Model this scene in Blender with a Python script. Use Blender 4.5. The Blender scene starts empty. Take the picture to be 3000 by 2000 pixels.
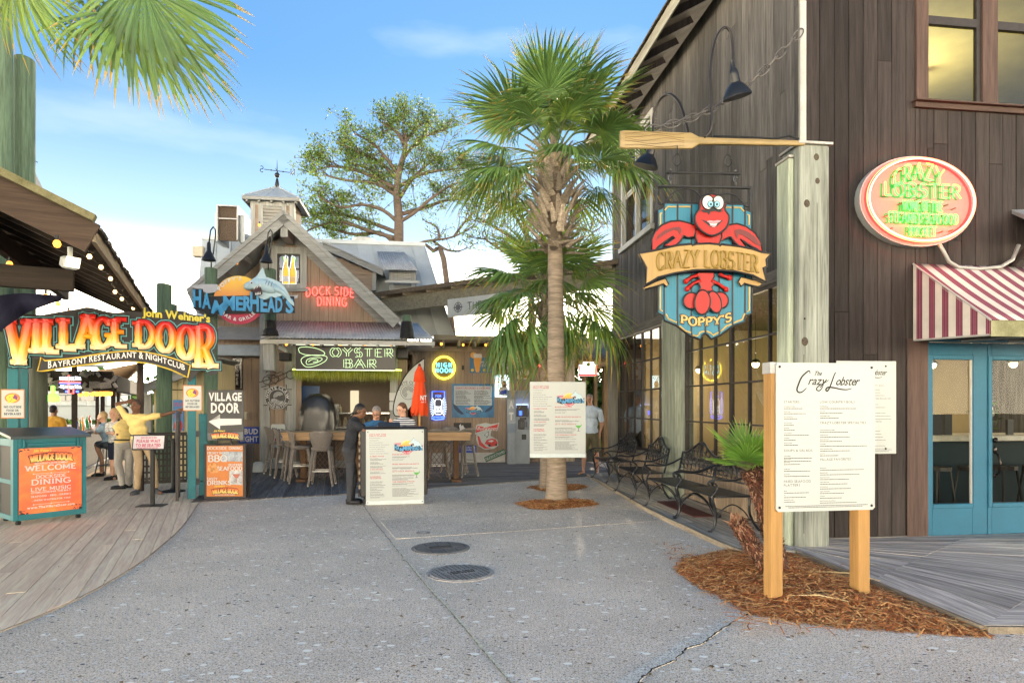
import bpy,bmesh,math,random
from mathutils import Vector as V,Matrix as MX,noise
random.seed(7)
R=math.radians
SC=bpy.context.scene
COL=SC.collection
F=1900.0;H=1.62;HZ=1190.0
TH=math.atan(.13);CT,ST=math.cos(TH),math.sin(TH)
TV=R(24.8)
# camera, sky, sun, exposure
cam=bpy.data.cameras.new('camera');camo=bpy.data.objects.new('camera',cam);COL.objects.link(camo)
camo.location=(0,0,H);camo.rotation_euler=(R(90),0,0)
cam.lens=36*F/3000;cam.sensor_width=36;cam.shift_y=(HZ-1000)/3000;cam.clip_end=3000;cam.clip_start=.05
SC.camera=camo
SUN_EL,SUN_AZ=R(10.5),math.atan(.095)
world=bpy.data.worlds.new('World');SC.world=world;world.use_nodes=True
nt=world.node_tree;nt.nodes.clear()
out=nt.nodes.new('ShaderNodeOutputWorld');bg=nt.nodes.new('ShaderNodeBackground')
sky=nt.nodes.new('ShaderNodeTexSky');sky.sky_type='NISHITA';sky.sun_disc=False
sky.sun_elevation=SUN_EL;sky.sun_rotation=SUN_AZ;sky.altitude=0;sky.air_density=1.0;sky.dust_density=.6;sky.ozone_density=2.0
gam=nt.nodes.new('ShaderNodeGamma');gam.inputs[1].default_value=.36
nt.links.new(sky.outputs[0],gam.inputs[0])
tint=nt.nodes.new('ShaderNodeMix');tint.data_type='RGBA';tint.blend_type='MULTIPLY';tint.inputs[0].default_value=1;tint.inputs[7].default_value=(.27,.565,.95,1)
nt.links.new(gam.outputs[0],tint.inputs[6])
tc=nt.nodes.new('ShaderNodeTexCoord');sx=nt.nodes.new('ShaderNodeSeparateXYZ');nt.links.new(tc.outputs['Generated'],sx.inputs[0])
hz=nt.nodes.new('ShaderNodeMapRange');hz.interpolation_type='SMOOTHSTEP';hz.inputs[1].default_value=.0;hz.inputs[2].default_value=.46;hz.inputs[3].default_value=.92;hz.inputs[4].default_value=0
nt.links.new(sx.outputs[2],hz.inputs[0])
mh=nt.nodes.new('ShaderNodeMix');mh.data_type='RGBA';nt.links.new(hz.outputs[0],mh.inputs[0]);nt.links.new(tint.outputs[2],mh.inputs[6]);
hc=nt.nodes.new('ShaderNodeValToRGB');hc.color_ramp.interpolation='EASE';hc.color_ramp.elements[0].position=.04;hc.color_ramp.elements[0].color=(1,.84,.60,1)
hc.color_ramp.elements[1].position=.25;hc.color_ramp.elements[1].color=(.054,.065,.073,1);nt.links.new(sx.outputs[2],hc.inputs[0])
hs=nt.nodes.new('ShaderNodeVectorMath');hs.operation='SCALE';hs.inputs[3].default_value=42;nt.links.new(hc.outputs[0],hs.inputs[0]);nt.links.new(hs.outputs[0],mh.inputs[7])
# thin high cloud
mp=nt.nodes.new('ShaderNodeMapping');mp.inputs['Scale'].default_value=(1.0,1.0,4)
mp.inputs['Location'].default_value=(.35,.1,.2)
nz=nt.nodes.new('ShaderNodeTexNoise');nz.inputs['Scale'].default_value=1.8;nz.inputs['Detail'].default_value=6;nz.inputs['Roughness'].default_value=.5
cr=nt.nodes.new('ShaderNodeValToRGB');cr.color_ramp.elements[0].position=.60;cr.color_ramp.elements[1].position=.9
cr.color_ramp.elements[1].color=(.6,.6,.6,1)
nt.links.new(tc.outputs['Generated'],mp.inputs[0]);nt.links.new(mp.outputs[0],nz.inputs[0]);nt.links.new(nz.outputs[0],cr.inputs[0])
mixc=nt.nodes.new('ShaderNodeMix');mixc.data_type='RGBA'
nt.links.new(cr.outputs[0],mixc.inputs[0]);nt.links.new(mh.outputs[2],mixc.inputs[6]);mixc.inputs[7].default_value=(2.3,2.4,2.5,1)
nt.links.new(mixc.outputs[2],bg.inputs[0]);bg.inputs[1].default_value=.15
nt.links.new(bg.outputs[0],out.inputs[0])
sl=bpy.data.lights.new('sun','SUN');sl.energy=2.0;sl.angle=R(.6);sl.color=(1,.84,.62)
so=bpy.data.objects.new('sun',sl);COL.objects.link(so)
sd=V((math.sin(SUN_AZ)*math.cos(SUN_EL),math.cos(SUN_AZ)*math.cos(SUN_EL),math.sin(SUN_EL)))
so.rotation_euler=sd.to_track_quat('Z','Y').to_euler()
SC.view_settings.view_transform='Standard';SC.view_settings.look='None';SC.view_settings.gamma=1
SC.view_settings.exposure=2.12;SC.view_settings.use_curve_mapping=False
# measuring helpers (photo row / column to a place in the world)
def G(px,py,z=0.0):
 Y=F*(H-z)/(py-HZ);return V(((px-1500)/F*Y,Y,z))
def D(px,py,Y):return V(((px-1500)/F*Y,Y,H-(py-HZ)/F*Y))
def W(px,py,c):
 t=(px-1500)/F;Y=c/(CT-ST*t);return D(px,py,Y)
CF,CS=7.19,4.428
def wrect(x0,y0,x1,y1,c):
 a=W(x0,(y0+y1)/2,c);b=W(x1,(y0+y1)/2,c);m=W((x0+x1)/2,(y0+y1)/2,c)
 return m,(b-a).length,(y1-y0)*m.y/F
# mesh builder
class MB:
 def __init__(s):s.v=[];s.f=[];s.m=[];s.mi=0
 def add(s,vs,fs):
  n=len(s.v);s.v.extend([tuple(p)for p in vs]);s.f.extend([tuple(i+n for i in f)for f in fs]);s.m.extend([s.mi]*len(fs));return s
 def box(s,c,d,rz=0,rot=None,bev=0):
  x,y,z=d[0]/2,d[1]/2,d[2]/2
  if bev<=0:
   P=[(-x,-y,-z),(x,-y,-z),(x,y,-z),(-x,y,-z),(-x,-y,z),(x,-y,z),(x,y,z),(-x,y,z)]
   Fc=[(0,3,2,1),(4,5,6,7),(0,1,5,4),(1,2,6,5),(2,3,7,6),(3,0,4,7)]
  else:
   b=min(bev,x*.9,y*.9,z*.9)
   P=[]
   for zz,k in((-z,b),(-z+b,0),(z-b,0),(z,b)):
    X,Y=x-k,y-k
    P+=[(-X+b,-Y,zz),(X-b,-Y,zz),(X,-Y+b,zz),(X,Y-b,zz),(X-b,Y,zz),(-X+b,Y,zz),(-X,Y-b,zz),(-X,-Y+b,zz)]
   Fc=[tuple(range(7,-1,-1)),tuple(range(24,32))]
   for l in range(3):
    for i in range(8):j=(i+1)%8;Fc.append((l*8+i,l*8+j,l*8+8+j,l*8+8+i))
  m=rot if rot is not None else MX.Rotation(rz,3,'Z')
  c=V(c);return s.add([m@V(p)+c for p in P],Fc)
 def bx(s,x0,x1,y0,y1,z0,z1,bev=0):return s.box(((x0+x1)/2,(y0+y1)/2,(z0+z1)/2),(abs(x1-x0),abs(y1-y0),abs(z1-z0)),bev=bev)
 def beam(s,a,b,w,h,up=(0,0,1),bev=0):
  a,b=V(a),V(b);d=b-a;L=d.length;d.normalize();up=V(up)
  if abs(d.dot(up))>.98:up=V((0,1,0))
  x=d.cross(up).normalized();z=x.cross(d)
  return s.box((a+b)/2,(w,L,h),rot=MX((x,d,z)).transposed(),bev=bev)
 def tube(s,pts,r,n=8,cap=True,closed=False,flat=None):
  pts=[V(p)for p in pts];N=len(pts);rr=r if hasattr(r,'__len__')else[r]*N
  rings=[];pu=None
  for i,p in enumerate(pts):
   if closed:t=pts[(i+1)%N]-pts[i-1]
   else:t=pts[min(i+1,N-1)]-pts[max(i-1,0)]
   if t.length<1e-9:t=V((0,0,1))
   t.normalize()
   if pu is None:pu=V((0,0,1))if abs(t.z)<.9 else V((1,0,0))
   u=(pu-t*pu.dot(t))
   if u.length<1e-6:u=t.orthogonal()
   u.normalize();w=t.cross(u);pu=u
   fl=flat or 1
   rings.append([p+u*(math.cos(2*math.pi*k/n)*rr[i])+w*(math.sin(2*math.pi*k/n)*rr[i]*fl)for k in range(n)])
  vs=[q for g in rings for q in g];fs=[]
  M=N if closed else N-1
  for i in range(M):
   j=(i+1)%N
   for k in range(n):l=(k+1)%n;fs.append((i*n+k,i*n+l,j*n+l,j*n+k))
  if cap and not closed:fs+=[tuple(range(n-1,-1,-1)),tuple((N-1)*n+k for k in range(n))]
  return s.add(vs,fs)
 def lathe(s,prof,n=16,c=(0,0,0),sx=1,sy=1,rot=None):
  vs=[];c=V(c)
  for r,z in prof:
   for k in range(n):
    a=2*math.pi*k/n;p=V((r*math.cos(a)*sx,r*math.sin(a)*sy,z))
    if rot is not None:p=rot@p
    vs.append(p+c)
  fs=[]
  for i in range(len(prof)-1):
   for k in range(n):l=(k+1)%n;fs.append((i*n+k,i*n+l,(i+1)*n+l,(i+1)*n+k))
  fs+=[tuple(range(n-1,-1,-1)),tuple((len(prof)-1)*n+k for k in range(n))]
  return s.add(vs,fs)
 def sph(s,c,r,n=12,m=8,rot=None):
  if not hasattr(r,'__len__'):r=(r,r,r)
  prof=[(math.sin(math.pi*i/m),-math.cos(math.pi*i/m))for i in range(m+1)]
  vs=[];c=V(c)
  for q,z in prof:
   for k in range(n):
    a=2*math.pi*k/n;p=V((q*math.cos(a)*r[0],q*math.sin(a)*r[1],z*r[2]))
    if rot is not None:p=rot@p
    vs.append(p+c)
  fs=[((i*n+k),(i*n+(k+1)%n),((i+1)*n+(k+1)%n),((i+1)*n+k))for i in range(m)for k in range(n)]
  return s.add(vs,fs)
 def plate(s,poly,y0,y1):
  n=len(poly);vs=[(p[0],y0,p[1])for p in poly]+[(p[0],y1,p[1])for p in poly]
  fs=[tuple(range(n)),tuple(range(2*n-1,n-1,-1))]+[((i+1)%n,i,n+i,n+(i+1)%n)for i in range(n)]
  return s.add(vs,fs)
 def slab(s,poly,z0,z1):
  n=len(poly);vs=[(p[0],p[1],z0)for p in poly]+[(p[0],p[1],z1)for p in poly]
  fs=[tuple(range(n-1,-1,-1)),tuple(range(n,2*n))]+[(i,(i+1)%n,n+(i+1)%n,n+i)for i in range(n)]
  return s.add(vs,fs)
 def xform(s,m,i0=0):
  s.v[i0:]=[tuple(m@V(p))for p in s.v[i0:]];return s
 def mesh(s,name,mats,smooth=False):
  me=bpy.data.meshes.new(name);me.from_pydata(s.v,[],s.f)
  mats=mats if isinstance(mats,(list,tuple))else[mats]
  for m in mats:me.materials.append(m)
  if len(mats)>1:me.polygons.foreach_set('material_index',s.m)
  if smooth is True:me.shade_smooth()
  elif smooth:me.shade_smooth();me.set_sharp_from_angle(angle=R(smooth))
  me.update();return me
 def build(s,name,mats,parent=None,smooth=False,loc=None,rz=0):
  return link(name,s.mesh(name,mats,smooth),parent,loc,rz)
def link(name,me,parent=None,loc=None,rz=0,rot=None):
 o=bpy.data.objects.new(name,me);COL.objects.link(o)
 if parent is not None:o.parent=parent
 if loc is not None:o.location=loc
 if rz:o.rotation_euler=(0,0,rz)
 if rot is not None:o.rotation_euler=rot
 return o
def tag(o,label,cat,group=None):
 o['label']=label;o['category']=cat
 if group:o['group']=group
 return o
def T(name,label,cat,loc=(0,0,0),rz=0,group=None,rot=None):
 o=bpy.data.objects.new(name,None);COL.objects.link(o);o.location=loc;o.rotation_euler=rot or(0,0,rz)
 o.empty_display_size=.1
 return tag(o,label,cat,group)
def ST_(o):o['kind']='structure';return o
def SF_(o):o['kind']='stuff';return o
KIDS={}
def copy_tree(src,loc,rz=None,label=None,scale=None,rot=None):
 kids={}
 for o in COL.objects:
  if o.parent is not None:kids.setdefault(o.parent.name,[]).append(o)
 def cp(o,par):
  c=o.copy();COL.objects.link(c);c.parent=par
  for k in kids.get(o.name,[]):cp(k,c)
  return c
 c=cp(src,None);c.location=loc
 if rz is not None:c.rotation_euler=(0,0,rz)
 if rot is not None:c.rotation_euler=rot
 if scale:c.scale=(scale,)*3 if not hasattr(scale,'__len__')else scale
 if label:c['label']=label
 return c
# materials
def srgb(r,g,b):
 f=lambda c:c/12.92 if c<=.04045 else((c+.055)/1.055)**2.4
 return(f(r/255),f(g/255),f(b/255))
MATS={}
def nodes(name):
 m=bpy.data.materials.new(name);m.use_nodes=True;t=m.node_tree
 b=t.nodes['Principled BSDF'];return m,t,b,(lambda a,c:t.links.new(a,c)),t.nodes.new
def pm(name,base,rough=.6,var=.15,scale=8,bump=.1,st=(1,1,1),metal=0,rnd=0,dirt=0,dirtcol=(.03,.03,.025),spec=None,hi=None,fine=60,coord='Object',sub=None):
 if name in MATS:return MATS[name]
 if not name.startswith(('tan_','dark_deck','silver','pale_deck','straw','joint','hedge','skin','hair','bench','cloth')):
  base=tuple(c*.78 for c in base)
  if hi:hi=tuple(c*.78 for c in hi)
 m,t,b,L,N=nodes(name)
 tc=N('ShaderNodeTexCoord');mp=N('ShaderNodeMapping');mp.inputs['Scale'].default_value=st
 L(tc.outputs[coord],mp.inputs[0])
 oi=N('ShaderNodeObjectInfo')
 va=N('ShaderNodeVectorMath');va.operation='ADD';sc=N('ShaderNodeVectorMath');sc.operation='SCALE';sc.inputs[3].default_value=37.0 if rnd else 0
 cx=N('ShaderNodeCombineXYZ');L(oi.outputs['Random'],cx.inputs[0]);L(oi.outputs['Random'],cx.inputs[1]);L(cx.outputs[0],sc.inputs[0])
 L(mp.outputs[0],va.inputs[0]);L(sc.outputs[0],va.inputs[1])
 n1=N('ShaderNodeTexNoise');n1.inputs['Scale'].default_value=scale;n1.inputs['Detail'].default_value=5;n1.inputs['Roughness'].default_value=.6
 L(va.outputs[0],n1.inputs[0])
 n2=N('ShaderNodeTexNoise');n2.inputs['Scale'].default_value=fine;n2.inputs['Detail'].default_value=3;L(va.outputs[0],n2.inputs[0])
 r=N('ShaderNodeValToRGB');r.color_ramp.elements[0].position=.3;r.color_ramp.elements[1].position=.7
 lo=tuple(max(0,c*(1-var*1.6))for c in base);h2=hi or tuple(min(1,c*(1+var*1.6))for c in base)
 r.color_ramp.elements[0].color=(*lo,1);r.color_ramp.elements[1].color=(*h2,1)
 ad=N('ShaderNodeMath');ad.operation='MULTIPLY_ADD';ad.inputs[1].default_value=.35;L(n2.outputs[0],ad.inputs[0])
 ml=N('ShaderNodeMath');ml.operation='MULTIPLY';ml.inputs[1].default_value=.65;L(n1.outputs[0],ml.inputs[0]);L(ml.outputs[0],ad.inputs[2])
 L(ad.outputs[0],r.inputs[0]);col=r.outputs[0]
 if rnd:
  hs=N('ShaderNodeHueSaturation');mr=N('ShaderNodeMapRange');mr.inputs[3].default_value=1-rnd;mr.inputs[4].default_value=1+rnd
  L(oi.outputs['Random'],mr.inputs[0]);L(mr.outputs[0],hs.inputs['Value']);L(col,hs.inputs['Color']);col=hs.outputs[0]
 if dirt:
  n3=N('ShaderNodeTexNoise');n3.inputs['Scale'].default_value=2.3;n3.inputs['Detail'].default_value=8;n3.inputs['Roughness'].default_value=.7
  L(va.outputs[0],n3.inputs[0]);r3=N('ShaderNodeValToRGB');r3.color_ramp.elements[0].position=.5;r3.color_ramp.elements[1].position=.72
  r3.color_ramp.elements[1].color=(dirt,)*3+(1,);L(n3.outputs[0],r3.inputs[0])
  mx=N('ShaderNodeMix');mx.data_type='RGBA';L(r3.outputs[0],mx.inputs[0]);L(col,mx.inputs[6]);mx.inputs[7].default_value=(*dirtcol,1);col=mx.outputs[2]
 L(col,b.inputs['Base Color'])
 b.inputs['Roughness'].default_value=rough;b.inputs['Metallic'].default_value=metal
 b.inputs['Specular IOR Level'].default_value=spec if spec is not None else(.2 if rough>=.6 else .35 if rough>.32 else .5)
 if sub:b.inputs['Subsurface Weight'].default_value=sub;b.inputs['Subsurface Scale'].default_value=.01
 if bump:
  bp=N('ShaderNodeBump');bp.inputs['Strength'].default_value=min(1,bump*3);bp.inputs['Distance'].default_value=.006
  L(ad.outputs[0],bp.inputs['Height']);L(bp.outputs[0],b.inputs['Normal'])
 MATS[name]=m;return m
def flat(name,col,rough=.5,metal=0):return pm(name,col,rough,var=.05,scale=12,bump=0,metal=metal)
def em(name,col,strength,base=(0,0,0)):
 if name in MATS:return MATS[name]
 m,t,b,L,N=nodes(name);b.inputs['Base Color'].default_value=(*base,1)
 b.inputs['Emission Color'].default_value=(*col,1);b.inputs['Emission Strength'].default_value=strength;MATS[name]=m;return m
def wood(name,base,ax,rough=.75,var=.28,rnd=.22,dirt=.35,dirtcol=(.03,.028,.025),hi=None,bump=.25,k=1.0):
 st=[14*k,14*k,14*k];st[ax]=.8*k
 return pm(name,base,rough,var,1.3,bump,tuple(st),rnd=rnd,dirt=dirt,dirtcol=dirtcol,hi=hi,fine=5)
def glass(name,tint=(.9,.95,.93),refl=.12,rough=.01):
 if name in MATS:return MATS[name]
 m,t,b,L,N=nodes(name);t.nodes.remove(b)
 tr=N('ShaderNodeBsdfTransparent');tr.inputs[0].default_value=(*tint,1);gl=N('ShaderNodeBsdfGlossy');gl.inputs['Roughness'].default_value=rough
 lw=N('ShaderNodeFresnel');lw.inputs[0].default_value=1.5;ad=N('ShaderNodeMath');ad.operation='ADD';ad.inputs[1].default_value=refl;ad.use_clamp=True
 L(lw.outputs[0],ad.inputs[0]);mx=N('ShaderNodeMixShader');L(ad.outputs[0],mx.inputs[0]);L(tr.outputs[0],mx.inputs[1]);L(gl.outputs[0],mx.inputs[2])
 L(mx.outputs[0],t.nodes['Material Output'].inputs[0]);MATS[name]=m;return m
def vcol(name,rough=.4,bump=0,emit=0):
 if name in MATS:return MATS[name]
 m,t,b,L,N=nodes(name);a=N('ShaderNodeVertexColor');a.layer_name='paint';L(a.outputs[0],b.inputs['Base Color']);b.inputs['Roughness'].default_value=rough
 nz=N('ShaderNodeTexNoise');nz.inputs['Scale'].default_value=40;bp=N('ShaderNodeBump');bp.inputs['Strength'].default_value=.15;L(nz.outputs[0],bp.inputs['Height']);L(bp.outputs[0],b.inputs['Normal'])
 MATS[name]=m;return m
def paint(me,fn):
 a=me.color_attributes.new('paint','FLOAT_COLOR','POINT')
 for i,v in enumerate(me.vertices):a.data[i].color=(*fn(v.co),1)
# ground
def concrete(name,base,shells=1.0,specks=1.0):
 m,t,b,L,N=nodes(name)
 tc=N('ShaderNodeTexCoord');co=tc.outputs['Object']
 def noi(s,d=4,r=.6):
  n=N('ShaderNodeTexNoise');n.inputs['Scale'].default_value=s;n.inputs['Detail'].default_value=d;n.inputs['Roughness'].default_value=r;L(co,n.inputs[0]);return n.outputs[0]
 def ramp(x,p0,p1,c0,c1):
  r=N('ShaderNodeValToRGB');r.color_ramp.elements[0].position=p0;r.color_ramp.elements[1].position=p1
  r.color_ramp.elements[0].color=(*c0,1);r.color_ramp.elements[1].color=(*c1,1);L(x,r.inputs[0]);return r.outputs[0]
 def mix(f,a,c,bl='MIX'):
  x=N('ShaderNodeMix');x.data_type='RGBA';x.blend_type=bl
  (L(f,x.inputs[0])if not isinstance(f,float)else setattr(x.inputs[0],'default_value',f));L(a,x.inputs[6])
  (L(c,x.inputs[7])if not isinstance(c,tuple)else setattr(x.inputs[7],'default_value',(*c,1)));return x.outputs[2]
 k=(0,0,0);w=(1,1,1)
 big=ramp(noi(.5,6,.65),.35,.7,tuple(c*.78 for c in base),tuple(c*1.12 for c in base))
 med=mix(ramp(noi(9,5),.45,.66,k,(.3,)*3),big,tuple(c*.72 for c in base))
 grain=ramp(noi(95,3,.7),.50,.60,k,w);col=mix(grain,med,mix(1.0,med,(.34,.32,.30),'MULTIPLY')if specks else med)if specks else med
 if specks:
  g2=ramp(noi(60,2,.6),.55,.66,k,(.55,)*3);col=mix(g2,col,tuple(min(1,c*1.75)for c in base))
 if specks:col=mix(ramp(noi(48,2,.5),.60,.66,k,(.75,)*3),col,(.20,.17,.14));col=mix(ramp(noi(2.2,7,.7),.56,.74,k,(.30,)*3),col,(.34,.29,.23))
 if shells:
  def cells(scale,th,keep):
   wp=N('ShaderNodeTexVoronoi');wp.inputs['Scale'].default_value=scale;wp.inputs['Randomness'].default_value=1
   mp=N('ShaderNodeMapping');mp.inputs['Rotation'].default_value=(0,0,scale);mp.inputs['Scale'].default_value=(1,1.5,1);L(co,mp.inputs[0]);L(mp.outputs[0],wp.inputs[0])
   a=N('ShaderNodeMath');a.operation='LESS_THAN';L(wp.outputs['Distance'],a.inputs[0])
   sep=N('ShaderNodeSeparateColor');L(wp.outputs['Color'],sep.inputs[0])
   q=N('ShaderNodeMath');q.operation='MULTIPLY';q.inputs[1].default_value=th;L(sep.outputs[1],q.inputs[0]);L(q.outputs[0],a.inputs[1])
   g=N('ShaderNodeMath');g.operation='LESS_THAN';g.inputs[1].default_value=keep;L(sep.outputs[0],g.inputs[0])
   o=N('ShaderNodeMath');o.operation='MULTIPLY';L(a.outputs[0],o.inputs[0]);L(g.outputs[0],o.inputs[1]);return o.outputs[0]
  col=mix(cells(9,.30,.62*shells),col,(.95,.90,.80));col=mix(cells(21,.38,.50*shells),col,(.78,.73,.66));col=mix(cells(15,.26,.24),col,(.09,.095,.1))
  col=mix(cells(8,.12,.18),col,(.40,.24,.12))
 L(col,b.inputs['Base Color']);b.inputs['Roughness'].default_value=.9;b.inputs['Specular IOR Level'].default_value=.15
 bp=N('ShaderNodeBump');bp.inputs['Strength'].default_value=.45;bp.inputs['Distance'].default_value=.004;L(noi(110,3),bp.inputs['Height']);L(bp.outputs[0],b.inputs['Normal'])
 return m
mb=MB();mb.slab([(-900,-100),(900,-100),(900,1500),(-900,1500)],-.9,-.06)
ST_(mb.build('ground',pm('soil',(.16,.14,.09),.9,.3,.4,.2)))
pv=[G(-1500,2600),G(4500,2600),V((14,12,0)),V((6,19,0)),V((-3,19,0)),V((-7,15.5,0)),V((-9.5,12,0)),V((-9,4,0))]
mb=MB();mb.slab([(p.x,p.y)for p in pv],-.3,0)
ST_(mb.build('pavement',concrete('shell_concrete',(.92,.755,.575))))
# shared materials
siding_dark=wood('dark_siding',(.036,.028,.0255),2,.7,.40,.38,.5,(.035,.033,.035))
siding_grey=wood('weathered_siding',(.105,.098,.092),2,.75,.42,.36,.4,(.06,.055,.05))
brown_trim=wood('brown_trim',(.10,.062,.05),2,.65,.3,.1,.2)
brown_trim_x=wood('brown_trim_x',(.10,.062,.05),0,.65,.3,.1,.2)
grey_trim_y=wood('grey_trim_y',(.16,.145,.125),1,.75,.3,.1,.3)
grey_trim_z=wood('grey_trim_z',(.22,.21,.18),2,.75,.3,.1,.3)
post_wood=wood('green_grey_timber',(.27,.29,.25),2,.8,.38,.1,.3,(.10,.09,.07),k=.8)
white_trim=pm('white_trim',(.50,.50,.47),.5,.1,6,.05,dirt=.3,dirtcol=(.25,.2,.15))
dark_back=flat('dark_sheathing',(.02,.018,.016),.9)
black_metal=pm('black_metal',(.022,.023,.025),.42,.2,20,.05,metal=.3)
black_frame=pm('black_frame',(.035,.028,.025),.5,.2,10,.05)
pane=glass('window_glass',tint=(.8,.84,.82),refl=.16);pane_d=glass('door_glass',refl=-.036);pane_up=glass('upper_window_glass',tint=(.85,.86,.78),refl=.06)
cream=pm('cream_plaster',(.50,.38,.20),.8,.06,3,0)
bulb_em=em('warm_bulb',(1,.34,.04),1.1);bulb_hot=em('hot_bulb',(1,.60,.25),1.2)
clear_bulb=glass('clear_bulb',refl=.25)
CORNER=V((3.465,7.7,0))
def loc_b(p):d=p-CORNER;return V((d.x*CT+d.y*ST,-d.x*ST+d.y*CT,d.z))
def fl(px,py,o=0.0):p=loc_b(W(px,py,CF-o));return p.x,p.z
def sl(px,py,o=0.0):
 t=(px-1500)/F;Y=(CS-o)/(t*CT+ST);p=loc_b(D(px,py,Y));return p.y,p.z
class Wall:
 def __init__(s,side):s.side=side
 def b(s,mb,s0,s1,z0,z1,o0,o1,bev=0):
  return mb.bx(-o1,-o0,s0,s1,z0,z1,bev)if s.side else mb.bx(s0,s1,-o1,-o0,z0,z1,bev)
FW,SW=Wall(False),Wall(True)
def cut(z0,z1,holes):
 iv=[(z0,z1)]
 for a,b in holes:
  nv=[]
  for p,q in iv:
   if b<=p or a>=q:nv.append((p,q));continue
   if a>p:nv.append((p,a))
   if b<q:nv.append((b,q))
  iv=nv
 return[(p,q)for p,q in iv if q-p>.02]
def siding(wl,root,s0,s1,z0,z1,w,openings,mat,t0=.0,t1=.02,joints=True,name='siding_board',rs=1):
 rr=random.Random(rs);ed={s0,s1};x=s0
 while x<s1:ed.add(round(x,4));x+=w
 for a,b,c,d in openings:
  for e in(a,b):
   if s0<e<s1:
    near=[q for q in ed if abs(q-e)<.05 and q not in(s0,s1)]
    for q in near:ed.discard(q)
    ed.add(e)
 ed=sorted(ed)
 for a,b in zip(ed[:-1],ed[1:]):
  if b-a<.01:continue
  m=(a+b)/2
  for p,q in cut(z0,z1,[(c,d)for(u,v,c,d)in openings if u<m<v]):
   zs=[p]
   if joints and q-p>1.5 and rr.random()<.7:zs.append(p+(q-p)*rr.uniform(.15,.85))
   zs.append(q)
   for k in range(len(zs)-1):
    mb=MB();off=rr.uniform(0,.006)
    wl.b(mb,a+.003,b-.003,zs[k]+(.003 if k else 0),zs[k+1],t0,t1+off,bev=.003)
    mb.build(name,mat,root)
def backing(wl,root,s0,s1,z0,z1,openings,o0,o1,mat,name):
 mb=MB();ss=sorted({s0,s1}|{min(max(e,s0),s1)for o in openings for e in o[:2]})
 for a,b in zip(ss[:-1],ss[1:]):
  if b-a<.004:continue
  m=(a+b)/2
  for p,q in cut(z0,z1,[(c,d)for(u,v,c,d)in openings if u<m<v]):wl.b(mb,a,b,p,q,o0,o1)
 return mb.build(name,mat,root)
bld=T('timber_restaurant','dark weathered timber restaurant with blue double doors and tall gridded windows','building',CORNER,TH)
door_x0=fl(2712,1200)[0];DZ=fl(2750,1001)[1]
wx0=fl(2677,200)[0];wz0=fl(2800,308)[1]
f_open=[(door_x0,door_x0+2.02,0,DZ+.03),(wx0,wx0+2.6,wz0,7.6)]
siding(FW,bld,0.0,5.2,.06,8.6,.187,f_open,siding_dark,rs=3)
backing(FW,bld,.03,5.2,.04,8.6,f_open,-.12,-.003,dark_back,'front_wall')
# side wall
zt=3.36
b1=(sl(1967,1200)[0],sl(1816,1200)[0]);b2=(.18,sl(2012,1200)[0])
uw=(sl(1917,667)[0],sl(1825,721)[0])
s_open_low=[(b1[0],b1[1],.72,3.2),(b2[0],b2[1],.72,3.2)]
s_open_up=[(uw[0],uw[1],5.24,7.42)]
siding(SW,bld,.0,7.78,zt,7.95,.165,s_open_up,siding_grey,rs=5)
siding(SW,bld,.0,7.78,.06,.70,.165,[],wood('low_siding',(.36,.28,.20),2),rs=6,joints=False)
backing(SW,bld,.03,7.78,.04,7.95,s_open_low+s_open_up,-.12,-.003,dark_back,'side_wall')
mb=MB();SW.b(mb,.0,7.8,3.2,3.358,.0,.045,.004);SW.b(mb,0,7.8,.64,.72,.02,.09,.004);mb.build('band_trim',grey_trim_y,bld)
mb=MB();SW.b(mb,7.6,7.86,.0,3.19,-.02,.16,.01);mb.build('end_post',grey_trim_z,bld)
mb=MB();SW.b(mb,7.79,7.9,3.2,7.95,-.1,.05,.01);mb.build('corner_board',grey_trim_z,bld)
py0,py1=b1[0]-.02-.33,b1[0]-.02
mb=MB();SW.b(mb,b2[1]+.03,b1[0]-.03,.0,3.19,-.02,.20,.012);mb.build('window_post',wood('post_wood_side',(.30,.33,.26),2,.8,.35,.1,.3),bld)
# gridded ground-floor windows
def grid_window(y0,y1,nc,thick):
 mb=MB();fr=.05
 for a,b,c,d in((y0,y0+fr,.72,3.2),(y1-fr,y1,.72,3.2),(y0+fr,y1-fr,.72,.77),(y0+fr,y1-fr,3.15,3.2)):SW.b(mb,a,b,c,d,-.04,.03)
 win=mb.build('window',black_frame,bld)
 st=(y1-y0-2*fr)/nc;rows=4;sz=(3.15-.77)/rows
 for i in range(1,nc):
  w=.035 if i%thick==0 else .011;mb=MB();y=y0+fr+i*st
  SW.b(mb,y-w,y+w,.77,3.15,-.03,.022);mb.build('muntin',black_frame,win)
 for j in range(1,rows):
  mb=MB();z=.77+j*sz;SW.b(mb,y0+fr,y1-fr,z-.012,z+.012,-.028,.02);mb.build('muntin',black_frame,win)
 for i in range(nc):
  for j in range(rows):
   mb=MB();a=y0+fr+i*st;z=.77+j*sz;tl=random.uniform(-.002,.002)
   P=[(0,a+.012,z+.012),(0,a+st-.012,z+.012),(tl,a+st-.012,z+sz-.012),(tl,a+.012,z+sz-.012)]
   mb.add(P,[(0,3,2,1)]);mb.build('pane',pane,win)
grid_window(b1[0],b1[1],6,3);grid_window(b2[0],b2[1],6,3)
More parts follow.
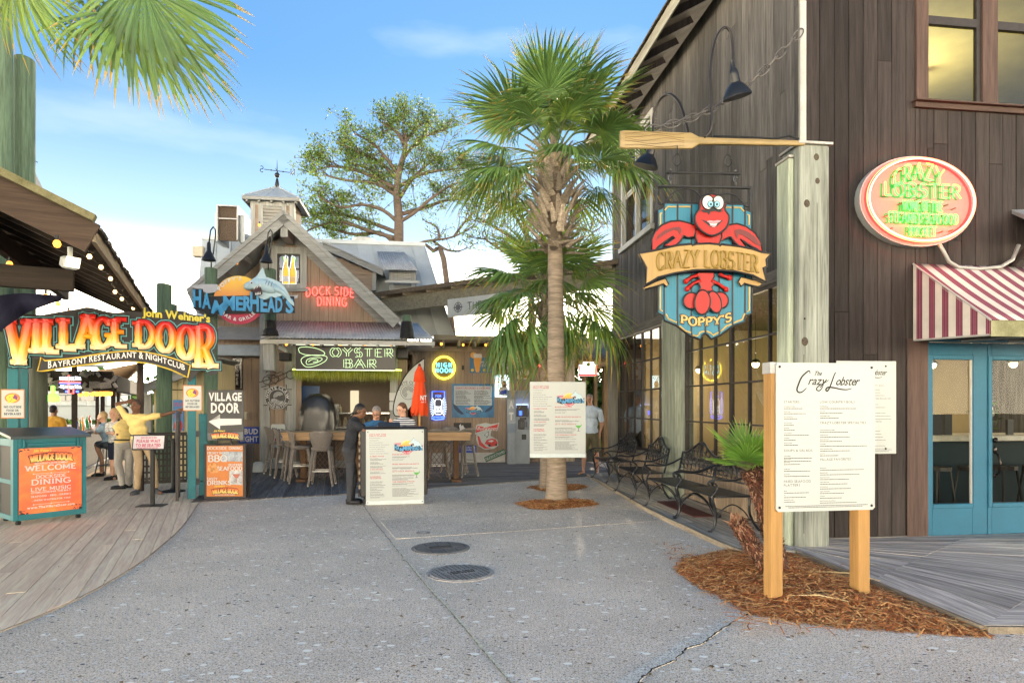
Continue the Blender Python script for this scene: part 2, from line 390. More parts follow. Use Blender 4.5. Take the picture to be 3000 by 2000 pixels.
# upper window: two double-hung sashes with white trim
mb=MB();y0,y1=uw
for a,b,c,d in((y0-.0,y0+.1,5.14,7.5),(y1-.1,y1,5.14,7.5),(y0+.1,y1-.1,7.4,7.5)):SW.b(mb,a,b,c,d,-.02,.05)
win=mb.build('window',white_trim,bld)
mb=MB();SW.b(mb,y0-.06,y1+.06,5.1,5.22,.0,.1,.01);mb.build('sill',white_trim,win)
mb=MB();ym=(y0+y1)/2
for a,b in((y0+.1,ym-.04),(ym+.04,y1-.1)):
 for c,d,o in((5.22,6.33,-.01),(6.33,7.4,.01)):
  SW.b(mb,a,a+.05,c,d,o-.03,o);SW.b(mb,b-.05,b,c,d,o-.03,o);SW.b(mb,a+.05,b-.05,c,c+.05,o-.03,o);SW.b(mb,a+.05,b-.05,d-.05,d,o-.03,o)
SW.b(mb,ym-.04,ym+.04,5.22,7.4,-.02,.045);mb.build('sash',white_trim,win)
mb=MB()
for a,b in((y0+.15,ym-.09),(ym+.09,y1-.15)):mb.add([(.02,a,5.27),(.02,b,5.27),(.02,b,7.35),(.02,a,7.35)],[(0,3,2,1)])
mb.build('pane',pane_up,win)
# upper front window
bt=brown_trim
mb=MB();mw=fl(2712,200)[0]-wx0;m1,m2=fl(2870,200)[0],fl(2914,200)[0];gx0=wx0+mw
FW.b(mb,wx0,wx0+mw,wz0,7.6,-.05,.05,.004);FW.b(mb,m1,m2,wz0,7.6,-.05,.05,.004);FW.b(mb,wx0+2.44,wx0+2.6,wz0,7.6,-.05,.05,.004)
win=mb.build('window',bt,bld)
mb=MB();FW.b(mb,wx0-.03,wx0+2.64,fl(2800,328)[1],wz0-.02,.02,.07,.004);FW.b(mb,wx0-.05,wx0+2.66,wz0-.02,wz0,-.05,.12,.004);mb.build('sill',brown_trim_x,win)
zr=fl(2800,68)[1]
for a,b in((gx0,m1),(m2,wx0+2.44)):
 mb=MB();FW.b(mb,a,a+.018,wz0,7.6,-.03,.02);FW.b(mb,b-.06,b,wz0,7.6,-.03,.02);FW.b(mb,a+.018,b-.06,wz0,wz0+.05,-.03,.02);FW.b(mb,a+.018,b-.06,zr-.05,zr+.05,-.03,.025)
 mb.build('sash',black_frame,win)
 mb=MB();mb.add([(a+.018,.01,wz0+.05),(b-.06,.01,wz0+.05),(b-.06,.01,zr-.05),(a+.018,.01,zr-.05)],[(0,1,2,3)])
 mb.add([(a+.018,.012,zr+.05),(b-.06,.012,zr+.05),(b-.06,.012,7.5),(a+.018,.012,7.5)],[(0,1,2,3)]);mb.build('pane',pane_up,win)
# corner strips
mb=MB();mb.bx(-.075,.0,-.03,.0,.0,8.5,.004);mb.build('corner_board',grey_trim_z,bld)
mb=MB();c0=fl(2350,10)[1];mb.bx(-.075,-.0,-.055,-.032,4.62,c0,.003);mb.build('corner_strip',white_trim,bld)
# doors
blue=pm('blue_door_paint',(.003,.125,.215),.55,.08,3,.03)
mb=MB();fw=.035
FW.b(mb,door_x0,door_x0+fw,0,DZ,-.08,.02,.004);FW.b(mb,door_x0+2.02-fw,door_x0+2.02,0,DZ,-.08,.02,.004);FW.b(mb,door_x0,door_x0+2.02,DZ,DZ+.03,-.08,.02,.004)
mb.build('door_frame',blue,bld)
lw=(2.02-2*fw)/2-.004;lw=fl(2893,1300)[0]-door_x0-fw
for k in range(2):
 xa=door_x0+fw+k*(lw+.008);xb=xa+lw;g0,g1=xa+fl(2732,1200)[0]-door_x0-fw+.0,xa+fl(2850,1200)[0]-door_x0-fw
 za,zb=fl(2790,1475)[1],fl(2790,1053)[1]
 mb=MB();FW.b(mb,xa,g0,.03,DZ-.01,-.05,-.005,.004);FW.b(mb,g1,xb,.03,DZ-.01,-.05,-.005,.004)
 FW.b(mb,g0,g1,.03,za,-.05,-.006,.004);FW.b(mb,g0,g1,zb,DZ-.01,-.05,-.006,.004)
 dr=mb.build('door',blue,bld)
 mb=MB();e=.055
 for q0,q1,w0,w1 in((g0-e,g0-.0,za-e,zb+e),(g1,g1+e,za-e,zb+e),(g0,g1,za-e,za),(g0,g1,zb,zb+e)):
  FW.b(mb,q0,q1,w0,w1,-.006,.008,.005)
 mb.build('glazing_bead',blue,dr)
 mb=MB();mb.add([(g0,.03,za),(g1,.03,za),(g1,.03,zb),(g0,.03,zb)],[(0,1,2,3)]);mb.build('pane',pane_d,dr)
 mb=MB();FW.b(mb,g1-.02,g1,za,zb,-.03,-.008);mb.build('pane_edge',white_trim,dr)
 if k==1:
  hx,hz=fl(2912,1340);brz=pm('dark_bronze',(.02,.015,.013),.25,.2,10,0,metal=.8)
  hz2=fl(2912,1288)[1];mb=MB();mb.lathe([(.0,0),(.032,.0),(.034,.02),(.02,.035),(0,.036)],16,(hx,-.005,hz2),rot=MX.Rotation(R(90),3,'X'))
  mb.build('deadbolt',brz,dr,True)
  mb=MB();zt_,zb_=fl(2912,1318)[1],fl(2912,1392)[1]
  for z_,s_ in((zt_,1.6),(zb_,1.0)):mb.sph((hx,-.012,z_),(.026,.012,.03*s_),12,8)
  mb.tube([(hx,-.01,zt_-.02),(hx+.01,-.05,zt_-.06),(hx+.02,-.07,(zt_+zb_)/2),(hx+.012,-.055,zb_+.03),(hx,-.01,zb_)],[.011,.012,.013,.011,.010],10)
  mb.build('handle',brz,dr,True)
mb=MB();FW.b(mb,door_x0-.28,door_x0,.02,DZ+.03,.028,.042,.004);mb.build('door_casing',brown_trim,bld)
mb=MB();FW.b(mb,door_x0-.02,door_x0+2.06,-.005,.03,-.1,.09,.004);mb.build('threshold',pm('alu',(.5,.5,.47),.35,.1,8,.05,metal=.7),bld)
mb=MB();FW.b(mb,.3,door_x0-.02,.0,.058,-.02,.04,.004);mb.build('base_trim',wood('base_trim_wood',(.33,.30,.25),0),bld)
# eave
mb=MB();zE,oE=7.85,.62
mb.add([(-oE,-.5,zE+.06),(-oE,8.1,zE+.06),(3.4,8.1,zE+2.2),(3.4,-.5,zE+2.2),(-oE,-.5,zE+.12),(-oE,8.1,zE+.12),(3.4,8.1,zE+2.26),(3.4,-.5,zE+2.26)],[(0,1,2,3),(7,6,5,4),(0,4,5,1),(1,5,6,2),(3,2,6,7),(0,3,7,4)])
roof=mb.build('roof',pm('roof_boards',(.10,.085,.07),.85,.3,4,.2),bld)
mb=MB();mb.bx(-oE-.03,-oE,-.5,8.1,zE-.1,zE+.13,.004);mb.build('fascia',wood('fascia_light',(.36,.34,.27),1),roof)
rr=random.Random(2)
for i in range(60):
 y=-.5+i*.145;mb=MB();mb.box((-oE-.02,y+.07,zE+.15+rr.uniform(-.006,.01)),(.14,.138,.02),rot=MX.Rotation(R(-20),3,'Y'));mb.build('shingle',pm('old_shingle',(.13,.11,.09),.9,.3,5,.2,rnd=.3),roof)
for i in range(13):
 y=.1+i*.65;mb=MB();mb.beam((-oE+.01,y,zE-.01),(.02,y,zE+.34),.045,.13);mb.build('rafter',siding_dark,roof)
# open ridge wall behind so that the building closes
mb=MB();mb.bx(.0,8,7.78,7.9,0,8);mb.bx(7.9,8,.1,7.8,0,8);mb.build('rear_wall',siding_grey,bld)
# interior: floors, walls, ceiling
mb=MB();mb.bx(.13,7.9,.13,7.77,.0,.02);mb.build('interior_floor',wood('floor_wood',(.09,.05,.03),1),bld)
mb=MB();mb.bx(.13,7.9,.13,7.77,3.25,3.45);mb.build('interior_ceiling',wood('ceiling_wood',(.20,.13,.07),0),bld)
mb=MB()
bw=[(3.4,4.05),(4.55,5.2),(5.7,6.35)]
xs=.13
for a,b in bw:mb.bx(xs,a,6.0,6.1,.02,3.25);mb.bx(a,b,6.0,6.1,.02,1.0);mb.bx(a,b,6.0,6.1,2.6,3.25);xs=b
mb.bx(xs,7.9,6.0,6.1,.02,3.25)
for x in(4.3,5.45):mb.bx(x-.09,x+.09,5.9,6.0,.02,3.25)
mb.build('partition',cream,bld)
mb=MB()
for a,b in bw:mb.bx(a,b,6.04,6.06,1.0,2.6)
mb.build('far_window',em('far_window_light',(.85,.95,1),.35),bld)
mb=MB();mb.bx(.14,7.7,.14,5.9,3.5,3.55);mb.bx(.14,7.9,5.9,6.0,3.45,7.9);mb.bx(7.6,7.7,.14,5.9,3.55,7.9);mb.bx(.14,7.7,.14,6,7.45,7.5);mb.bx(.14,.2,.14,4,3.55,7.5)
mb.build('upper_room',pm('ochre_plaster',(.26,.23,.11),.8,.08,3,0),bld)
mb=MB();mb.beam((1.2,5.85,7.6),(5.6,5.85,4.6),.12,.2);mb.beam((3.2,5.8,5.4),(3.2,5.8,6.3),.1,.1);mb.build('upper_beam',wood('olive_beam',(.22,.21,.12),0),bld)
# awning
aw=T('striped_awning','maroon and white striped fabric awning with torn spot over the blue doors','awning',CORNER,TH)
m,t,b,L,N=nodes('awning_fabric');tc_=N('ShaderNodeTexCoord');s_=N('ShaderNodeSeparateXYZ');L(tc_.outputs['UV'],s_.inputs[0])
md=N('ShaderNodeMath');md.operation='FRACT';L(s_.outputs[0],md.inputs[0])
cr_=N('ShaderNodeValToRGB');cr_.color_ramp.interpolation='CONSTANT';E=cr_.color_ramp.elements
wc,mc,pc=(.60,.56,.50,1),(.13,.02,.045,1),(.36,.12,.17,1)
E[0].position=0;E[0].color=wc;E[1].position=.50;E[1].color=mc
for p,c in((.59,pc),(.63,mc),(.71,pc),(.76,mc),(.86,pc),(.90,mc),(.97,wc)):e=E.new(p);e.color=c
L(md.outputs[0],cr_.inputs[0]);nz_=N('ShaderNodeTexNoise');nz_.inputs['Scale'].default_value=5;nz_.inputs['Detail'].default_value=6
mr_=N('ShaderNodeMapRange');mr_.inputs[1].default_value=.3;mr_.inputs[2].default_value=.75;mr_.inputs[3].default_value=1.0;mr_.inputs[4].default_value=.78;L(nz_.outputs[0],mr_.inputs[0])
mm=N('ShaderNodeMix');mm.data_type='RGBA';mm.blend_type='MULTIPLY';mm.inputs[0].default_value=1;L(cr_.outputs[0],mm.inputs[6]);L(mr_.outputs[0],mm.inputs[7]);L(mm.outputs[2],b.inputs['Base Color']);b.inputs['Roughness'].default_value=.85
aw_m=m
ax0=fl(2668,900)[0];aw_w=2.9;zt_a,zb_a,zf,zf2,pr=3.34,2.42,2.52,2.37,1.13
def awn(vs,us,name,mats=aw_m,sub=1):
 me=bpy.data.meshes.new(name);me.from_pydata(vs,[],[tuple(range(len(vs)))]);me.materials.append(mats)
 uv=me.uv_layers.new();
 for l in me.loops:uv.data[l.index].uv=(us[l.vertex_index],0)
 return link(name,me,aw)
sp=.195
def grid_awn(name):
 nx,ny=30,8;vs=[];us=[];fs=[]
 for j in range(ny+1):
  q=j/ny
  for i in range(nx+1):
   x=ax0+aw_w*i/nx;sag=-.035*math.sin(math.pi*q)*(1-.4*abs(math.sin(i*.35)));z=zt_a+(zf-zt_a)*q+sag;y=-.04-(pr-.04)*q
   vs.append((x,y,z));us.append((x-ax0)/sp+.45)
 for j in range(ny):
  for i in range(nx):
   if i==14 and j==6:continue
   fs.append((j*(nx+1)+i,j*(nx+1)+i+1,(j+1)*(nx+1)+i+1,(j+1)*(nx+1)+i))
 me=bpy.data.meshes.new(name);me.from_pydata(vs,[],fs);me.materials.append(aw_m);uv=me.uv_layers.new()
 for l in me.loops:uv.data[l.index].uv=(us[l.vertex_index],0)
 me.shade_smooth();o=link(name,me,aw);md=o.modifiers.new('t','SOLIDIFY');md.thickness=.003;return o
grid_awn('top_panel')
awn([(ax0,-.04,zt_a),(ax0,-.04,zb_a),(ax0,-pr,zf2),(ax0,-pr,zf)],[(-k)/sp+.45 for k in(.04,.04,pr,pr)],'side_panel')
mb=MB();mb.bx(ax0,ax0+aw_w,-pr-.004,-pr+.002,zf2-.02,zf-.005);mb.build('valance',pm('mossy_canvas',(.33,.32,.19),.9,.3,5,.1,dirt=.6,dirtcol=(.10,.10,.03)),aw)
mb=MB();mb.tube([(ax0,-.04,zt_a),(ax0,-pr,zf)],.012,6);mb.tube([(ax0+.01,-.04,zb_a),(ax0+.01,-pr+.02,zf2)],.014,6);mb.tube([(ax0+.02,-pr+.02,zf2),(ax0+aw_w,-pr+.02,zf2)],.014,6)
for k in range(1,5):mb.tube([(ax0+k*.65,-.04,zb_a),(ax0+k*.65,-pr+.02,zf2)],.012,6)
mb.build('frame_bars',white_trim,aw)
# little metal hood and conduit
hx0,hz0=fl(2935,690)
hd=T('metal_hood','small folded metal roof hood on the dark wall beside the oval neon sign','hood',CORNER,TH)
mb=MB();mb.add([(hx0,-.5,hz0-.02),(hx0+1.4,-.5,hz0-.02),(hx0+1.4,0,hz0+.38),(hx0+.12,0,hz0+.28),(hx0,-.5,hz0+.03),(hx0+1.4,-.5,hz0+.03),(hx0+1.4,0,hz0+.43),(hx0+.12,0,hz0+.33)],[(0,3,2,1),(4,5,6,7),(0,1,5,4),(0,4,7,3)])
mb.build('sheet',pm('galvanised',(.55,.58,.6),.4,.12,4,.05,metal=.6),hd)
mb=MB();mb.beam((hx0+.02,-.47,hz0-.06),(hx0+1.4,-.47,hz0-.06),.03,.08);mb.beam((hx0+.1,-.4,hz0-.09),(hx0+.1,0,hz0-.4),.05,.05);mb.build('bracket',siding_dark,hd)
# decks
def mat_deck(name,base,ax,rnd=.16,dirt=.35,var=.3,dirtcol=(.06,.055,.05)):return wood(name,base,ax,.8,var,rnd,dirt,dirtcol,bump=.3)
def clip_poly(poly,a,b,c):
 o=[]
 for i in range(len(poly)):
  p,q=poly[i],poly[(i+1)%len(poly)];dp,dq=a*p[0]+b*p[1]-c,a*q[0]+b*q[1]-c
  if dp<=0:o.append(p)
  if(dp<0)!=(dq<0)and dp!=dq:s=dp/(dp-dq);o.append((p[0]+s*(q[0]-p[0]),p[1]+s*(q[1]-p[1])))
 return o
def board_deck(name,poly,ang,w,mat,top=.012,th=.03,limit=280,rs=1,maxlen=3.6):
 """poly (world xy), boards run along the direction turned by ang from +Y; each board is an object"""
 rr=random.Random(rs);root=bpy.data.objects.new(name,None);COL.objects.link(root);root.rotation_euler=(0,0,ang);ST_(root)
 ca,sa=math.cos(-ang),math.sin(-ang);P=[(p[0]*ca-p[1]*sa,p[0]*sa+p[1]*ca)for p in poly]
 x0,x1=min(p[0]for p in P),max(p[0]for p in P);x=x0;n=0
 while x<x1:
  st=clip_poly(clip_poly(P,-1,0,-(x+.002)),1,0,x+w-.004)
  if len(st)>2:
   a,b=min(p[1]for p in st),max(p[1]for p in st);cuts=[a];y=a+rr.uniform(.8,maxlen)
   while y<b-.5:cuts.append(y);y+=maxlen*rr.uniform(.8,1)
   cuts.append(b)
   for k in range(len(cuts)-1):
    pc=clip_poly(clip_poly(st,0,-1,-(cuts[k]+.0015)),0,1,cuts[k+1]-.0015)
    if len(pc)>2:
     mb=MB();dz=rr.uniform(-.002,.002);mb.slab(pc,top-th+dz,top+dz);mb.build('board',mat,root);n+=1
  x+=w
 return root
def smooth_curve(pts,n=6):
 o=[]
 for i in range(len(pts)-1):
  p0,p1,p2,p3=pts[max(i-1,0)],pts[i],pts[i+1],pts[min(i+2,len(pts)-1)]
  for k in range(n):
   t=k/n;o.append(tuple(.5*((2*p1[j])+(-p0[j]+p2[j])*t+(2*p0[j]-5*p1[j]+4*p2[j]-p3[j])*t*t+(-p0[j]+3*p1[j]-3*p2[j]+p3[j])*t**3)for j in range(len(p1))))
 o.append(tuple(pts[-1]));return o
g2=lambda px,py:tuple(G(px,py)[:2])
# left deck with its curved front edge
edge=smooth_curve([g2(-700,2120),g2(0,1850),g2(230,1752),g2(392,1660),g2(470,1600),g2(535,1540),g2(583,1470)],4)
lp=edge+[g2(640,1462),(-5.6,14.0),(-9.5,22.),(-19,22),(-14,6),(-6,2.6)]
# split convexly: strips are clipped so use a fan-friendly outline
deck_l=board_deck('entrance_deck',lp,TV,.143,mat_deck('tan_deck',(.97,.65,.46),1,.08,.05,.2),rs=4)
mb=MB();
for a,b in zip(edge[:-1],edge[1:]):mb.beam((*a,-.02),(*b,-.02),.03,.06)
mb.build('deck_edge',mat_deck('tan_edge',(.3,.24,.18),1),deck_l).matrix_parent_inverse=MX.Rotation(-TV,4,'Z')
# dark deck in front of the oyster bar
f0,f1,f2,f3,f4=g2(560,1474),g2(990,1450),g2(1240,1432),g2(1500,1413),g2(1720,1395)
cp=[f0,f1,f2,f3,f4,(2.6,15.6),(3.0,26),(-12,26),(-7.3,14.6)]
board_deck('bar_deck',[f0,f1,(-3.6,22),(-9.0,22),(-6.2,13.4)],TH+R(8),.14,mat_deck('dark_deck',(.145,.13,.118),1,.25,.4,.4,(.05,.045,.04)),top=.02,rs=7)
board_deck('bar_walkway',[f1,f2,f3,f4,(2.62,15.6),(2.0,20),(-3.6,22)],TH+R(98),.14,mat_deck('dark_deck_x',(.19,.175,.16),1,.25,.4,.4,(.05,.045,.04)),top=.02,rs=8)
# walkway strip under the benches
s=[g2(1722,1394),g2(1800,1440),g2(1900,1499),g2(2010,1552),g2(2140,1612)]
wk=[s[0],s[1],s[2],s[3],s[4],tuple(G(2330,1626)[:2]),tuple((CORNER+V((-.02,.0,0)))[:2]),(CORNER.x-8.0*ST-.02,CORNER.y+8.0*CT)]
board_deck('bench_walkway',wk,TH,.24,mat_deck('pale_deck',(.48,.42,.34),1,.18,.45,.35,(.10,.085,.07)),top=.045,th=.06,rs=9,maxlen=2.6)
mb=MB();e0=smooth_curve([s[0],s[1],s[2],s[3],s[4],tuple(G(2330,1680)[:2])],3)
for k in range(0,len(e0)-1,3):
 mb=MB();
 for a,b in zip(e0[k:k+3],e0[k+1:k+4]):mb.beam((*a,.02),(*b,.02),.05,.075)
 o=mb.build('edge_board',mat_deck('edge_wood',(.36,.30,.22),1,.2),bpy.data.objects['bench_walkway']);o.matrix_parent_inverse=MX.Rotation(-TH,4,'Z')
# fanned boards in front of the blue doors
root=bpy.data.objects.new('door_deck',None);COL.objects.link(root);ST_(root)
A=[V((*g2(2325,1618),0)),V((*g2(2560,1712),0)),V((*g2(2885,1850),0)),V((*g2(3330,1852),0))]
Bk=[CORNER+V((.0,-.02,0))+V((CT,ST,0))*k for k in(-.1,2.2,4.6,7.0)]
nb=16;dm=mat_deck('silver_deck',(.48,.43,.37),1,.3,.6,.45,(.07,.07,.08));rr=random.Random(3)
def lerp(a,b,t):return a+(b-a)*t
for k in range(nb):
 for h in range(3):
  ta,tb=(k/nb)**.85,((k+1)/nb)**.85;g=.004
  P=[lerp(A[h],Bk[h],ta),lerp(A[h+1],Bk[h+1],ta),lerp(A[h+1],Bk[h+1],tb),lerp(A[h],Bk[h],tb)]
  off=rr.uniform(-.25,.25)if h else 0
  ang=math.atan2((P[1]-P[0]).y,(P[1]-P[0]).x)-R(90);c=P[0];rt=MX.Rotation(-ang,3,'Z')
  inn=(P[3]-P[0]).normalized()*g;Q=[P[0]+inn,P[1]+inn,P[2]-inn*.0,P[3]]
  dz=rr.uniform(-.002,.002);mb=MB();mb.slab([tuple((rt@(q-c))[:2])for q in Q],.02+dz,.05+dz)
  mb.build('board',dm,root,loc=(c.x,c.y,0),rz=ang)
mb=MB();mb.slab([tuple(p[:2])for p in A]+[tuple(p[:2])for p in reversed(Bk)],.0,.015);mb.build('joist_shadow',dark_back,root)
for a,b in((A[0],A[1]),(A[1],A[2]),(A[2],A[3])):
 mb=MB();nrm=(b-a).normalized();mb.beam(a+V((0,0,.018))+V((nrm.y,-nrm.x,0))*.02,b+V((0,0,.018))+V((nrm.y,-nrm.x,0))*.02,.035,.06);mb.build('edge_board',mat_deck('edge_wood',(.36,.30,.22),1),root)
# patches, joint and crack in the pavement
cn=concrete('patch_concrete',(.84,.70,.55),.25,1)
mb=MB();mb.slab([g2(1112,1524),g2(1440,1500),g2(1745,1482),g2(1880,1500),g2(1930,1525),g2(1500,1556),g2(1160,1578)],.0,.004);ST_(mb.build('concrete_patch',cn))
mb=MB();rr=random.Random(5)
def crackline(pts,w,n,jit):
 P=[]
 for a,b in zip(pts[:-1],pts[1:]):
  for k in range(n):P.append((a[0]+(b[0]-a[0])*k/n,a[1]+(b[1]-a[1])*k/n))
 P.append(pts[-1]);P=[(x+rr.gauss(0,jit),y+rr.gauss(0,jit))for x,y in P];o=[]
 for i,p in enumerate(P):
  a=P[max(0,i-1)];b=P[min(len(P)-1,i+1)];dx,dy=b[0]-a[0],b[1]-a[1];l=math.hypot(dx,dy)or 1;ww=w*rr.uniform(.35,1.3)
  o.append(((p[0]-dy/l*ww,p[1]+dx/l*ww),(p[0]+dy/l*ww,p[1]-dx/l*ww)))
 vs=[];fs=[]
 for i,(a,b)in enumerate(o):vs+=[(*a,.0),(*b,.0)]
 for i in range(len(o)-1):fs.append((2*i,2*i+1,2*i+3,2*i+2))
 return vs,fs
def strip(name,pts,w,n,jit,z,mat):
 vs,fs=crackline(pts,w,n,jit);mb=MB();mb.add([(x,y,z)for x,y,_ in vs],fs);return ST_(mb.build(name,mat))
jl=[g2(1065,1480),g2(1098,1530),g2(1148,1590),g2(1205,1660),g2(1260,1728),g2(1320,1790),g2(1400,1885),g2(1500,2005),g2(1560,2080)]
strip('pavement_joint',jl,.009,22,.0025,.004,pm('joint_dirt',(.36,.28,.20),.9,.4,60,.2))
strip('joint_filler',[(x+.004,y)for x,y in jl[2:]],.008,26,.002,.008,pm('joint_sand',(.80,.66,.46),.9,.35,70,.2))
cl=[g2(2200,1795),g2(2150,1820),g2(2085,1865),g2(2060,1885),g2(2010,1900),g2(1975,1935),g2(1905,1965),g2(1860,2010),g2(1800,2060)]
cp_=cl[:-1]+[g2(1790,2010),g2(1880,1950),g2(1960,1905),g2(1990,1880),g2(2060,1860),g2(2120,1800),g2(2180,1780)]
mb=MB();mb.slab([(x,y)for x,y in cp_],0,.003);ST_(mb.build('cement_smear',concrete('smear',(.90,.80,.66),0,1)))
strip('pavement_crack',cl,.006,10,.006,.007,pm('crack_dark',(.03,.028,.025),.95,.3,30,0))
strip('pavement_seam',[g2(1165,1580),g2(1500,1557),g2(1930,1526)],.0025,12,.001,.007,MATS['crack_dark'])
strip('pavement_seam',[g2(1745,1482),g2(1860,1478)],.004,6,.001,.007,MATS['crack_dark'])
# manhole covers
def manhole(px,py,r,label,rect,rz):
 t=T('manhole_cover',label,'manhole cover',G(px,py),rz,'iron covers set in the concrete');iron=pm('cast_iron_'+('a' if rect else 'b'),(.28,.26,.24)if rect else(.55,.50,.45),.55,.3,9,.15,metal=.35)
 mb=MB();mb.lathe([(r+.03,.001),(r+.03,.007),(r+.004,.009),(r+.004,.004),(r-.0,.004),(r-.004,.011),(0,.011)],48);mb.build('rim',iron,t)
 mb=MB();gmat=flat('iron_groove',(.09,.085,.08),.8);n=13
 for i in range(-n//2+1,n//2+1):
  for ax in(0,1):
   if rect and ax==1 and i%3:continue
   c=i*2*r/n;hl=math.sqrt(max(0,(r*.95)**2-c*c));w=.004
   if hl<.03:continue
   z=.0125+.0004*ax
   if ax==0:segs=[(-hl,hl)]if abs(c)>.09 else[(-hl,-.14),(.14,hl)]
   else:segs=[(-hl,hl)]if abs(c)>.15 else[(-hl,-.09),(.09,hl)]
   for a,b in segs:
    if ax==0:mb.add([(a,c-w,z),(b,c-w,z),(b,c+w,z),(a,c+w,z)],[(0,1,2,3)])
    else:mb.add([(c-w,a,z),(c+w,a,z),(c+w,b,z),(c-w,b,z)],[(0,1,2,3)])
 mb.build('groove',gmat,t)
 mb=MB()
 if rect:mb.bx(-.13,.13,-.06,.06,.011,.014);mb.bx(-.1,.1,-.02,.02,.014,.018)
 else:
  rq=random.Random(1)
  for j in range(2):
   for i in range(9):x=-.125+i*.031;mb.bx(x,x+rq.uniform(.012,.024),-.055+j*.06,-.015+j*.06,.0115,.016)
 mb.build('raised_mark',gmat,t)
 return t
manhole(1291,1605,.305,'dark round iron cover with a rectangular plate, farther of the two manholes',True,R(20))
manhole(1349,1678,.300,'paler round iron manhole cover with a square grid, nearer the camera',False,R(28))
dr=T('floor_drain','tiny round drain cap in the smooth concrete patch','drain',G(1240,1561)+V((0,0,.004)))
mb=MB();mb.lathe([(.09,0),(.09,.006),(.06,.008),(.055,.003),(0,.003)],20);mb.build('drain_ring',MATS['cast_iron_a'],dr);mb=MB();mb.lathe([(.05,.003),(.045,.009),(0,.010)],14);mb.build('drain_cap',MATS['cast_iron_b'],dr)
# fallen leaves and grit
mb=MB();rr=random.Random(11)
for i in range(420):
 Y=3.6+8*rr.random()**1.5;X=rr.uniform(-.72,.72)*Y
 if X>2.6 and Y>6.5:continue
 s=rr.uniform(.008,.028);a=rr.uniform(0,6.3);c,q=math.cos(a)*s,math.sin(a)*s*.5;z=.008
 mb.add([(X-c,Y-q*2,z),(X+q,Y-c*.4,z+rr.uniform(0,.008)),(X+c,Y+q*2,z),(X-q,Y+c*.4,z+rr.uniform(0,.008))],[(0,1,2,3)])
SF_(mb.build('fallen_leaves',pm('dry_leaf',(.26,.17,.08),.8,.4,3,0)))
# shell halves that lie proud in the concrete
# lettering
GC={}
def glyph(ch,off=0.0):
 k=(ch,off)
 if k in GC:return GC[k]
 cu=bpy.data.curves.new('g','FONT');cu.body=ch;cu.size=1.36;cu.resolution_u=2;cu.offset=off;cu.fill_mode='FRONT'
 o=bpy.data.objects.new('g',cu);COL.objects.link(o);bpy.context.view_layer.update()
 me=o.to_mesh();vs=[(v.co.x,v.co.y)for v in me.vertices];fs=[tuple(p.vertices)for p in me.polygons];o.to_mesh_clear()
 bpy.data.objects.remove(o);bpy.data.curves.remove(cu)
 x0=min([v[0]for v in vs],default=0);w=max([v[0]for v in vs],default=.3)-x0
 GC[k]=([(x-x0,y)for x,y in vs],fs,w);return GC[k]
def twidth(s,size,off=0,sp=.11,cond=1):
 return sum((.36 if c==' ' else glyph(c,off)[2]+sp)for c in s)*size*cond-sp*size*cond
def text(mb,s,x,z,size,y=-.004,align='L',off=0.0,sp=.11,cond=1,shear=0,th=0,warp=None,fit=None):
 """capital height = size; x,z = baseline; warp(u,v)->(x,z)"""
 w=twidth(s,size,off,sp,cond)
 if fit:cond*=fit/w;w=fit
 cx=x-(w/2 if align=='C' else w if align=='R' else 0)
 for c in s:
  if c==' ':cx+=.36*size*cond;continue
  vs,fs,gw=glyph(c,off);P=[]
  for u,v in vs:
   X,Z=cx+u*size*cond+shear*v*size,z+v*size
   if warp:X,Z=warp(X,Z)
   P.append((X,y,Z))
  if th:
   n=len(P);b=[(p[0],y+th,p[2])for p in P];cnt={}
   for f in fs:
    for i in range(len(f)):e=(f[i],f[(i+1)%len(f)]);cnt[e]=1
   sd=[(e[1],e[0],e[0]+n,e[1]+n)for e in cnt if(e[1],e[0])not in cnt]
   mb.add(P+b,list(fs)+sd)
  else:mb.add(P,fs)
  cx+=(gw+sp)*size*cond
 return w
def arc(cx,cz,r,a0,a1,n=10):
 return[(cx+r*math.cos(R(a0+(a1-a0)*k/n)),cz+r*math.sin(R(a0+(a1-a0)*k/n)))for k in range(n+1)]
def ell(cx,cz,rx,rz,a0,a1,n=10):
 return[(cx+rx*math.cos(R(a0+(a1-a0)*k/n)),cz+rz*math.sin(R(a0+(a1-a0)*k/n)))for k in range(n+1)]
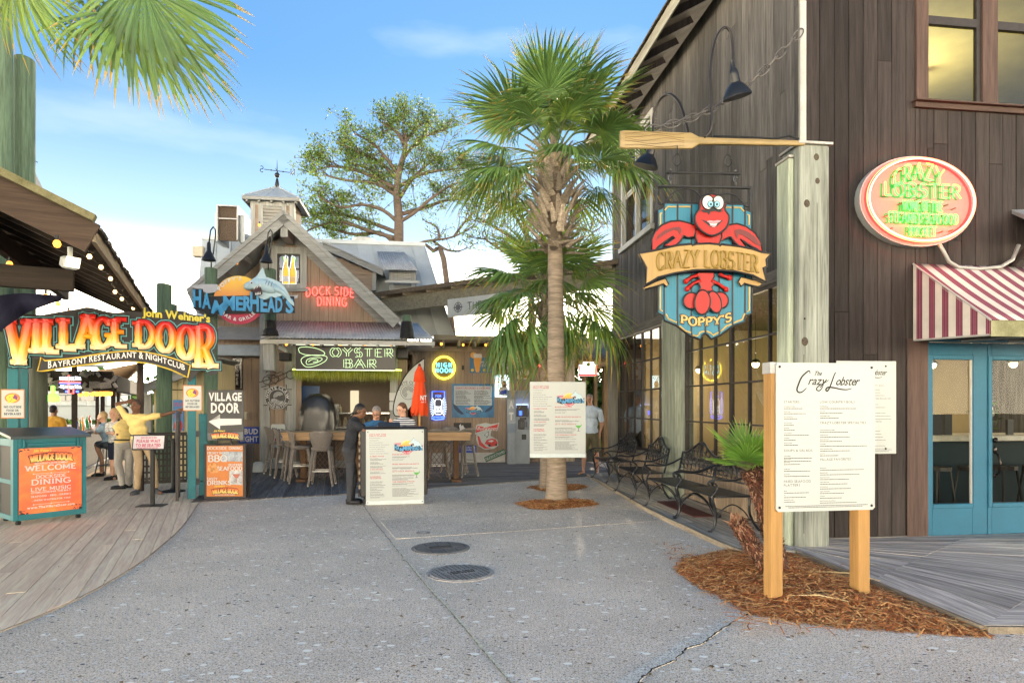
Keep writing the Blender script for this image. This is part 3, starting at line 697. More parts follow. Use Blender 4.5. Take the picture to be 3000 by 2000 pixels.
# stroke alphabet, height 1
SFN={'A':(.8,[[(0,0),(.4,1)],[(.4,1),(.8,0)],[(.16,.38),(.64,.38)]]),'B':(.62,[[(.08,0),(.08,1)],[(.08,1)]+ell(.3,.77,.27,.23,90,-90,8)+[(.08,.54)],[(.08,.54)]+ell(.32,.27,.3,.27,90,-90,8)+[(.08,0)]]),'C':(.72,[ell(.4,.5,.38,.5,48,312,18)]),'D':(.7,[[(.08,0),(.08,1)],[(.08,1)]+ell(.28,.5,.4,.5,90,-90,14)+[(.08,0)]]),'E':(.58,[[(.08,0),(.08,1)],[(.08,1),(.56,1)],[(.08,.53),(.46,.53)],[(.08,0),(.58,0)]]),'F':(.55,[[(.08,0),(.08,1)],[(.08,1),(.56,1)],[(.08,.53),(.44,.53)]]),'G':(.76,[ell(.4,.5,.38,.5,48,340,18),[(.46,.42),(.74,.42),(.74,.1)]]),'H':(.7,[[(.08,0),(.08,1)],[(.62,0),(.62,1)],[(.08,.52),(.62,.52)]]),'I':(.2,[[(.1,0),(.1,1)]]),'J':(.5,[[(.4,1),(.4,.25)]+ell(.22,.24,.18,.24,0,-170,8)]),'K':(.68,[[(.08,0),(.08,1)],[(.62,1),(.08,.42)],[(.24,.58),(.66,0)]]),'L':(.56,[[(.08,0),(.08,1)],[(.08,0),(.56,0)]]),'M':(.88,[[(.08,0),(.08,1)],[(.08,1),(.44,.2)],[(.44,.2),(.8,1)],[(.8,1),(.8,0)]]),'N':(.72,[[(.08,0),(.08,1)],[(.08,1),(.64,0)],[(.64,0),(.64,1)]]),'O':(.8,[ell(.4,.5,.38,.5,90,450,24)]),'P':(.6,[[(.08,0),(.08,1)],[(.08,1)]+ell(.3,.74,.28,.26,90,-90,8)+[(.08,.48)]]),'Q':(.8,[ell(.4,.5,.38,.5,90,450,24),[(.45,.25),(.78,-.05)]]),'R':(.66,[[(.08,0),(.08,1)],[(.08,1)]+ell(.3,.74,.28,.26,90,-90,8)+[(.08,.48)],[(.3,.48),(.64,0)]]),'S':(.58,[ell(.3,.74,.24,.26,40,250,10)+ell(.29,.26,.26,.27,75,-140,12)]),'T':(.68,[[(.34,0),(.34,1)],[(0,1),(.68,1)]]),'U':(.7,[[(.08,1),(.08,.3)]+ell(.35,.28,.27,.28,180,360,10)+[(.62,1)]]),'V':(.76,[[(0,1),(.38,0)],[(.38,0),(.76,1)]]),'W':(1.0,[[(0,1),(.25,0)],[(.25,0),(.5,.9)],[(.5,.9),(.75,0)],[(.75,0),(1,1)]]),'X':(.7,[[(0,1),(.7,0)],[(0,0),(.7,1)]]),'Y':(.72,[[(0,1),(.36,.48)],[(.72,1),(.36,.48)],[(.36,.48),(.36,0)]]),'Z':(.64,[[(.04,1),(.6,1)],[(.6,1),(.03,0)],[(.03,0),(.64,0)]]),'&':(.75,[[(.72,.0),(.22,.68)]+ell(.33,.8,.15,.2,200,-20,8)+[(.1,.34)]+ell(.3,.22,.22,.22,150,330,8)+[(.7,.42)]]),"'":(.16,[[(.1,1),(.06,.76)]]),'.':(.16,[[(.06,0),(.1,.04)]]),'-':(.4,[[(.04,.45),(.36,.45)]]),'4':(.6,[[(.42,0),(.42,1)],[(.42,1),(.03,.3)],[(.03,.3),(.6,.3)]]),}
def swidth(s,sp=.18,space=.4):return sum(space if c==' ' else SFN[c][0]+sp for c in s)-sp
def slayout(s,x,z,size,align='C',sp=.18,cond=1,fit=None,space=.4):
 """-> list of (char, list of polylines, local height fn coordinates)"""
 w=swidth(s,sp,space)*size*cond
 if fit:cond*=fit/w;w=fit
 cx=x-(w/2 if align=='C' else w if align=='R' else 0);o=[]
 for c in s:
  if c==' ':cx+=space*size*cond;continue
  wd,st=SFN[c];o.append((c,[[(cx+u*size*cond,z+v*size,v)for u,v in pl]for pl in st]));cx+=(wd+sp)*size*cond
 return o
def neon(mb,s,x,z,size,r=.008,y=-.03,n=6,warp=None,double=0,**kw):
 for c,pls in slayout(s,x,z,size,**kw):
  for pl in pls:
   for k in((-1,1)if double else(0,)):
    P=[]
    for i,(X,Z,v)in enumerate(pl):
     if double:
      a=pl[max(0,i-1)];b=pl[min(len(pl)-1,i+1)];dx,dz=b[0]-a[0],b[1]-a[1];l=math.hypot(dx,dz)or 1
      if abs(dz)>abs(dx)*.3:X+=-dz/l*k*double;Z+=dx/l*k*double
     if warp:X,Z=warp(X,Z)
     P.append((X,y,Z))
    mb.tube(P,r,n)
def slab_text(mb,s,x,z,size,y=-.004,th=.0,wt=.16,thin=.09,serif=.34,warp=None,grow=0,puff=0,wav=0,seedn=0,**kw):
 """stroke lettering with thick stems, thinner arms and slab serifs; grow widens everything for outlines; puff domes the face"""
 rr=random.Random(seedn);i0=len(mb.v);hs=[]
 def rib(pts,wf,cap=True):
  n=len(pts)
  if n<2:return
# resample
  q=[pts[0]]
  for a,b in zip(pts[:-1],pts[1:]):
   L_=math.dist(a[:2],b[:2])/size;k=max(1,int(L_/.12))if(puff or warp or wav)else 1
   for j in range(1,k+1):q.append(tuple(a[m]+(b[m]-a[m])*j/k for m in range(3)))
  pts=q;n=len(pts);closed=math.dist(pts[0][:2],pts[-1][:2])<1e-6
  rows=[]
  for i,p in enumerate(pts):
   a=pts[max(0,i-1)];b=pts[min(n-1,i+1)]
   if closed and i in(0,n-1):a,b=pts[-2],pts[1]
   dx,dz=b[0]-a[0],b[1]-a[1];l=math.hypot(dx,dz)or 1;dx/=l;dz/=l
   w=(wf(abs(dz))+grow*2)/2*size*(1+wav*rr.uniform(-1,1)*.5)
   ex=grow*size if not closed else 0
   cxp,czp=p[0],p[1]
   if i==0:cxp-=dx*ex;czp-=dz*ex
   if i==n-1:cxp+=dx*ex;czp+=dz*ex
   row=[]
   prof=((-1,0),(-.55,.8),(0,1),(.55,.8),(1,0))if puff else((-1,0),(1,0))
   for s_,h_ in prof:
    X,Z=cxp-dz*w*s_,czp+dx*w*s_;v=(Z-z)/size
    if warp:X,Z=warp(X,Z)
    row.append((X,y-h_*puff,Z));hs.append(v)
   rows.append(row)
  m=len(rows[0]);vs=[p for r_ in rows for p in r_];fs=[(i*m+j,i*m+j+1,(i+1)*m+j+1,(i+1)*m+j)for i in range(n-1)for j in range(m-1)]
  mb.add(vs,fs)
 for c,pls in slayout(s,x,z,size,**kw):
  for pl in pls:
   rib(pl,lambda d:thin+(wt-thin)*d)
   if serif:
    for e,f in((pl[0],pl[1]),(pl[-1],pl[-2])):
     dx,dz=e[0]-f[0],e[1]-f[1]
     if abs(dz)>abs(dx)*.9 and(e[2]>.93 or e[2]<.07)and c not in "&'CGS":
      zz=e[1]+(-1 if e[2]>.5 else 1)*thin*.5*size*.9;rib([(e[0]-serif/2*size,zz,e[2]),(e[0]+serif/2*size,zz,e[2])],lambda d:thin)
     elif c in 'CGS' and i0>=0 and len(pl)>4:rib([(e[0],e[1]-.12*size,e[2]),(e[0],e[1]+.12*size,e[2])],lambda d:thin)
 return hs
def board(name,label,cat,box,c,mat,th=.02,group=None,rz=TH,edge=None,off=0):
 """a flat board on the wall plane c; returns (thing, w, h, px->local)"""
 m,w,h=wrect(*box,c);p=m+V((math.sin(rz)*th/2*0,0,0))
 t=T(name,label,cat,p,rz,group);mb=MB();mb.box((0,th/2,0),(w,th,h),bev=.002);mb.build('panel',mat,t)
 x0,y0,x1,y1=box
 return t,w,h,(lambda px,py:((px-(x0+x1)/2)/(x1-x0)*w,-(py-(y0+y1)/2)/(y1-y0)*h))
def poly(mb,pts,y=-.003,th=0):
 n=len(pts)
 if th:mb.plate(pts,y-th,y)
 else:mb.add([(p[0],y,p[1])for p in pts],[tuple(range(n))])
def disc(mb,cx,cz,r,y=-.003,n=28,rz=None,th=0):poly(mb,ell(cx,cz,r,rz or r,0,360-360/n,n-1),y,th)
def ring(mb,cx,cz,r0,r1,y=-.003,n=32,a0=0,a1=360,k=1):
 A=ell(cx,cz,r0,r0*k,a0,a1,n);B_=ell(cx,cz,r1,r1*k,a0,a1,n);vs=[(p[0],y,p[1])for p in A]+[(p[0],y,p[1])for p in B_]
 mb.add(vs,[(i,i+1,n+2+i,n+1+i)for i in range(n)])
def lines(mb,x0,x1,z,n,dz,h,y=-.003,rnd=random.Random(5),short=.5):
 """rows of very small print, word by word"""
 for i in range(n):
  zz=z-i*dz;xe=x0+(x1-x0)*rnd.uniform(short,1);x=x0
  while x<xe:
   w=min(h*rnd.uniform(1.2,4.2),xe-x)
   if w<h*.4:break
   mb.add([(x,y,zz),(x+w,y,zz),(x+w,y,zz+h),(x,y,zz+h)],[(0,1,2,3)]);x+=w+h*.55
def arcwarp(cx,cz,r,up=True):
 """text laid on a circle: u measured along arc from top (up) or bottom; v outward"""
 def f(X,Z):
  a=(X-cx)/r;rr_=r+(Z-cz)if up else r-(Z-cz)
  return(cx+math.sin(a)*rr_,cz-r+0+math.cos(a)*rr_)if up else(cx+math.sin(a)*rr_,cz+r-math.cos(a)*rr_)
 return f
white_pr=flat('white_print',(.66,.66,.65),.5);black_pr=flat('black_print',(.02,.02,.022),.5)
red_pr=flat('red_print',(.50,.03,.04),.5);blue_pr=flat('blue_print',(.02,.07,.42),.5);teal_pr=flat('teal_print',(.05,.42,.60),.45)
orange_pr=flat('orange_print',(.72,.22,.05),.5);yellow_pr=flat('yellow_print',(.85,.60,.06),.5);green_pr=flat('green_print',(.12,.45,.08),.5)
grey_pr=flat('grey_print',(.10,.105,.11),.5);white_board=pm('white_board',(.52,.555,.53),.4,.03,2,0)
neon_red=em('neon_red',(1,.05,.04),2.2);neon_yel=em('neon_yellow',(1,.85,.05),1.3);neon_blue=em('neon_blue',(.05,.12,1),1.5);neon_cyan=em('neon_cyan',(.15,.75,1),1.0)
neon_gry=em('neon_pale_green',(.62,.85,.42),0.45);neon_grn=em('neon_green',(.06,1,.06),1.5);neon_wht=em('neon_white',(.9,.95,1),0.7);neon_off=flat('unlit_tube',(.35,.33,.30),.3)
# oyster bar building
CA,CB=17.36,18.5
def bl(px,py,c):p=W(px,py,c);return p.x*CT+p.y*ST,p.z
bar=T('oyster_bar_building','brown gabled bar building with cupola, corrugated awning roof and grey trim','building',(0,0,0),TH)
brown_b=wood('brown_board',(.33,.25,.185),2,.8,.14,.07,.2,(.10,.08,.06));brown_bx=wood('brown_board_x',(.33,.25,.185),0,.8,.14,.07,.2,(.1,.08,.06))
gtrim=wood('blue_grey_trim',(.36,.365,.345),2,.75,.22,.08,.35,(.12,.12,.11));gtrim_x=wood('blue_grey_trim_x',(.33,.335,.32),0,.75,.22,.08,.35,(.12,.12,.11))
galv=pm('corrugated_steel',(.50,.50,.49),.5,.14,3,.04,metal=.25,dirt=.3,dirtcol=(.25,.23,.2))
galv2=pm('standing_seam_steel',(.50,.55,.57),.5,.12,1.5,.02,metal=.35,rnd=.06,dirt=.25,dirtcol=(.35,.33,.28))
tan_roof=pm('brown_roof_board',(.24,.17,.11),.85,.2,5,.15)
RC=16.55
L0,A0,R0=bl(549,852,RC),bl(832,620,RC),bl(1172,939,RC)
def roofz(x):return A0[1]+(x-A0[0])*((L0[1]-A0[1])/(L0[0]-A0[0]))if x<A0[0]else A0[1]+(x-A0[0])*((R0[1]-A0[1])/(R0[0]-A0[0]))
# gable roof
for nm,a,b_ in(('left',L0,A0),('right',A0,R0)):
 mb=MB();mb.plate([(a[0],a[1]),(b_[0],b_[1]),(b_[0],b_[1]-.09),(a[0],a[1]-.09)],RC,23.5);rf=mb.build('roof',galv2,bar)
 d=V((b_[0]-a[0],0,b_[1]-a[1]));L_=d.length;d.normalize();nrm=V((-d.z,0,d.x))if d.x>0 else V((d.z,0,-d.x));dn=-nrm if nrm.z>0 else nrm
 mb=MB();q0=V((a[0],0,a[1]));q1=V((b_[0],0,b_[1]))
 for o0,o1,y0,y1 in((-.03,.06,RC-.06,RC),(.06,.25,RC-.03,RC+.01)):
  P=[q0+dn*o0,q1+dn*o0,q1+dn*o1,q0+dn*o1];mb.plate([(p.x,p.z)for p in P],y0,y1)
 mb.build('rake_board',gtrim_x,rf)
 mb=MB()
 for k in range(int(L_/.62)):
  p=q0+d*(.3+k*.62)+dn*.14;mb.box((p.x,(RC+CA)/2+.03,p.z),(.09,CA-RC-.1,.09),rot=MX.Rotation(-math.atan2(d.z,d.x),3,'Y'))
 mb.build('lookout',gtrim,rf)
mb=MB();mb.bx(A0[0]-.09,A0[0]+.09,RC+.02,CA,A0[1]-.62,A0[1]-.15,.01);mb.build('ridge_block',gtrim,bar)
mb=MB();l1=bl(579,914,RC);mb.plate([(L0[0]-.02,L0[1]),(L0[0]+.05,L0[1]-.05),(l1[0]+.05,l1[1]),(l1[0]-.04,l1[1])],RC,22);mb.build('eave_return',gtrim,bar)
# board wall with a sloping top
def slope_siding(x0,x1,z0f,zf,c,w,mat,openings,rs=1,name='siding_board',th=.018,parent=None):
 rr=random.Random(rs);x=x0
 while x<x1-.01:
  xe=min(x+w,x1);m=(x+xe)/2
  for p,q in cut(z0f(m),max(zf(x),zf(xe)),[(o[2],o[3])for o in openings if o[0]<m<o[1]]):
   za,zb=min(zf(x+.004),q),min(zf(xe-.004),q)
   if min(za,zb)-p<.03:continue
   mb=MB();mb.plate([(x+.004,p),(xe-.004,p),(xe-.004,zb),(x+.004,za)],c-th-rr.uniform(0,.005),c);mb.build(name,mat,parent or bar)
  x=xe
xl,xr=bl(766,1200,CA)[0],bl(1188,1200,CA)[0]
gwin=[bl(813,1,CA)[0],bl(881,1,CA)[0],bl(1,830,CA)[1],bl(1,745,CA)[1]]
m_=W(847,788,CA);gwin[2]=H-(830-HZ)/F*m_.y;gwin[3]=H-(745-HZ)/F*m_.y
mo=W(1005,1175,CA).y;zy=lambda py:H-(py-HZ)/F*mo
owin=[bl(872,1,CA)[0],bl(1141,1,CA)[0],zy(1256),zy(1086)]
zband=zy(945)
slope_siding(xl+.1,xr,lambda m:zband,lambda x:roofz(x)-.17,CA,.225,brown_b,[gwin],2)
slope_siding(xl+.1,xr,lambda m:.02,lambda x:zband,CA,.225,brown_b,[owin],4)
# backing
mb=MB();P=[(xl,0)];
for p in[(xl,roofz(xl)-.16),(A0[0],A0[1]-.16),(xr,roofz(xr)-.16),(xr,0)]:P.append(p)
hole=lambda o:None
bb=[]
xs_=sorted({xl,xr,A0[0],gwin[0],gwin[1],owin[0],owin[1]})
for a,b_ in zip(xs_[:-1],xs_[1:]):
 m=(a+b_)/2;iv=cut(0,1e3,[(o[2],o[3])for o in(gwin,owin)if o[0]<m<o[1]])
 for p,q in iv:mb.plate([(a,p),(b_,p),(b_,min(q,roofz(b_)-.16)),(a,min(q,roofz(a)-.16))],CA+.002,CA+.1)
mb.build('front_wall',flat('brown_sheath',(.13,.09,.06),.9),bar)
mb=MB();mb.bx(xr,xr+.05,CA,24,0,3.1);mb.bx(bl(600,1200,18)[0],bl(600,1200,18)[0]+.1,18.05,24,0,4.3);mb.build('end_wall',brown_b,bar)
# left recessed wall, in the shade of the roof
xa=bl(606,1200,17.95)[0]
slope_siding(xa,xl+.02,lambda m:.02,lambda x:roofz(x)-.17,17.95,.225,brown_b,[],9)
mb=MB();mb.plate([(xa,0),(xl+.1,0),(xl+.1,roofz(xl+.1)-.2),(xa,roofz(xa)-.15)],17.96,18.05);mb.build('recess_wall',MATS['brown_sheath'],bar)
mb=MB();z1_,z0_=zy(1000),zy(1045);mb.bx(xa+.1,xl,17.3,17.95,z0_,z1_-.12,.01);mb.build('metal_box_beam',pm('blue_grey_metal',(.22,.26,.30),.5,.15,3,.05,metal=.4),bar)
mb=MB();mb.add([(xa-.1,17.2,z1_),(xl+.1,17.2,z1_),(xl+.1,17.95,z1_+.42),(xa-.1,17.95,z1_+.42)],[(0,1,2,3)]);mb.build('flashing',galv,bar)
# trims
def tr(px0,px1,z0,z1,o=.045,name='corner_trim',mat=gtrim,c=CA):
 a,b_=bl(px0,1200,c)[0],bl(px1,1200,c)[0];mb=MB();mb.bx(a,b_,c-o,c-.0,z0,z1,.005);return mb.build(name,mat,bar)
tr(762,792,0,roofz(xl+.1)-.45,.06);tr(836,869,.0,zband-.4);tr(1143,1166,.0,zband-.4)
tr(795,835,.02,.28,.03,'skirting');tr(869,1143,.02,.22,.03,'skirting')
# diagonal inner trims
for a,b_ in((L0,A0),(A0,R0)):
 d=V((b_[0]-a[0],0,b_[1]-a[1])).normalized();q0,q1=V((a[0],0,a[1]-.42)),V((b_[0],0,b_[1]-.42));up=V((0,0,.26))
 if b_ is A0:q0=q0+(q1-q0)*((xl+.16-q0.x)/(q1.x-q0.x))
 else:q1=q0+(q1-q0)*((xr+.1-q0.x)/(q1.x-q0.x))
 mb=MB();mb.plate([(q0.x,q0.z-.1),(q1.x,q1.z-.1),(q1.x,q1.z+.16),(q0.x,q0.z+.16)],CA-.06,CA-.028);mb.build('gable_trim',gtrim_x,bar)
# gable window
t_=.17;g=gwin;mb=MB()
mb.bx(g[0]-t_,g[0],CA-.07,CA,g[2]-t_,g[3]+t_,.005);mb.bx(g[1],g[1]+t_,CA-.07,CA,g[2]-t_,g[3]+t_,.005);mb.bx(g[0],g[1],CA-.07,CA,g[3],g[3]+t_,.005);mb.bx(g[0],g[1],CA-.07,CA,g[2]-t_,g[2],.005)
w_=mb.build('window',gtrim,bar);mb=MB();mb.bx(g[0]-t_-.04,g[1]+t_+.04,CA-.11,CA-.07,g[2]-t_-.05,g[2]-t_+.04,.005);mb.build('sill',gtrim_x,w_)
mb=MB();e=.04
for q in((g[0],g[0]+e,g[2],g[3]),(g[1]-e,g[1],g[2],g[3]),(g[0]+e,g[1]-e,g[2],g[2]+e),(g[0]+e,g[1]-e,g[3]-e,g[3]),((g[0]+g[1])/2-.015,(g[0]+g[1])/2+.015,g[2]+e,g[3]-e),(g[0]+e,g[1]-e,(g[2]+g[3])/2-.015,(g[2]+g[3])/2+.015)):mb.bx(q[0],q[1],CA-.03,CA+.0,q[2],q[3])
mb.build('sash',black_frame,w_);mb=MB();mb.add([(g[0],CA+.01,g[2]),(g[1],CA+.01,g[2]),(g[1],CA+.01,g[3]),(g[0],CA+.01,g[3])],[(0,1,2,3)]);mb.build('pane',pane,w_)
mb=MB();mb.bx(g[0]-.3,g[1]+.3,CA+.5,CA+.52,g[2]-.3,g[3]+.3);mb.build('loft_wall',dark_back,bar)
# bottles in the gable window
bt_=T('bottle_neon_sign','pair of beer bottle neon shapes with lime wedges in the gable window','sign',W(848,832,CA-.06),TH)
bh=0.0;hh=(832-756)*m_.y/F
for k,x in enumerate((-.085,.085)):
 mb=MB();mb.lathe([(.0,.0),(.07,.0),(.072,.02),(.072,.30*hh/.64),(.03,.44*hh/.64),(.028,.56*hh/.64),(.0,.56*hh/.64)],12,(x,0,0),sy=.4);mb.build('bottle',em('lit_beer',(1,.42,.03),.22,(.6,.25,.02)),bt_,True)
 mb=MB();mb.lathe([(.0745,.06),(.0745,.2),(.0,.2)],12,(x,0,0),sy=.42);mb.build('bottle_label',white_pr if k==0 else flat('label_gold',(.75,.5,.2),.5),bt_)
 mb=MB();mb.sph((x+(.02 if k else-.02),0,.60*hh/.64),(.035,.02,.08),10,6,MX.Rotation(R(20 if k else-20),3,'Y'));mb.build('lime_wedge',em('lit_lime',(.25,.8,.05),.7,(.2,.5,.05)),bt_)
 mb=MB();o_=[(x-.085,-.03,0),(x+.085,-.03,0),(x+.085,-.03,.3*hh/.64),(x+.045,-.03,.45*hh/.64),(x+.05,-.03,.66*hh/.64),(x-.01,-.03,.70*hh/.64),(x-.045,-.03,.5*hh/.64),(x-.085,-.03,.3*hh/.64)];mb.tube(o_,.006,5,closed=True);mb.build('tube',neon_wht,bt_)
# window opening lining and interior
mb=MB();o=owin;mb.bx(o[0]-.0,o[1],CA-.35,CA+.3,o[2]-.06,o[2],.005);mb.build('counter_shelf',flat('dark_counter',(.06,.05,.05),.4),bar)
mb=MB();ix0,ix1=o[0]-.5,o[1]+.6
mb.bx(ix0,ix1,CA+2.9,CA+3.0,0,3.0);mb.bx(ix0-.1,ix0,CA+.12,CA+2.9,0,3.0);mb.bx(ix1,ix1+.1,CA+.12,CA+2.9,0,3.0);mb.bx(ix0,ix1,CA+.12,CA+2.9,3.0,3.1);mb.build('kitchen_wall',flat('kitchen_wall',(.20,.16,.13),.7),bar)
steel=pm('stainless',(.5,.5,.48),.25,.1,4,.03,metal=.8)
mb=MB();mb.bx(ix0,ix1,CA+2.2,CA+2.9,0,1.05,.01);mb.bx(ix0+.9,ix0+1.25,CA+2.3,CA+2.8,1.05,1.7,.02);mb.bx(ix0,ix1,CA+.12,CA+.6,0,1.0,.01);mb.build('kitchen_unit',steel,bar)
mb=MB()
for i in range(22):
 x=ix0+.6+random.random()*2.3;mb.lathe([(0,0),(.05,0),(.05,.14),(.02,.19),(.02,.25),(0,.25)],8,(x,CA+2.35+random.random()*.3,random.choice((1.05,1.05,1.44))))
SF_(mb.build('kitchen_ware',pm('ware',(.45,.38,.26),.4,.5,2,0),bar))
mb=MB();mb.bx(ix0+.4,ix1-.1,CA+2.25,CA+2.85,1.40,1.44);mb.build('kitchen_shelf',steel,bar)
mb=MB();mb.bx(ix0+1.5,ix0+1.75,CA+2.86,CA+2.89,1.2,2.1);mb.bx(ix1-.75,ix1-.35,CA+2.86,CA+2.89,1.3,2.0);mb.build('kitchen_light',em('kitchen_light',(1,.85,.55),.22),bar)
mb=MB();mb.bx(ix0+.5,ix1-.5,CA+1.2,CA+1.3,2.94,2.99);mb.build('ceiling_lamp',em('ceiling_lamp',(1,.85,.6),2),bar)
mb=MB();a=bl(876,1150,CA+.7)[0];b_=bl(936,1150,CA+.7)[0];mb.bx(a,b_,CA+.7,CA+.75,1.1,zy(1128));mb.build('blue_panel',flat('blue_panel',(.02,.07,.2),.4),bar)
# tinsel / grass fringe
fr=bpy.data.objects.new('x',None);bpy.data.objects.remove(fr)
mb=MB();rr=random.Random(4);fx0,fx1=bl(858,1100,16.9)[0],bl(1176,1100,16.9)[0];zt_=zy(1089)
for i in range(2600):
 x=rr.uniform(fx0,fx1);L_=rr.uniform(.1,.30)*(1.2 if rr.random()<.2 else 1);y=16.9+rr.uniform(-.1,.1);w=.006;dx=rr.uniform(-.03,.03);z=zt_+rr.uniform(-.04,.05)
 mb.mi=rr.choice((0,0,1,2));mb.add([(x,y,z),(x+w,y+.004,z),(x+w*.5+dx,y-rr.uniform(0,.05),z-L_)],[(0,1,2)])
fg=T('grass_fringe','yellow green tinsel fringe hanging below the oyster sign','fringe',(0,0,0),TH)
SF_(mb.build('fringe_strand',[flat('tinsel_a',(.50,.52,.05),.3),flat('tinsel_b',(.14,.22,.03),.4),flat('tinsel_c',(.75,.75,.30),.3)],fg))
mb=MB();mb.tube([(fx0,16.9,zt_+.03),((fx0+fx1)/2,16.9,zt_+.05),(fx1,16.9,zt_+.03)],.014,6);mb.build('lit_tube',em('lime_tube',(.75,1,.12),2.5),fg)
# corrugated awning roof
cw0,cw1=bl(760,990,15.85),bl(1274,998,15.85);czf=(cw0[1]+cw1[1])/2;czb=zy(943)
def corrug(x0,x1,y0,z0,y1,z1,pitch,amp,name,parent,mat=galv,x0b=None,x1b=None):
 n=int((x1-x0)/pitch*8);vs=[];x0b=x0 if x0b is None else x0b;x1b=x1 if x1b is None else x1b
 for r_,(y,z,a,b_)in enumerate(((y0,z0,x0,x1),(y0+(y1-y0)*.5,z0+(z1-z0)*.5-.01,(x0+x0b)/2,(x1+x1b)/2),(y1,z1,x0b,x1b))):
  for i in range(n+1):vs.append((a+(b_-a)*i/n,y,z+amp*math.sin(i/8*2*math.pi)))
 fs=[(r_*(n+1)+i,r_*(n+1)+i+1,(r_+1)*(n+1)+i+1,(r_+1)*(n+1)+i)for r_ in range(2)for i in range(n)]
 mb=MB();mb.add(vs,fs);o=mb.build(name,mat,parent,True);md=o.modifiers.new('t','SOLIDIFY');md.thickness=.004;return o
awr=T('corrugated_roof','long corrugated steel awning roof over the oyster window','awning',(0,0,0),TH)
xR=bl(1182,945,CA)[0]
corrug(cw0[0],cw1[0],15.85,czf+.02,CA-.06,czb,.078,.012,'roof_sheet',awr,x1b=xR+.35)
mb=MB();mb.bx(cw0[0],cw1[0],15.9,15.935,czf-.12,czf-.015,.004);mb.build('fascia',white_trim,awr)
for i in range(13):
 x=cw0[0]+.05+i*(cw1[0]-cw0[0]-.1)/12;mb=MB();mb.beam((x,15.95,czf-.09),(x,CA-.08,czf+.12),.05,.13);mb.build('rafter',gtrim,awr)
mb=MB();mb.bx(cw0[0]+.05,cw0[0]+.30,15.98,16.3,czf-.75,czf-.1,.02);mb.bx(cw0[0]+.85,cw0[0]+1.1,16.6,17.2,czf-.6,czf-.1,.02);mb.build('corbel',gtrim,awr)
# tar patches on roof under pilings
# wall B
xb0,xb1=bl(1185,1200,CB)[0],bl(1680,1200,CB)[0];mB=W(1430,1200,CB).y;zB=lambda py:H-(py-HZ)/F*mB
slope_siding(xb0,xb1,lambda m:.02,lambda x:zB(1020),CB,.24,brown_b,[],12)
mb=MB();mb.bx(xb0,xb1,CB+.002,CB+.1,0,zB(1005));mb.bx(xb1-.1,xb1,CB+.1,24,0,zB(1005));mb.build('low_wall',MATS['brown_sheath'],bar)
mb=MB();mb.bx(xb0,xb1+.03,CB-.05,CB-.0225,zB(1031),zB(1016),.004);mb.build('band_trim',wood('tan_trim',(.28,.22,.16),0),bar)
a=bl(1655,1200,CB)[0];mb=MB();mb.bx(a,xb1+.03,CB-.06,CB-.023,.02,zB(1031),.004);mb.build('corner_trim',wood('tan_trim_z',(.42,.34,.24),2),bar)
mb=MB();a=bl(1479,1200,CB)[0];mb.bx(xb0,a,CB-.045,CB-.024,.02,.30,.004);mb.build('skirting',white_trim,bar)
rl=T('low_bar_roof','low brown roof with exposed rafter tails above the neon sign wall','roof',(0,0,0),TH)
rx0,rx1=bl(1272,990,17.5)[0],bl(1700,990,17.5)[0];mr2=W(1480,990,17.5).y;zr_=lambda py:H-(py-HZ)/F*mr2
mb=MB();mb.plate([(rx0,zr_(997)),(rx1,zr_(1001)),(rx1,zr_(988)),(rx0,zr_(983))],17.5,17.54);mb.build('fascia',wood('old_fascia',(.25,.21,.14),0),rl)
mb=MB();mb.add([(rx0,17.5,zr_(984)),(rx1,17.5,zr_(989)),(rx1+.1,24,zr_(989)+.55),(rx0,24,zr_(989)+.55),(rx0,17.5,zr_(992)),(rx1,17.5,zr_(997)),(rx1+.1,24,zr_(997)+.5),(rx0,24,zr_(997)+.5)],[(0,1,2,3),(7,6,5,4),(1,5,6,2),(2,6,7,3)]);mb.build('roof_deck',tan_roof,rl)
for i in range(9):
 x=bl(1300+i*46,1000,17.6)[0];mb=MB();mb.bx(x-.03,x+.03,17.56,CB-.06,zr_(1014),zr_(999));mb.build('rafter',wood('rafter_wood',(.28,.24,.17),1),rl)
# metal mansard behind the gable
mr3=21.2
man=T('metal_mansard_roof','pale blue standing seam metal mansard roof rising behind the brown gable','roof',(0,0,0),TH)
xs0,xs1=bl(592,760,mr3)[0],bl(1243,760,mr3)[0];mY=W(900,720,mr3).y;zm=lambda py:H-(py-HZ)/F*mY
ztop=zm(708);zbt=zm(990);xsb=bl(1330,985,mr3-.6)[0];xsa=bl(580,985,mr3-.6)[0];n=16
for i in range(n):
 u0,u1=i/n,(i+1)/n;P=[(lerp(xsa,xsb,u0),mr3-.9,zbt),(lerp(xsa,xsb,u1),mr3-.9,zbt),(lerp(xs0,xs1,u1),mr3,ztop),(lerp(xs0,xs1,u0),mr3,ztop)]
 mb=MB();mb.add(P,[(0,1,2,3)]);mb.beam(V(P[1])+V((0,-.02,0)),V(P[2])+V((0,-.02,0)),.02,.045,up=(0,-1,.3));mb.build('roof_panel',galv2,man)
mb=MB();mb.add([(xs1,mr3,ztop),(xsb,mr3-.9,zbt),(xsb,mr3+4,zbt),(xs1,mr3+4,ztop),(xs0,mr3,ztop),(xsa,mr3-.9,zbt),(xsa,mr3+4,zbt),(xs0,mr3+4,ztop)],[(0,1,2,3),(7,6,5,4),(0,3,7,4)]);mb.bx(xs0-.03,xs1+.03,mr3-.05,mr3+.05,ztop-.03,ztop+.09);mb.build('ridge_cap',galv2,man)
def at(px,py,c):x,z=bl(px,py,c);return x,z
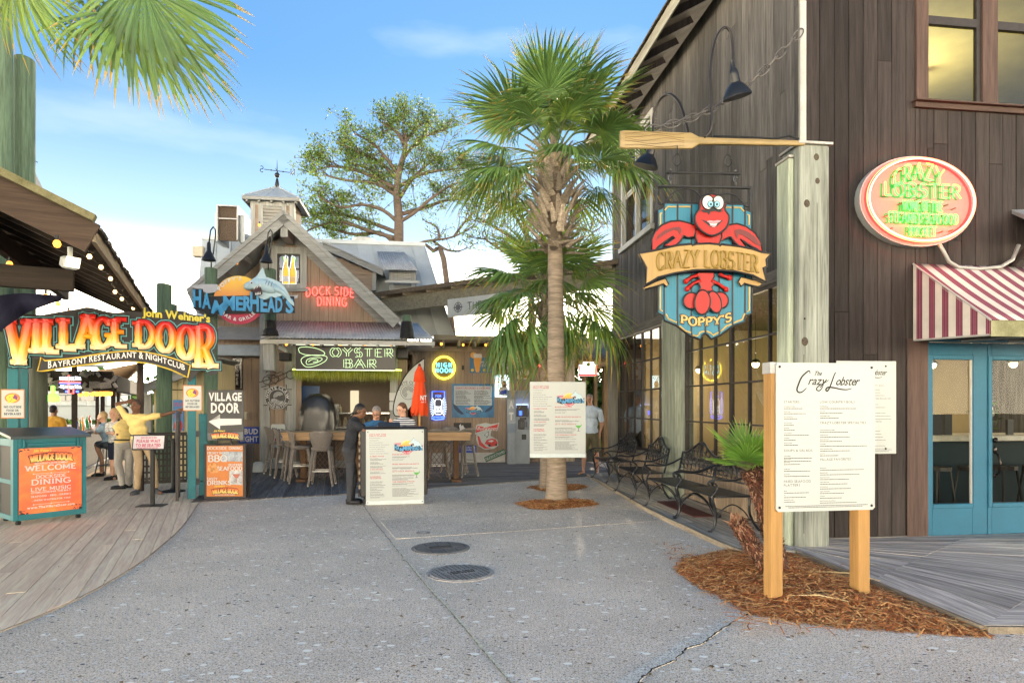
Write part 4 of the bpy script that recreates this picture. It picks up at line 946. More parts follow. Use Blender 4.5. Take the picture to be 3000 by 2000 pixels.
# louvred dormer
a=at(1140,800,20.3);b_=at(1219,800,20.3);zt1,zb1=at(1180,790,20.3)[1],at(1180,880,20.3)[1]
dm_=T('louvred_dormer','small dormer with white louvres under a corrugated hood on the metal roof','dormer',(0,0,0),TH)
mb=MB();mb.bx(a[0],b_[0],20.32,21.5,zb1,zt1);mb.build('side_wall',brown_bx,dm_)
la,lb_=at(1155,800,20.3)[0],at(1205,800,20.3)[0]
mb=MB();mb.bx(a[0],la,20.24,20.31,zb1,zt1);mb.bx(lb_,b_[0],20.24,20.31,zb1,zt1);mb.bx(la,lb_,20.24,20.31,at(1,804,20.3)[1]+.0,zt1);mb.build('louvre_frame',gtrim,dm_)
zz=at(1180,853,20.3)[1];z_hi=at(1180,804,20.3)[1]
for i in range(7):
 z=zz+(z_hi-zz)*(i+.4)/7;mb=MB();mb.box(((la+lb_)/2,20.27,z),(lb_-la,.09,.015),rot=MX.Rotation(R(-40),3,'X'));mb.build('slat',white_trim,dm_)
mb=MB();mb.bx(la,lb_,20.305,20.318,zz,z_hi);mb.build('louvre_back',dark_back,dm_)
mb=MB();mb.bx(a[0]-.1,b_[0]+.1,19.93,19.97,at(1,794,19.9)[1]-.05,at(1,794,19.9)[1]+.02);mb.build('hood_fascia',white_trim,dm_)
corrug(at(1119,790,19.9)[0],at(1224,790,19.9)[0],19.9,at(1170,790,19.9)[1],20.95,at(1160,738,20.95)[1],.085,.014,'hood_sheet',dm_,x0b=at(1104,738,20.95)[0],x1b=at(1184,738,20.95)[0])
# shed dormer behind right rake
sd_=T('shed_dormer','brown horizontal sided shed dormer half hidden behind the gable slope','dormer',(0,0,0),TH)
x0_,x1_=at(985,780,20.0)[0],at(1092,780,20.0)[0];zl,zr2=at(985,738,20)[1],at(1092,788,20)[1];zbb=at(1000,850,20)[1]
z=zbb;k=0
while z<zl:
 zc=z+.16;xm=x1_ if zc<zr2 else x0_+(x1_-x0_)*(zl-zc)/(zl-zr2)
 if xm>x0_+.1:mb=MB();mb.bx(x0_,xm,19.98-.01*(k%2),20.05,z+.004,zc);mb.build('siding_board',brown_bx,sd_)
 z=zc;k+=1
mb=MB();mb.bx(x1_-.0,x1_+.1,19.9,20.1,zbb,zr2-.02);mb.build('corner_trim',gtrim,sd_)
mb=MB();q0,q1=at(945,712,19.7),at(1122,792,19.7);mb.plate([(q0[0],q0[1]),(q1[0],q1[1]),(q1[0],q1[1]-.16),(q0[0],q0[1]-.16)],19.7,19.75);mb.plate([(q0[0],q0[1]+.05),(q1[0],q1[1]+.05),(q1[0],q1[1]),(q0[0],q0[1])],19.65,21.5);mb.build('shed_roof',gtrim_x,sd_)
# exhaust cap, roof boxes
ex=T('exhaust_cap','round pale roof exhaust cap on the metal roof ridge','vent',(0,0,0),TH)
q=at(1065,727,21.6);mb=MB();r_=.36;mb.lathe([(r_*.9,-.1),(r_*.9,.12),(r_,.14),(r_*1.02,.28),(r_*.9,.30),(0,.31)],24,(q[0],21.6,q[1]));mb.build('cap',pm('pale_paint',(.7,.7,.66),.5,.1,4,.05,dirt=.3),ex,40)
vb=T('vent_duct','dark boxy kitchen duct with metal sides on the left of the roof','duct',(0,0,0),TH)
a,b_=at(637,650,19.6),at(700,650,19.6);z0_,z1_=at(660,705,19.6)[1],at(660,603,19.6)[1]
mb=MB();mb.bx(a[0],a[0]+.04,19.5,20.6,z0_,z1_,.005);mb.bx(b_[0]-.04,b_[0],19.5,20.6,z0_,z1_,.005);mb.bx(a[0]+.04,b_[0]-.04,19.5,20.6,z1_-.04,z1_,.005);mb.bx(a[0]+.04,b_[0]-.04,19.52,19.56,z0_+(z1_-z0_)*.6,z0_+(z1_-z0_)*.63);mb.build('duct_frame',galv,vb)
mb=MB();mb.bx(a[0]+.04,b_[0]-.04,19.6,19.65,z0_,z1_-.04);mb.build('mesh_screen',pm('rusty_mesh',(.10,.075,.055),.9,.35,30,.2),vb)
mb=MB();mb.bx(a[0]-.1,a[0]-.01,19.7,20.5,z0_,z1_-.18);mb.build('side_flap',galv2,vb);mb=MB();mb.bx(b_[0]+.01,b_[0]+.14,19.7,20.5,z0_,z1_-.22);mb.build('side_flap',galv2,vb)
cb_=T('roof_box','tan electrical box standing off the left end of the metal roof','box',(0,0,0),TH);q=at(581,737,21)
mb=MB();mb.bx(q[0]-.15,q[0]+.16,20.9,21.2,q[1]-.16,q[1]+.16,.01);mb.build('case',flat('tan_metal',(.42,.38,.30),.6),cb_);mb=MB();mb.bx(q[0]+.1,q[0]+.5,21.2,21.24,q[1]-.03,q[1]+.03);mb.build('bracket',galv,cb_)
# cupola
cu=T('cupola','square louvred cupola with a low pyramid roof on the bar ridge','cupola',(0,0,0),TH);cc=18.6
x0_,x1_=at(734,650,cc)[0],at(861,650,cc)[0];z1_,z0_=at(800,580,cc)[1],at(800,720,cc)[1];cxx=(x0_+x1_)/2;wd=x1_-x0_
z=z0_;k=0
mb=MB();mb.bx(x0_+.02,x1_-.02,cc+.03,cc+wd,z0_,z1_);mb.build('core',MATS['brown_sheath'],cu)
l0,l1=at(771,640,cc)[0],at(826,640,cc)[0];lz=at(800,605,cc)[1]
while z<z1_-.1:
 for a,b_ in((x0_+.12,l0-.12),(l1+.12,x1_-.12)):mb=MB();mb.bx(a,b_,cc+.005+.006*(k%2),cc+.03,z+.004,z+.15);mb.build('siding_board',brown_bx,cu)
 z+=.15;k+=1
mb=MB();mb.bx(x0_,x0_+.12,cc-.01,cc+.03,z0_,z1_);mb.bx(x1_-.12,x1_,cc-.01,cc+.03,z0_,z1_);mb.bx(x0_+.12,x1_-.12,cc-.01,cc+.03,z1_-.2,z1_)
mb.bx(x1_-.0,x1_+.02,cc,cc+.12,z0_,z1_);mb.bx(l0-.12,l0,cc-.03,cc,z0_,lz+.12);mb.bx(l1,l1+.12,cc-.03,cc,z0_,lz+.12);mb.bx(l0,l1,cc-.03,cc,lz,lz+.12);mb.build('frame',gtrim,cu)
for i in range(12):
 z=z0_+(lz-z0_)*(i+.5)/12;mb=MB();mb.box(((l0+l1)/2,cc-.0,z),(l1-l0,.08,.014),rot=MX.Rotation(R(-40),3,'X'));mb.build('slat',white_trim,cu)
mb=MB();mb.bx(l0,l1,cc+.03,cc+.045,z0_,lz);mb.build('louvre_back',dark_back,cu)
e_=(at(882,572,cc-.3)[0]-at(715,572,cc-.3)[0])/2;ez=at(800,572,cc-.3)[1];az=at(797,549,cc+wd/2)[1]+.03;cy=cc+wd/2
B4=[(cxx-e_,cy-e_),(cxx+e_,cy-e_),(cxx+e_,cy+e_),(cxx-e_,cy+e_)]
mb=MB();mb.add([(*p,ez)for p in B4]+[(cxx,cy,az)],[(0,1,4),(1,2,4),(2,3,4),(3,0,4),(3,2,1,0)]);
for p in B4:mb.tube([(*p,ez+.01),(cxx,cy,az+.01)],.018,6)
for k in range(1,5):x=cxx-e_+2*e_*k/5;mb.tube([(x,cy-e_,ez+.01),(cxx+(x-cxx)*.3,cy-e_*.3,ez+(az-ez)*.7+.01)],.008,5)
mb.build('roof',galv2,cu)
mb=MB()
for i in range(4):
 p,q=B4[i],B4[(i+1)%4];mb.beam((*p,ez-.05),(*q,ez-.05),.03,.09)
mb.build('fascia',gtrim_x,cu)
mb=MB()
for i in range(5):x=cxx-e_+.1+i*(2*e_-.2)/4;mb.bx(x-.025,x+.025,cy-e_+.02,cc,ez-.14,ez-.05)
mb.build('rafter_tail',gtrim,cu)
wv=T('weather_vane','thin iron weather vane mast with reversed compass letters above the cupola','weather vane',(0,0,0),TH)
zt_v=at(796,468,cy)[1];zarm=at(796,493,cy)[1];mb=MB();mb.tube([(cxx,cy,az-.05),(cxx,cy,zt_v-.25),(cxx,cy,zt_v)],[.015,.012,.003],6);mb.sph((cxx,cy,az+.32),.075,12,8);mb.lathe([(.05,0),(.07,.05),(.04,.2),(.03,.25)],8,(cxx,cy,az-.03));mb.build('mast',black_metal,wv,True)
mb=MB();aw_=.36;mb.tube([(cxx-aw_,cy,zarm-.04),(cxx+aw_,cy,zarm-.10)],.010,6);mb.tube([(cxx,cy-.2,zarm-.07),(cxx,cy+.2,zarm-.07)],.009,6)
for s_ in(-1,1):mb.sph((cxx+s_*aw_*.45,cy,zarm-.07-s_*.014),.022,8,6)
mb.build('arm',black_metal,wv)
mb=MB();neon(mb,'S',-(cxx-aw_-.06),zarm-.12,.17,.011,y=cy,n=5);neon(mb,'N',-(cxx+aw_+.07),zarm-.17,.17,.011,y=cy,n=5);mb.v=[(-x,y,z)for x,y,z in mb.v];mb.build('compass_letter',black_metal,wv)
# diagonal canopy
cn_=T('walkway_canopy','weathered timber canopy beam running between the bar gable and the dark restaurant','canopy',(0,0,0))
pa,pb=V((-4.2,19.9,5.03)),V((2.62,15.3,5.03));dd=(pb-pa).normalized();nn=V((-dd.y,dd.x,0));
mb=MB();P=[pa-nn*.25,pb-nn*.25,pb+nn*2.4+V((0,0,.35)),pa+nn*2.4+V((0,0,.35))];mb.add(P+[p-V((0,0,.06))for p in P],[(0,1,2,3),(7,6,5,4),(0,4,5,1),(2,6,7,3),(1,5,6,2),(0,3,7,4)]);mb.build('roof_deck',pm('dark_deck_roof',(.10,.08,.06),.9,.25,4,.2),cn_)
mb=MB();mb.beam(pa-V((0,0,.36)),pb-V((0,0,.36)),.09,.42,bev=.01);mb.build('beam',wood('old_beam',(.27,.25,.18),0),cn_)
mb=MB();mb.beam(pa-nn*.26-V((0,0,.04)),pb-nn*.26-V((0,0,.04)),.03,.12);mb.build('fascia',wood('fascia_brown',(.12,.09,.06),0),cn_)
for i in range(9):
 p=pa+(pb-pa)*(i+.5)/9;mb=MB();mb.beam(p-nn*.22-V((0,0,.11)),p+nn*2.3+V((0,0,.2)),.05,.1);mb.build('rafter',wood('rafter_wood',(.28,.24,.17),1),cn_)
def on_beam(px,o=.06):
 t=(px-1500)/F;q0=pa-nn*o;s_=(t*q0.y-q0.x)/(dd.x-t*dd.y);return q0+dd*s_
p0,p1=on_beam(1312),on_beam(1470);w_=(p1-p0).length;pm_=(p0+p1)/2;zc=H-(895-HZ)/F*pm_.y;hh=54*pm_.y/F
sb=T('canopy_name_board','pale grey name board with a small compass rose hanging on the canopy beam','sign',(pm_.x,pm_.y,zc),math.atan2(dd.y,dd.x))
mb=MB();mb.box((0,0,0),(w_,.03,hh),bev=.003);mb.build('panel',pm('pale_board',(.5,.52,.5),.6,.1,3,.05),sb)
mb=MB()
for k in range(8):
 a=k*math.pi/4;r1=.19 if k%2==0 else .12;c_,s_=math.cos(a),math.sin(a);q=lambda r,b:(-w_/2+.38+math.cos(b)*r,math.sin(b)*r);poly(mb,[q(0,a),q(.07,a-.35),q(r1,a),q(.07,a+.35)],-.018)
ring(mb,-w_/2+.38,0,.12,.14,-.019);neon(mb,'THE',-w_/2+.95,-.1,.2,.012,y=-.018,n=4);mb.build('lettering',grey_pr,sb)
# small roofs right of the wall and the sunlit covered passage
ps=T('covered_passage','sunlit timber passage with corrugated roof between the sign wall and the restaurant','passage',(0,0,0),TH)
x0_,x1_=at(1683,1100,18.9)[0],at(1812,1100,18.9)[0]+1.2
corrug(x0_,x1_,18.3,at(1740,1052,18.3)[1],19.8,at(1740,1018,19.8)[1],.1,.016,'roof_sheet',ps,pm('old_corrugated',(.28,.22,.16),.6,.2,4,.05))
mb=MB();z_=at(1740,1056,18.32)[1];mb.bx(x0_,x1_,18.32,18.42,z_-.16,z_-.01,.005);mb.build('beam',wood('gold_wood',(.42,.30,.17),0),ps)
mb=MB();q=at(1690,1020,20)[1];mb.add([(x0_,19.8,q),(x1_,19.8,q-.1),(x1_,24,q+.7),(x0_,24,q+.9)],[(0,1,2,3)]);mb.bx(x0_,x1_,19.75,19.82,q-.35,q+.0);mb.build('upper_roof',wood('gold_wood_r',(.34,.24,.14),0),ps)
for px,c,w in((1745,20.5,.12),(1779,19.4,.22),(1712,21.5,.14)):
 x=at(px,1200,c)[0];mb=MB();mb.bx(x-w/2,x+w/2,c,c+w,.02,3.3,.01);mb.build('post',wood('gold_wood_z',(.34,.24,.14),2),ps)
mb=MB()
for k in range(14):
 x=at(1690,1200,22)[0]+k*.16;mb.bx(x,x+.05,22,22.05,.1,1.0)
mb.bx(at(1690,1200,22)[0],at(1690,1200,22)[0]+2.4,22,22.06,1.0,1.06);mb.build('railing',MATS['gold_wood_z'],ps)
for k in range(5):mb=MB();y=19.2+k*.9;mb.bx(x0_,x1_,y,y+.05,z_+.05,z_+.2);mb.build('joist',MATS['gold_wood'],ps)
# shark logo used on the big sign and on the menus
def shark_logo(root,sc=1.0,dx=0,dz=0,y=-.0,th=.0,flatv=True):
 """pixel-like units of the big sign: origin at circle centre (701,879), x right, z up; sc scales to metres"""
 def Pn(*q):return[((px-701)*sc+dx,-(py-879)*sc+dz)for px,py in q]
 nm='logo' if flatv else 'relief'
 e=.0006 if flatv else .012
 def put(mats,fn,name):mb=MB();fn(mb);mb.build(name,mats,root)
 grad=MATS.get('sunset_disc')
 m=vcol('sunset_disc',.5)
 mb=MB();cx,cz=dx,dz;r=71*sc;n=36;rows=10;vs=[];fs=[]
 for j in range(rows+1):
  z=r-2*r*j/rows;hw=math.sqrt(max(0,r*r-z*z))
  for i in range(9):vs.append((cx-hw+2*hw*i/8,y-e,cz+z))
 for j in range(rows):
  for i in range(8):a=j*9+i;fs.append((a,a+9,a+10,a+1))
 mb.add(vs,fs);
 if not flatv:mb.plate(ell(cx,cz,r,r,0,350,35),y-e+.001,y+.03)
 me=mb.mesh('sun_disc',m)
 def colf(co):
  v=(co.z-cz)/r
  if v>-.25:t=min(1,max(0,(v+.25)/1.25));return(.62+.25*t,.13+.42*t,.07-.02*t)
  return(.42,.03,.07)
 paint(me,colf);link('sun_disc',me,root)
 lb=flat('logo_blue',(.07,.36,.66),.4);bk=black_pr
# cloud wisps
 put(flat('cloud_grey',(.52,.52,.55),.6)if not flatv else flat('cloud_pink',(.62,.25,.32),.6),lambda mb:(poly(mb,Pn((565,842),(600,836),(640,835),(648,845),(636,858),(612,862),(600,855),(585,848)),y-e*2,0 if flatv else .02),poly(mb,Pn((800,866),(868,862),(866,870),(830,880),(800,876)),y-e*2,0 if flatv else .02)),'cloud')
 letters=[('H',577,852,50,22),('A',602,862,44,24),('M',627,880,38,32),('M',660,868,42,33),('E',695,870,40,20),('R',716,868,42,23),('H',735,855,56,24),('E',764,868,44,19),('A',783,868,44,22),('D',806,868,44,20),("'",826,866,20,5),('S',835,872,42,22)]
 def lett(mb,grow,yy,t):
  for ch,x,y0,h,w in letters:
   vs,fsx,gw=glyph(ch,.05+grow);ang=R(-14)if ch=='M' and x<650 else 0;X0,Z0=Pn((x,y0+h))[0]
   P=[]
   for u,v in vs:
    a,b_=(u/gw-.5)*w*sc*(1+grow*.6)+w*sc/2,(v-.5)*h*sc*(1+grow*.8)+h*sc/2;P.append((X0+a*math.cos(ang)-b_*math.sin(ang),yy,Z0+a*math.sin(ang)+b_*math.cos(ang)))
   mb.add(P,fsx)
   if t:
    n=len(P);cnt={(f[i],f[(i+1)%len(f)])for f in fsx for i in range(len(f))}
    mb.add(P+[(p[0],p[1]+t,p[2])for p in P],[(b2,a2,a2+n,b2+n)for a2,b2 in cnt if(b2,a2)not in cnt])
 put(bk,lambda mb:(poly(mb,Pn((575,850),(602,850),(604,872),(735,866),(735,852),(762,852),(764,864),(858,866),(860,915),(640,922),(632,928),(575,908)),y-e*3,0 if flatv else .03)),'letter_shadow')
 put(lb,lambda mb:lett(mb,0,y-e*6-(0 if flatv else .03),0 if flatv else .03),'lettering')
# small words on arcs
 wp=flat('logo_white',(.8,.8,.78),.5)
 mb=MB();text(mb,"POPPY'S",dx-27*sc,dz,11.5*sc,y=y-e*4-(0 if flatv else .02),align='C',off=.04,sp=.2,warp=lambda X,Z:(dx+math.sin((X-dx)/(56*sc))*(56*sc+Z-dz),dz+math.cos((X-dx)/(56*sc))*(56*sc+Z-dz)))
 text(mb,"BAR & GRILLE",dx,dz,10*sc,y=y-e*4-(0 if flatv else .02),align='C',off=.04,sp=.22,warp=lambda X,Z:(dx+math.sin((X-dx)/(58*sc))*(58*sc-(Z-dz)+4*sc),dz-math.cos((X-dx)/(58*sc))*(58*sc-(Z-dz)+4*sc)))
 mb.build('small_lettering',wp,root)
# shark
 body=[(719,846),(723,836),(735,825),(748,815),(757,806),(770,785),(779,812),(800,818),(818,826),(830,838),(838,850),(848,872),(858,885),(858,895),(848,888),(836,872),(826,864),(818,868),(806,872),(795,868),(788,874),(776,878),(762,874),(752,862),(750,856),(756,850),(766,846),(760,836),(748,842),(738,850),(728,852)]
 pale=flat('shark_blue',(.50,.68,.74),.45)
 if flatv:
  put(bk,lambda mb:poly(mb,Pn(*[((x-785)*1.03+785,(y_-845)*1.05+845)for x,y_ in body]),y-e*7),'shark_outline');put(pale,lambda mb:poly(mb,Pn(*body),y-e*9),'shark')
 else:
  mb=MB();poly(mb,Pn(*body),y-.065,.05);mb.build('shark',pale,root)
  mb=MB();mb.sph(((776-701)*sc+dx,y-.10,-(838-879)*sc+dz),(42*sc,.10,19*sc),18,10,MX.Rotation(R(18),3,'Y'));mb.sph(((740-701)*sc+dx,y-.12,-(838-879)*sc+dz),(23*sc,.09,13*sc),14,8,MX.Rotation(R(-15),3,'Y'))
  mb.tube([((800-701)*sc+dx,y-.09,-(842-879)*sc+dz),((822-701)*sc+dx,y-.09,-(852-879)*sc+dz),((842-701)*sc+dx,y-.08,-(872-879)*sc+dz),((858-701)*sc+dx,y-.07,-(893-879)*sc+dz)],[.10,.07,.04,.008],8);mb.build('shark_body',pale,root,True)
 ey=y-e*12 if flatv else y-.235
 mouth=Pn((746,858),(752,846),(764,838),(770,848),(774,864),(766,870),(754,866));put(flat('shark_mouth',(.05,.015,.02),.5),lambda mb:poly(mb,mouth,y-e*11 if flatv else y-.225),'mouth')
 put(wp,lambda mb:[poly(mb,Pn((750+k*4,847-k*2.0),(753.5+k*4,844-k*2.0),(752+k*4.6,853-k*2)),ey)for k in range(5)]+[poly(mb,Pn((754+k*4,868-k*.3),(757.5+k*4,867-k*.3),(755.5+k*4,860-k)),ey)for k in range(4)],'teeth')
 put(wp,lambda mb:disc(mb,(743-701)*sc+dx,-(833-879)*sc+dz,5*sc,ey),'eye_white');put(bk,lambda mb:disc(mb,(744-701)*sc+dx,-(834-879)*sc+dz,2.4*sc,ey-.001),'pupil')
 if not flatv:put(grey_pr,lambda mb:[mb.tube([((784+k*8-701)*sc+dx,y-.195+abs(k-1)*.008,-(826+k-879)*sc+dz),((780+k*8-701)*sc+dx,y-.20+abs(k-1)*.008,-(838+k*2-879)*sc+dz)],.006,5)for k in range(3)],'gill_line')
CH=14.6
q=W(701,879,CH);sc=q.y/F
hs_=T('hammerhead_sign','carved shark sign with sunset disc and big blue letters on two green pilings','sign',q,TH)
shark_logo(hs_,sc,0,0,0,.03,False)
green_pile=wood('green_piling',(.10,.155,.105),2,.85,.3,.1,.4,(.03,.035,.02))
def piling(name_label,px,pytop,w,c,zb=0.0,lean=0,group='green mooring pilings',r=None,cone=False):
 p=W(px,pytop,c);r=r or w*p.y/F/2;t=T('wooden_piling',name_label,'piling',(p.x,p.y,zb),0,group);h=p.z-zb;mb=MB();rr=random.Random(int(px))
 n=20;prof=[]
 rows=12;vs=[]
 for j in range(rows+1):
  for k in range(n):a=2*math.pi*k/n;q_=r*(1.05-.08*j/rows)*(1+.02*math.sin(3*a+j));vs.append((q_*math.cos(a)+lean*j/rows,q_*math.sin(a),h*j/rows-(.0 if j<rows else .03*math.sin(a)*r*4)))
 fs=[(j*n+k,j*n+(k+1)%n,(j+1)*n+(k+1)%n,(j+1)*n+k)for j in range(rows)for k in range(n)]+[tuple(rows*n+k for k in range(n))]
 mb.add(vs,fs);mb.build('shaft',green_pile,t,50);return t,p,r
p1,a1_,r1=piling('green piling carrying the left half of the shark sign, with lamp on top',618,788,36,15.0)
p2,a2_,r2=piling('short green piling standing on the corrugated awning behind the shark',792,790,32,15.9,zb=cw0[1]+.12)
mb=MB();mb.lathe([(r2*1.5,-.05),(r2*1.35,.05),(r2*1.08,.1),(r2*1.06,.3)],14);mb.build('tar_collar',pm('tar',(.015,.015,.016),.6,.4,12,.3),p2)
tc2,pc2,rc2=piling('black capped stub post at the right end of the corrugated awning',1192,925,26,15.9,zb=cw0[1]+.1)
mb=MB();mb.lathe([(rc2*1.6,-.05),(rc2*1.5,.12),(rc2*1.1,.35)],14);mb.build('tar_collar',MATS['tar'],tc2)
piling('broad green piling standing behind the word sign and its teal post',481,835,37,14.6,r=.15);piling('small far piling top just above the yellow script',505,893,26,18)
# lamp heads on bent stems
def barn_lamp(name,label,px,pytop,pyshade,pyfoot,c,sw):
 p=W(px,pyfoot,c);t=T(name,label,'lamp',p,TH,'black barn lamps over the shark sign');s=p.y/F;zt_=(pyfoot-pytop)*s;zs=(pyfoot-pyshade)*s
 mb=MB();mb.tube([(0,0,0),(0.0,-.0,zs*.7),(.02,.06,zs*1.3),(.07,.05,zt_*.8),(.09,-.02,zt_*.96),(.07,-.1,zt_),(.03,-.14,zt_*.9),(0,-.16,zs+.22)],.016,6);mb.build('stem',black_metal,t,True)
 mb=MB();r=sw*s/2;mb.lathe([(r,0),(r*.92,.04),(r*.45,.18),(r*.3,.22),(r*.28,.36),(r*.18,.40),(0,.41)],18,(0,-.16,zs-.12));mb.lathe([(r*.98,.003),(r*.40,.17),(0,.18)],18,(0,-.16,zs-.12));mb.build('shade',black_metal,t,40);return t
barn_lamp('barn_lamp','black barn lamp on a tall thin stem above the left piling',619,668,752,788,14.9,38)
barn_lamp('barn_lamp','black barn lamp in front of the gable window trim',786,676,758,792,15.6,34)
# oyster bar neon
t,w,h,q=board('oyster_neon_sign','long black neon sign with an oyster outline and the words oyster bar','sign',(868,1011,1159,1084),16.3,flat('sign_black',(.012,.012,.014),.35),.06)
mb=MB();
for a,b_ in(((-w/2,0,-h/2),(w/2,0,-h/2)),((-w/2,0,h/2),(w/2,0,h/2))):mb.beam(a,b_,.02,.02)
mb.build('border',em('sign_border',(.9,.9,.7),.35,(.3,.3,.25)),t)
s=w/291
mb=MB();neon(mb,'OYSTER',(1061-1013.5)*s,(1047.5-1044)*s,24*s,.006,y=-.03,fit=182*s,sp=.25,double=.028);neon(mb,'BAR',(1055-1013.5)*s,(1047.5-1077)*s,24*s,.006,y=-.03,fit=94*s,sp=.25,double=.028);mb.build('letter_tube',neon_gry,t)
mb=MB();f=lambda pts:[((x-868)/1*s-w/2,-.03,h/2-(y-1011)*s)for x,y in pts]
o1=smooth_curve([(879,1034),(877,1022),(890,1018),(915,1019),(935,1024),(950,1032),(951,1040),(935,1043),(912,1042),(892,1040),(879,1034)],3)
o2=smooth_curve([(886,1066),(884,1055),(895,1046),(915,1042),(940,1042),(958,1046),(956,1057),(940,1068),(918,1076),(898,1077),(886,1066)],3)
o3=smooth_curve([(898,1064),(902,1055),(918,1050),(938,1049),(945,1054),(934,1062),(918,1068),(902,1070),(898,1064)],3);o4=smooth_curve([(905,1062),(915,1055),(930,1055),(932,1060),(918,1063)],3)
for o_,c_ in((o1,True),(o2,True),(o3,True),(o4,False)):mb.tube(f(o_[:-1]if c_ else o_),.007,5,closed=c_)
mb.build('oyster_tube',neon_gry,t)
# dock side dining
t=T('dining_neon_sign','red neon words dock side dining on the brown gable boards','sign',W(970,865,CA-.02),TH);s=W(970,865,CA).y/F
mb=MB();wv_=lambda X,Z:(X+.0*Z,Z-.12*(X*X)*.0+.10*math.cos(X*1.1)-.10-X*.0)
neon(mb,'DOCK SIDE',-.02,(865-865)*s,24*s,.009,y=-.07,fit=134*s,sp=.3,warp=lambda X,Z:(X+.12*Z*X,Z-.16*X*X));neon(mb,'DINING',.03,(865-895)*s,24*s,.009,y=-.07,fit=82*s,sp=.3,warp=lambda X,Z:(X+.12*(Z+.3)*X,Z-.16*X*X));mb.build('letter_tube',neon_red,t)
mb=MB();
for x in(-.5,-.2,.1,.4):mb.tube([(x,-.02,-.0),(x+.1,-.04,-.02),(x+.25,-.02,.02)],.006,4)
mb.build('cable',black_metal,t)
# red and small neon between wall and palm
def circ_sign(name,label,px,py,rp,c):p=W(px,py,c);return T(name,label,'sign',p,TH),p.y/F
t,s=circ_sign('high_noon_neon','yellow neon ring around blue words high noon on the brown wall',1300.6,1077,32,CB-.03)
mb=MB();mb.tube([(math.cos(a*math.pi/20)*31*s,-.05,math.sin(a*math.pi/20)*32*s)for a in range(40)],.028,8,closed=True);mb.build('ring_tube',neon_yel,t)
mb=MB();disc(mb,0,0,30*s,-.01);mb.build('backing',flat('olive_back',(.22,.15,.04),.6),t)
mb=MB();neon(mb,'HIGH',0,2*s,12*s,.010,y=-.05,fit=44*s,sp=.45);neon(mb,'NOON',0,-14*s,12*s,.010,y=-.05,fit=50*s,sp=.35);mb.build('letter_tube',neon_cyan,t)
# bud can neon
t,w,h,q=board('can_neon_sign','blue framed neon sign with a white beer can and rays','sign',(1264,1143,1304,1229),CB-.03,flat('navy_panel',(.01,.012,.05),.4),.03)
mb=MB();mb.tube([(-w*.45,-.03,-h*.32),(-w*.45,-.03,h*.46),(w*.45,-.03,h*.46),(w*.45,-.03,-h*.32)],.012,6);mb.tube([(-w*.5,-.03,-h*.46),(-w*.2,-.03,-h*.5),(w*.45,-.03,-h*.47)],.012,6);mb.build('frame_tube',neon_blue,t)
mb=MB();mb.tube([(-w*.26,-.04,h*.12),(-w*.26,-.04,-h*.28),(-w*.18,-.04,-h*.32),(w*.18,-.04,-h*.32),(w*.26,-.04,-h*.28),(w*.26,-.04,h*.12),(w*.16,-.04,h*.2),(-w*.16,-.04,h*.2)],.009,5,closed=True)
neon(mb,'BUD',0,-h*.13,h*.09,.008,y=-.04,sp=.3);neon(mb,'LIGHT',0,-h*.25,h*.08,.007,y=-.04,fit=w*.44,sp=.3)
for a in range(-4,5):
 for sx_ in(-1,1):r0,r1_=w*.36,w*.62;an=a*.19;mb.tube([(sx_*math.cos(an)*r0,-.03,math.sin(an)*r0*1.6-h*.06),(sx_*math.cos(an)*r1_,-.03,math.sin(an)*r1_*1.6-h*.06)],.007,4)
mb.build('can_tube',neon_wht,t)
mb=MB();neon(mb,'FOR',0,h*.27,h*.07,.006,y=-.04,sp=.3);neon(mb,'CERTIFIED FRESH',0,-h*.44,h*.055,.005,y=-.045,fit=w*.95,sp=.3);mb.build('word_tube',neon_blue,t);mb=MB();text(mb,'AVAILABLE',0,h*.36,h*.07,y=-.02,align='C',fit=w*.7);mb.build('faded_word',red_pr,t)
# brighter beer poster
t,w,h,q=board('beer_glass_poster','blue poster with an overflowing orange beer glass, made brighter','poster',(1376,1047,1440,1092),CB-.03,pm('poster_blue',(.03,.18,.36),.4,.35,6,0),.012)
mb=MB();poly(mb,[q(1388,1038),q(1408,1036),q(1411,1050),q(1404,1090),q(1394,1090),q(1388,1060)],-.004);mb.build('beer_glass',flat('beer_orange',(.8,.35,.03),.4),t)
mb=MB();disc(mb,*q(1387,1040),9*w/64,-.003,16);mb.build('orange_slice',flat('slice',(.85,.45,.12),.5),t);mb=MB();poly(mb,[q(1388,1048),q(1387,1036),q(1411,1037),q(1412,1048)],-.006);mb.build('foam',white_pr,t)
mb=MB();text(mb,'MADE',*q(1423,1065),.08,align='C');text(mb,'BRIGHTER',*q(1425,1074),.08,align='C',fit=w*.42);mb.build('lettering',white_pr,t)
mb=MB();[disc(mb,*q(x,1084),4.5*w/64,-.004,12)for x in(1384,1420,1433)];mb.build('bottle_cap',yellow_pr,t)
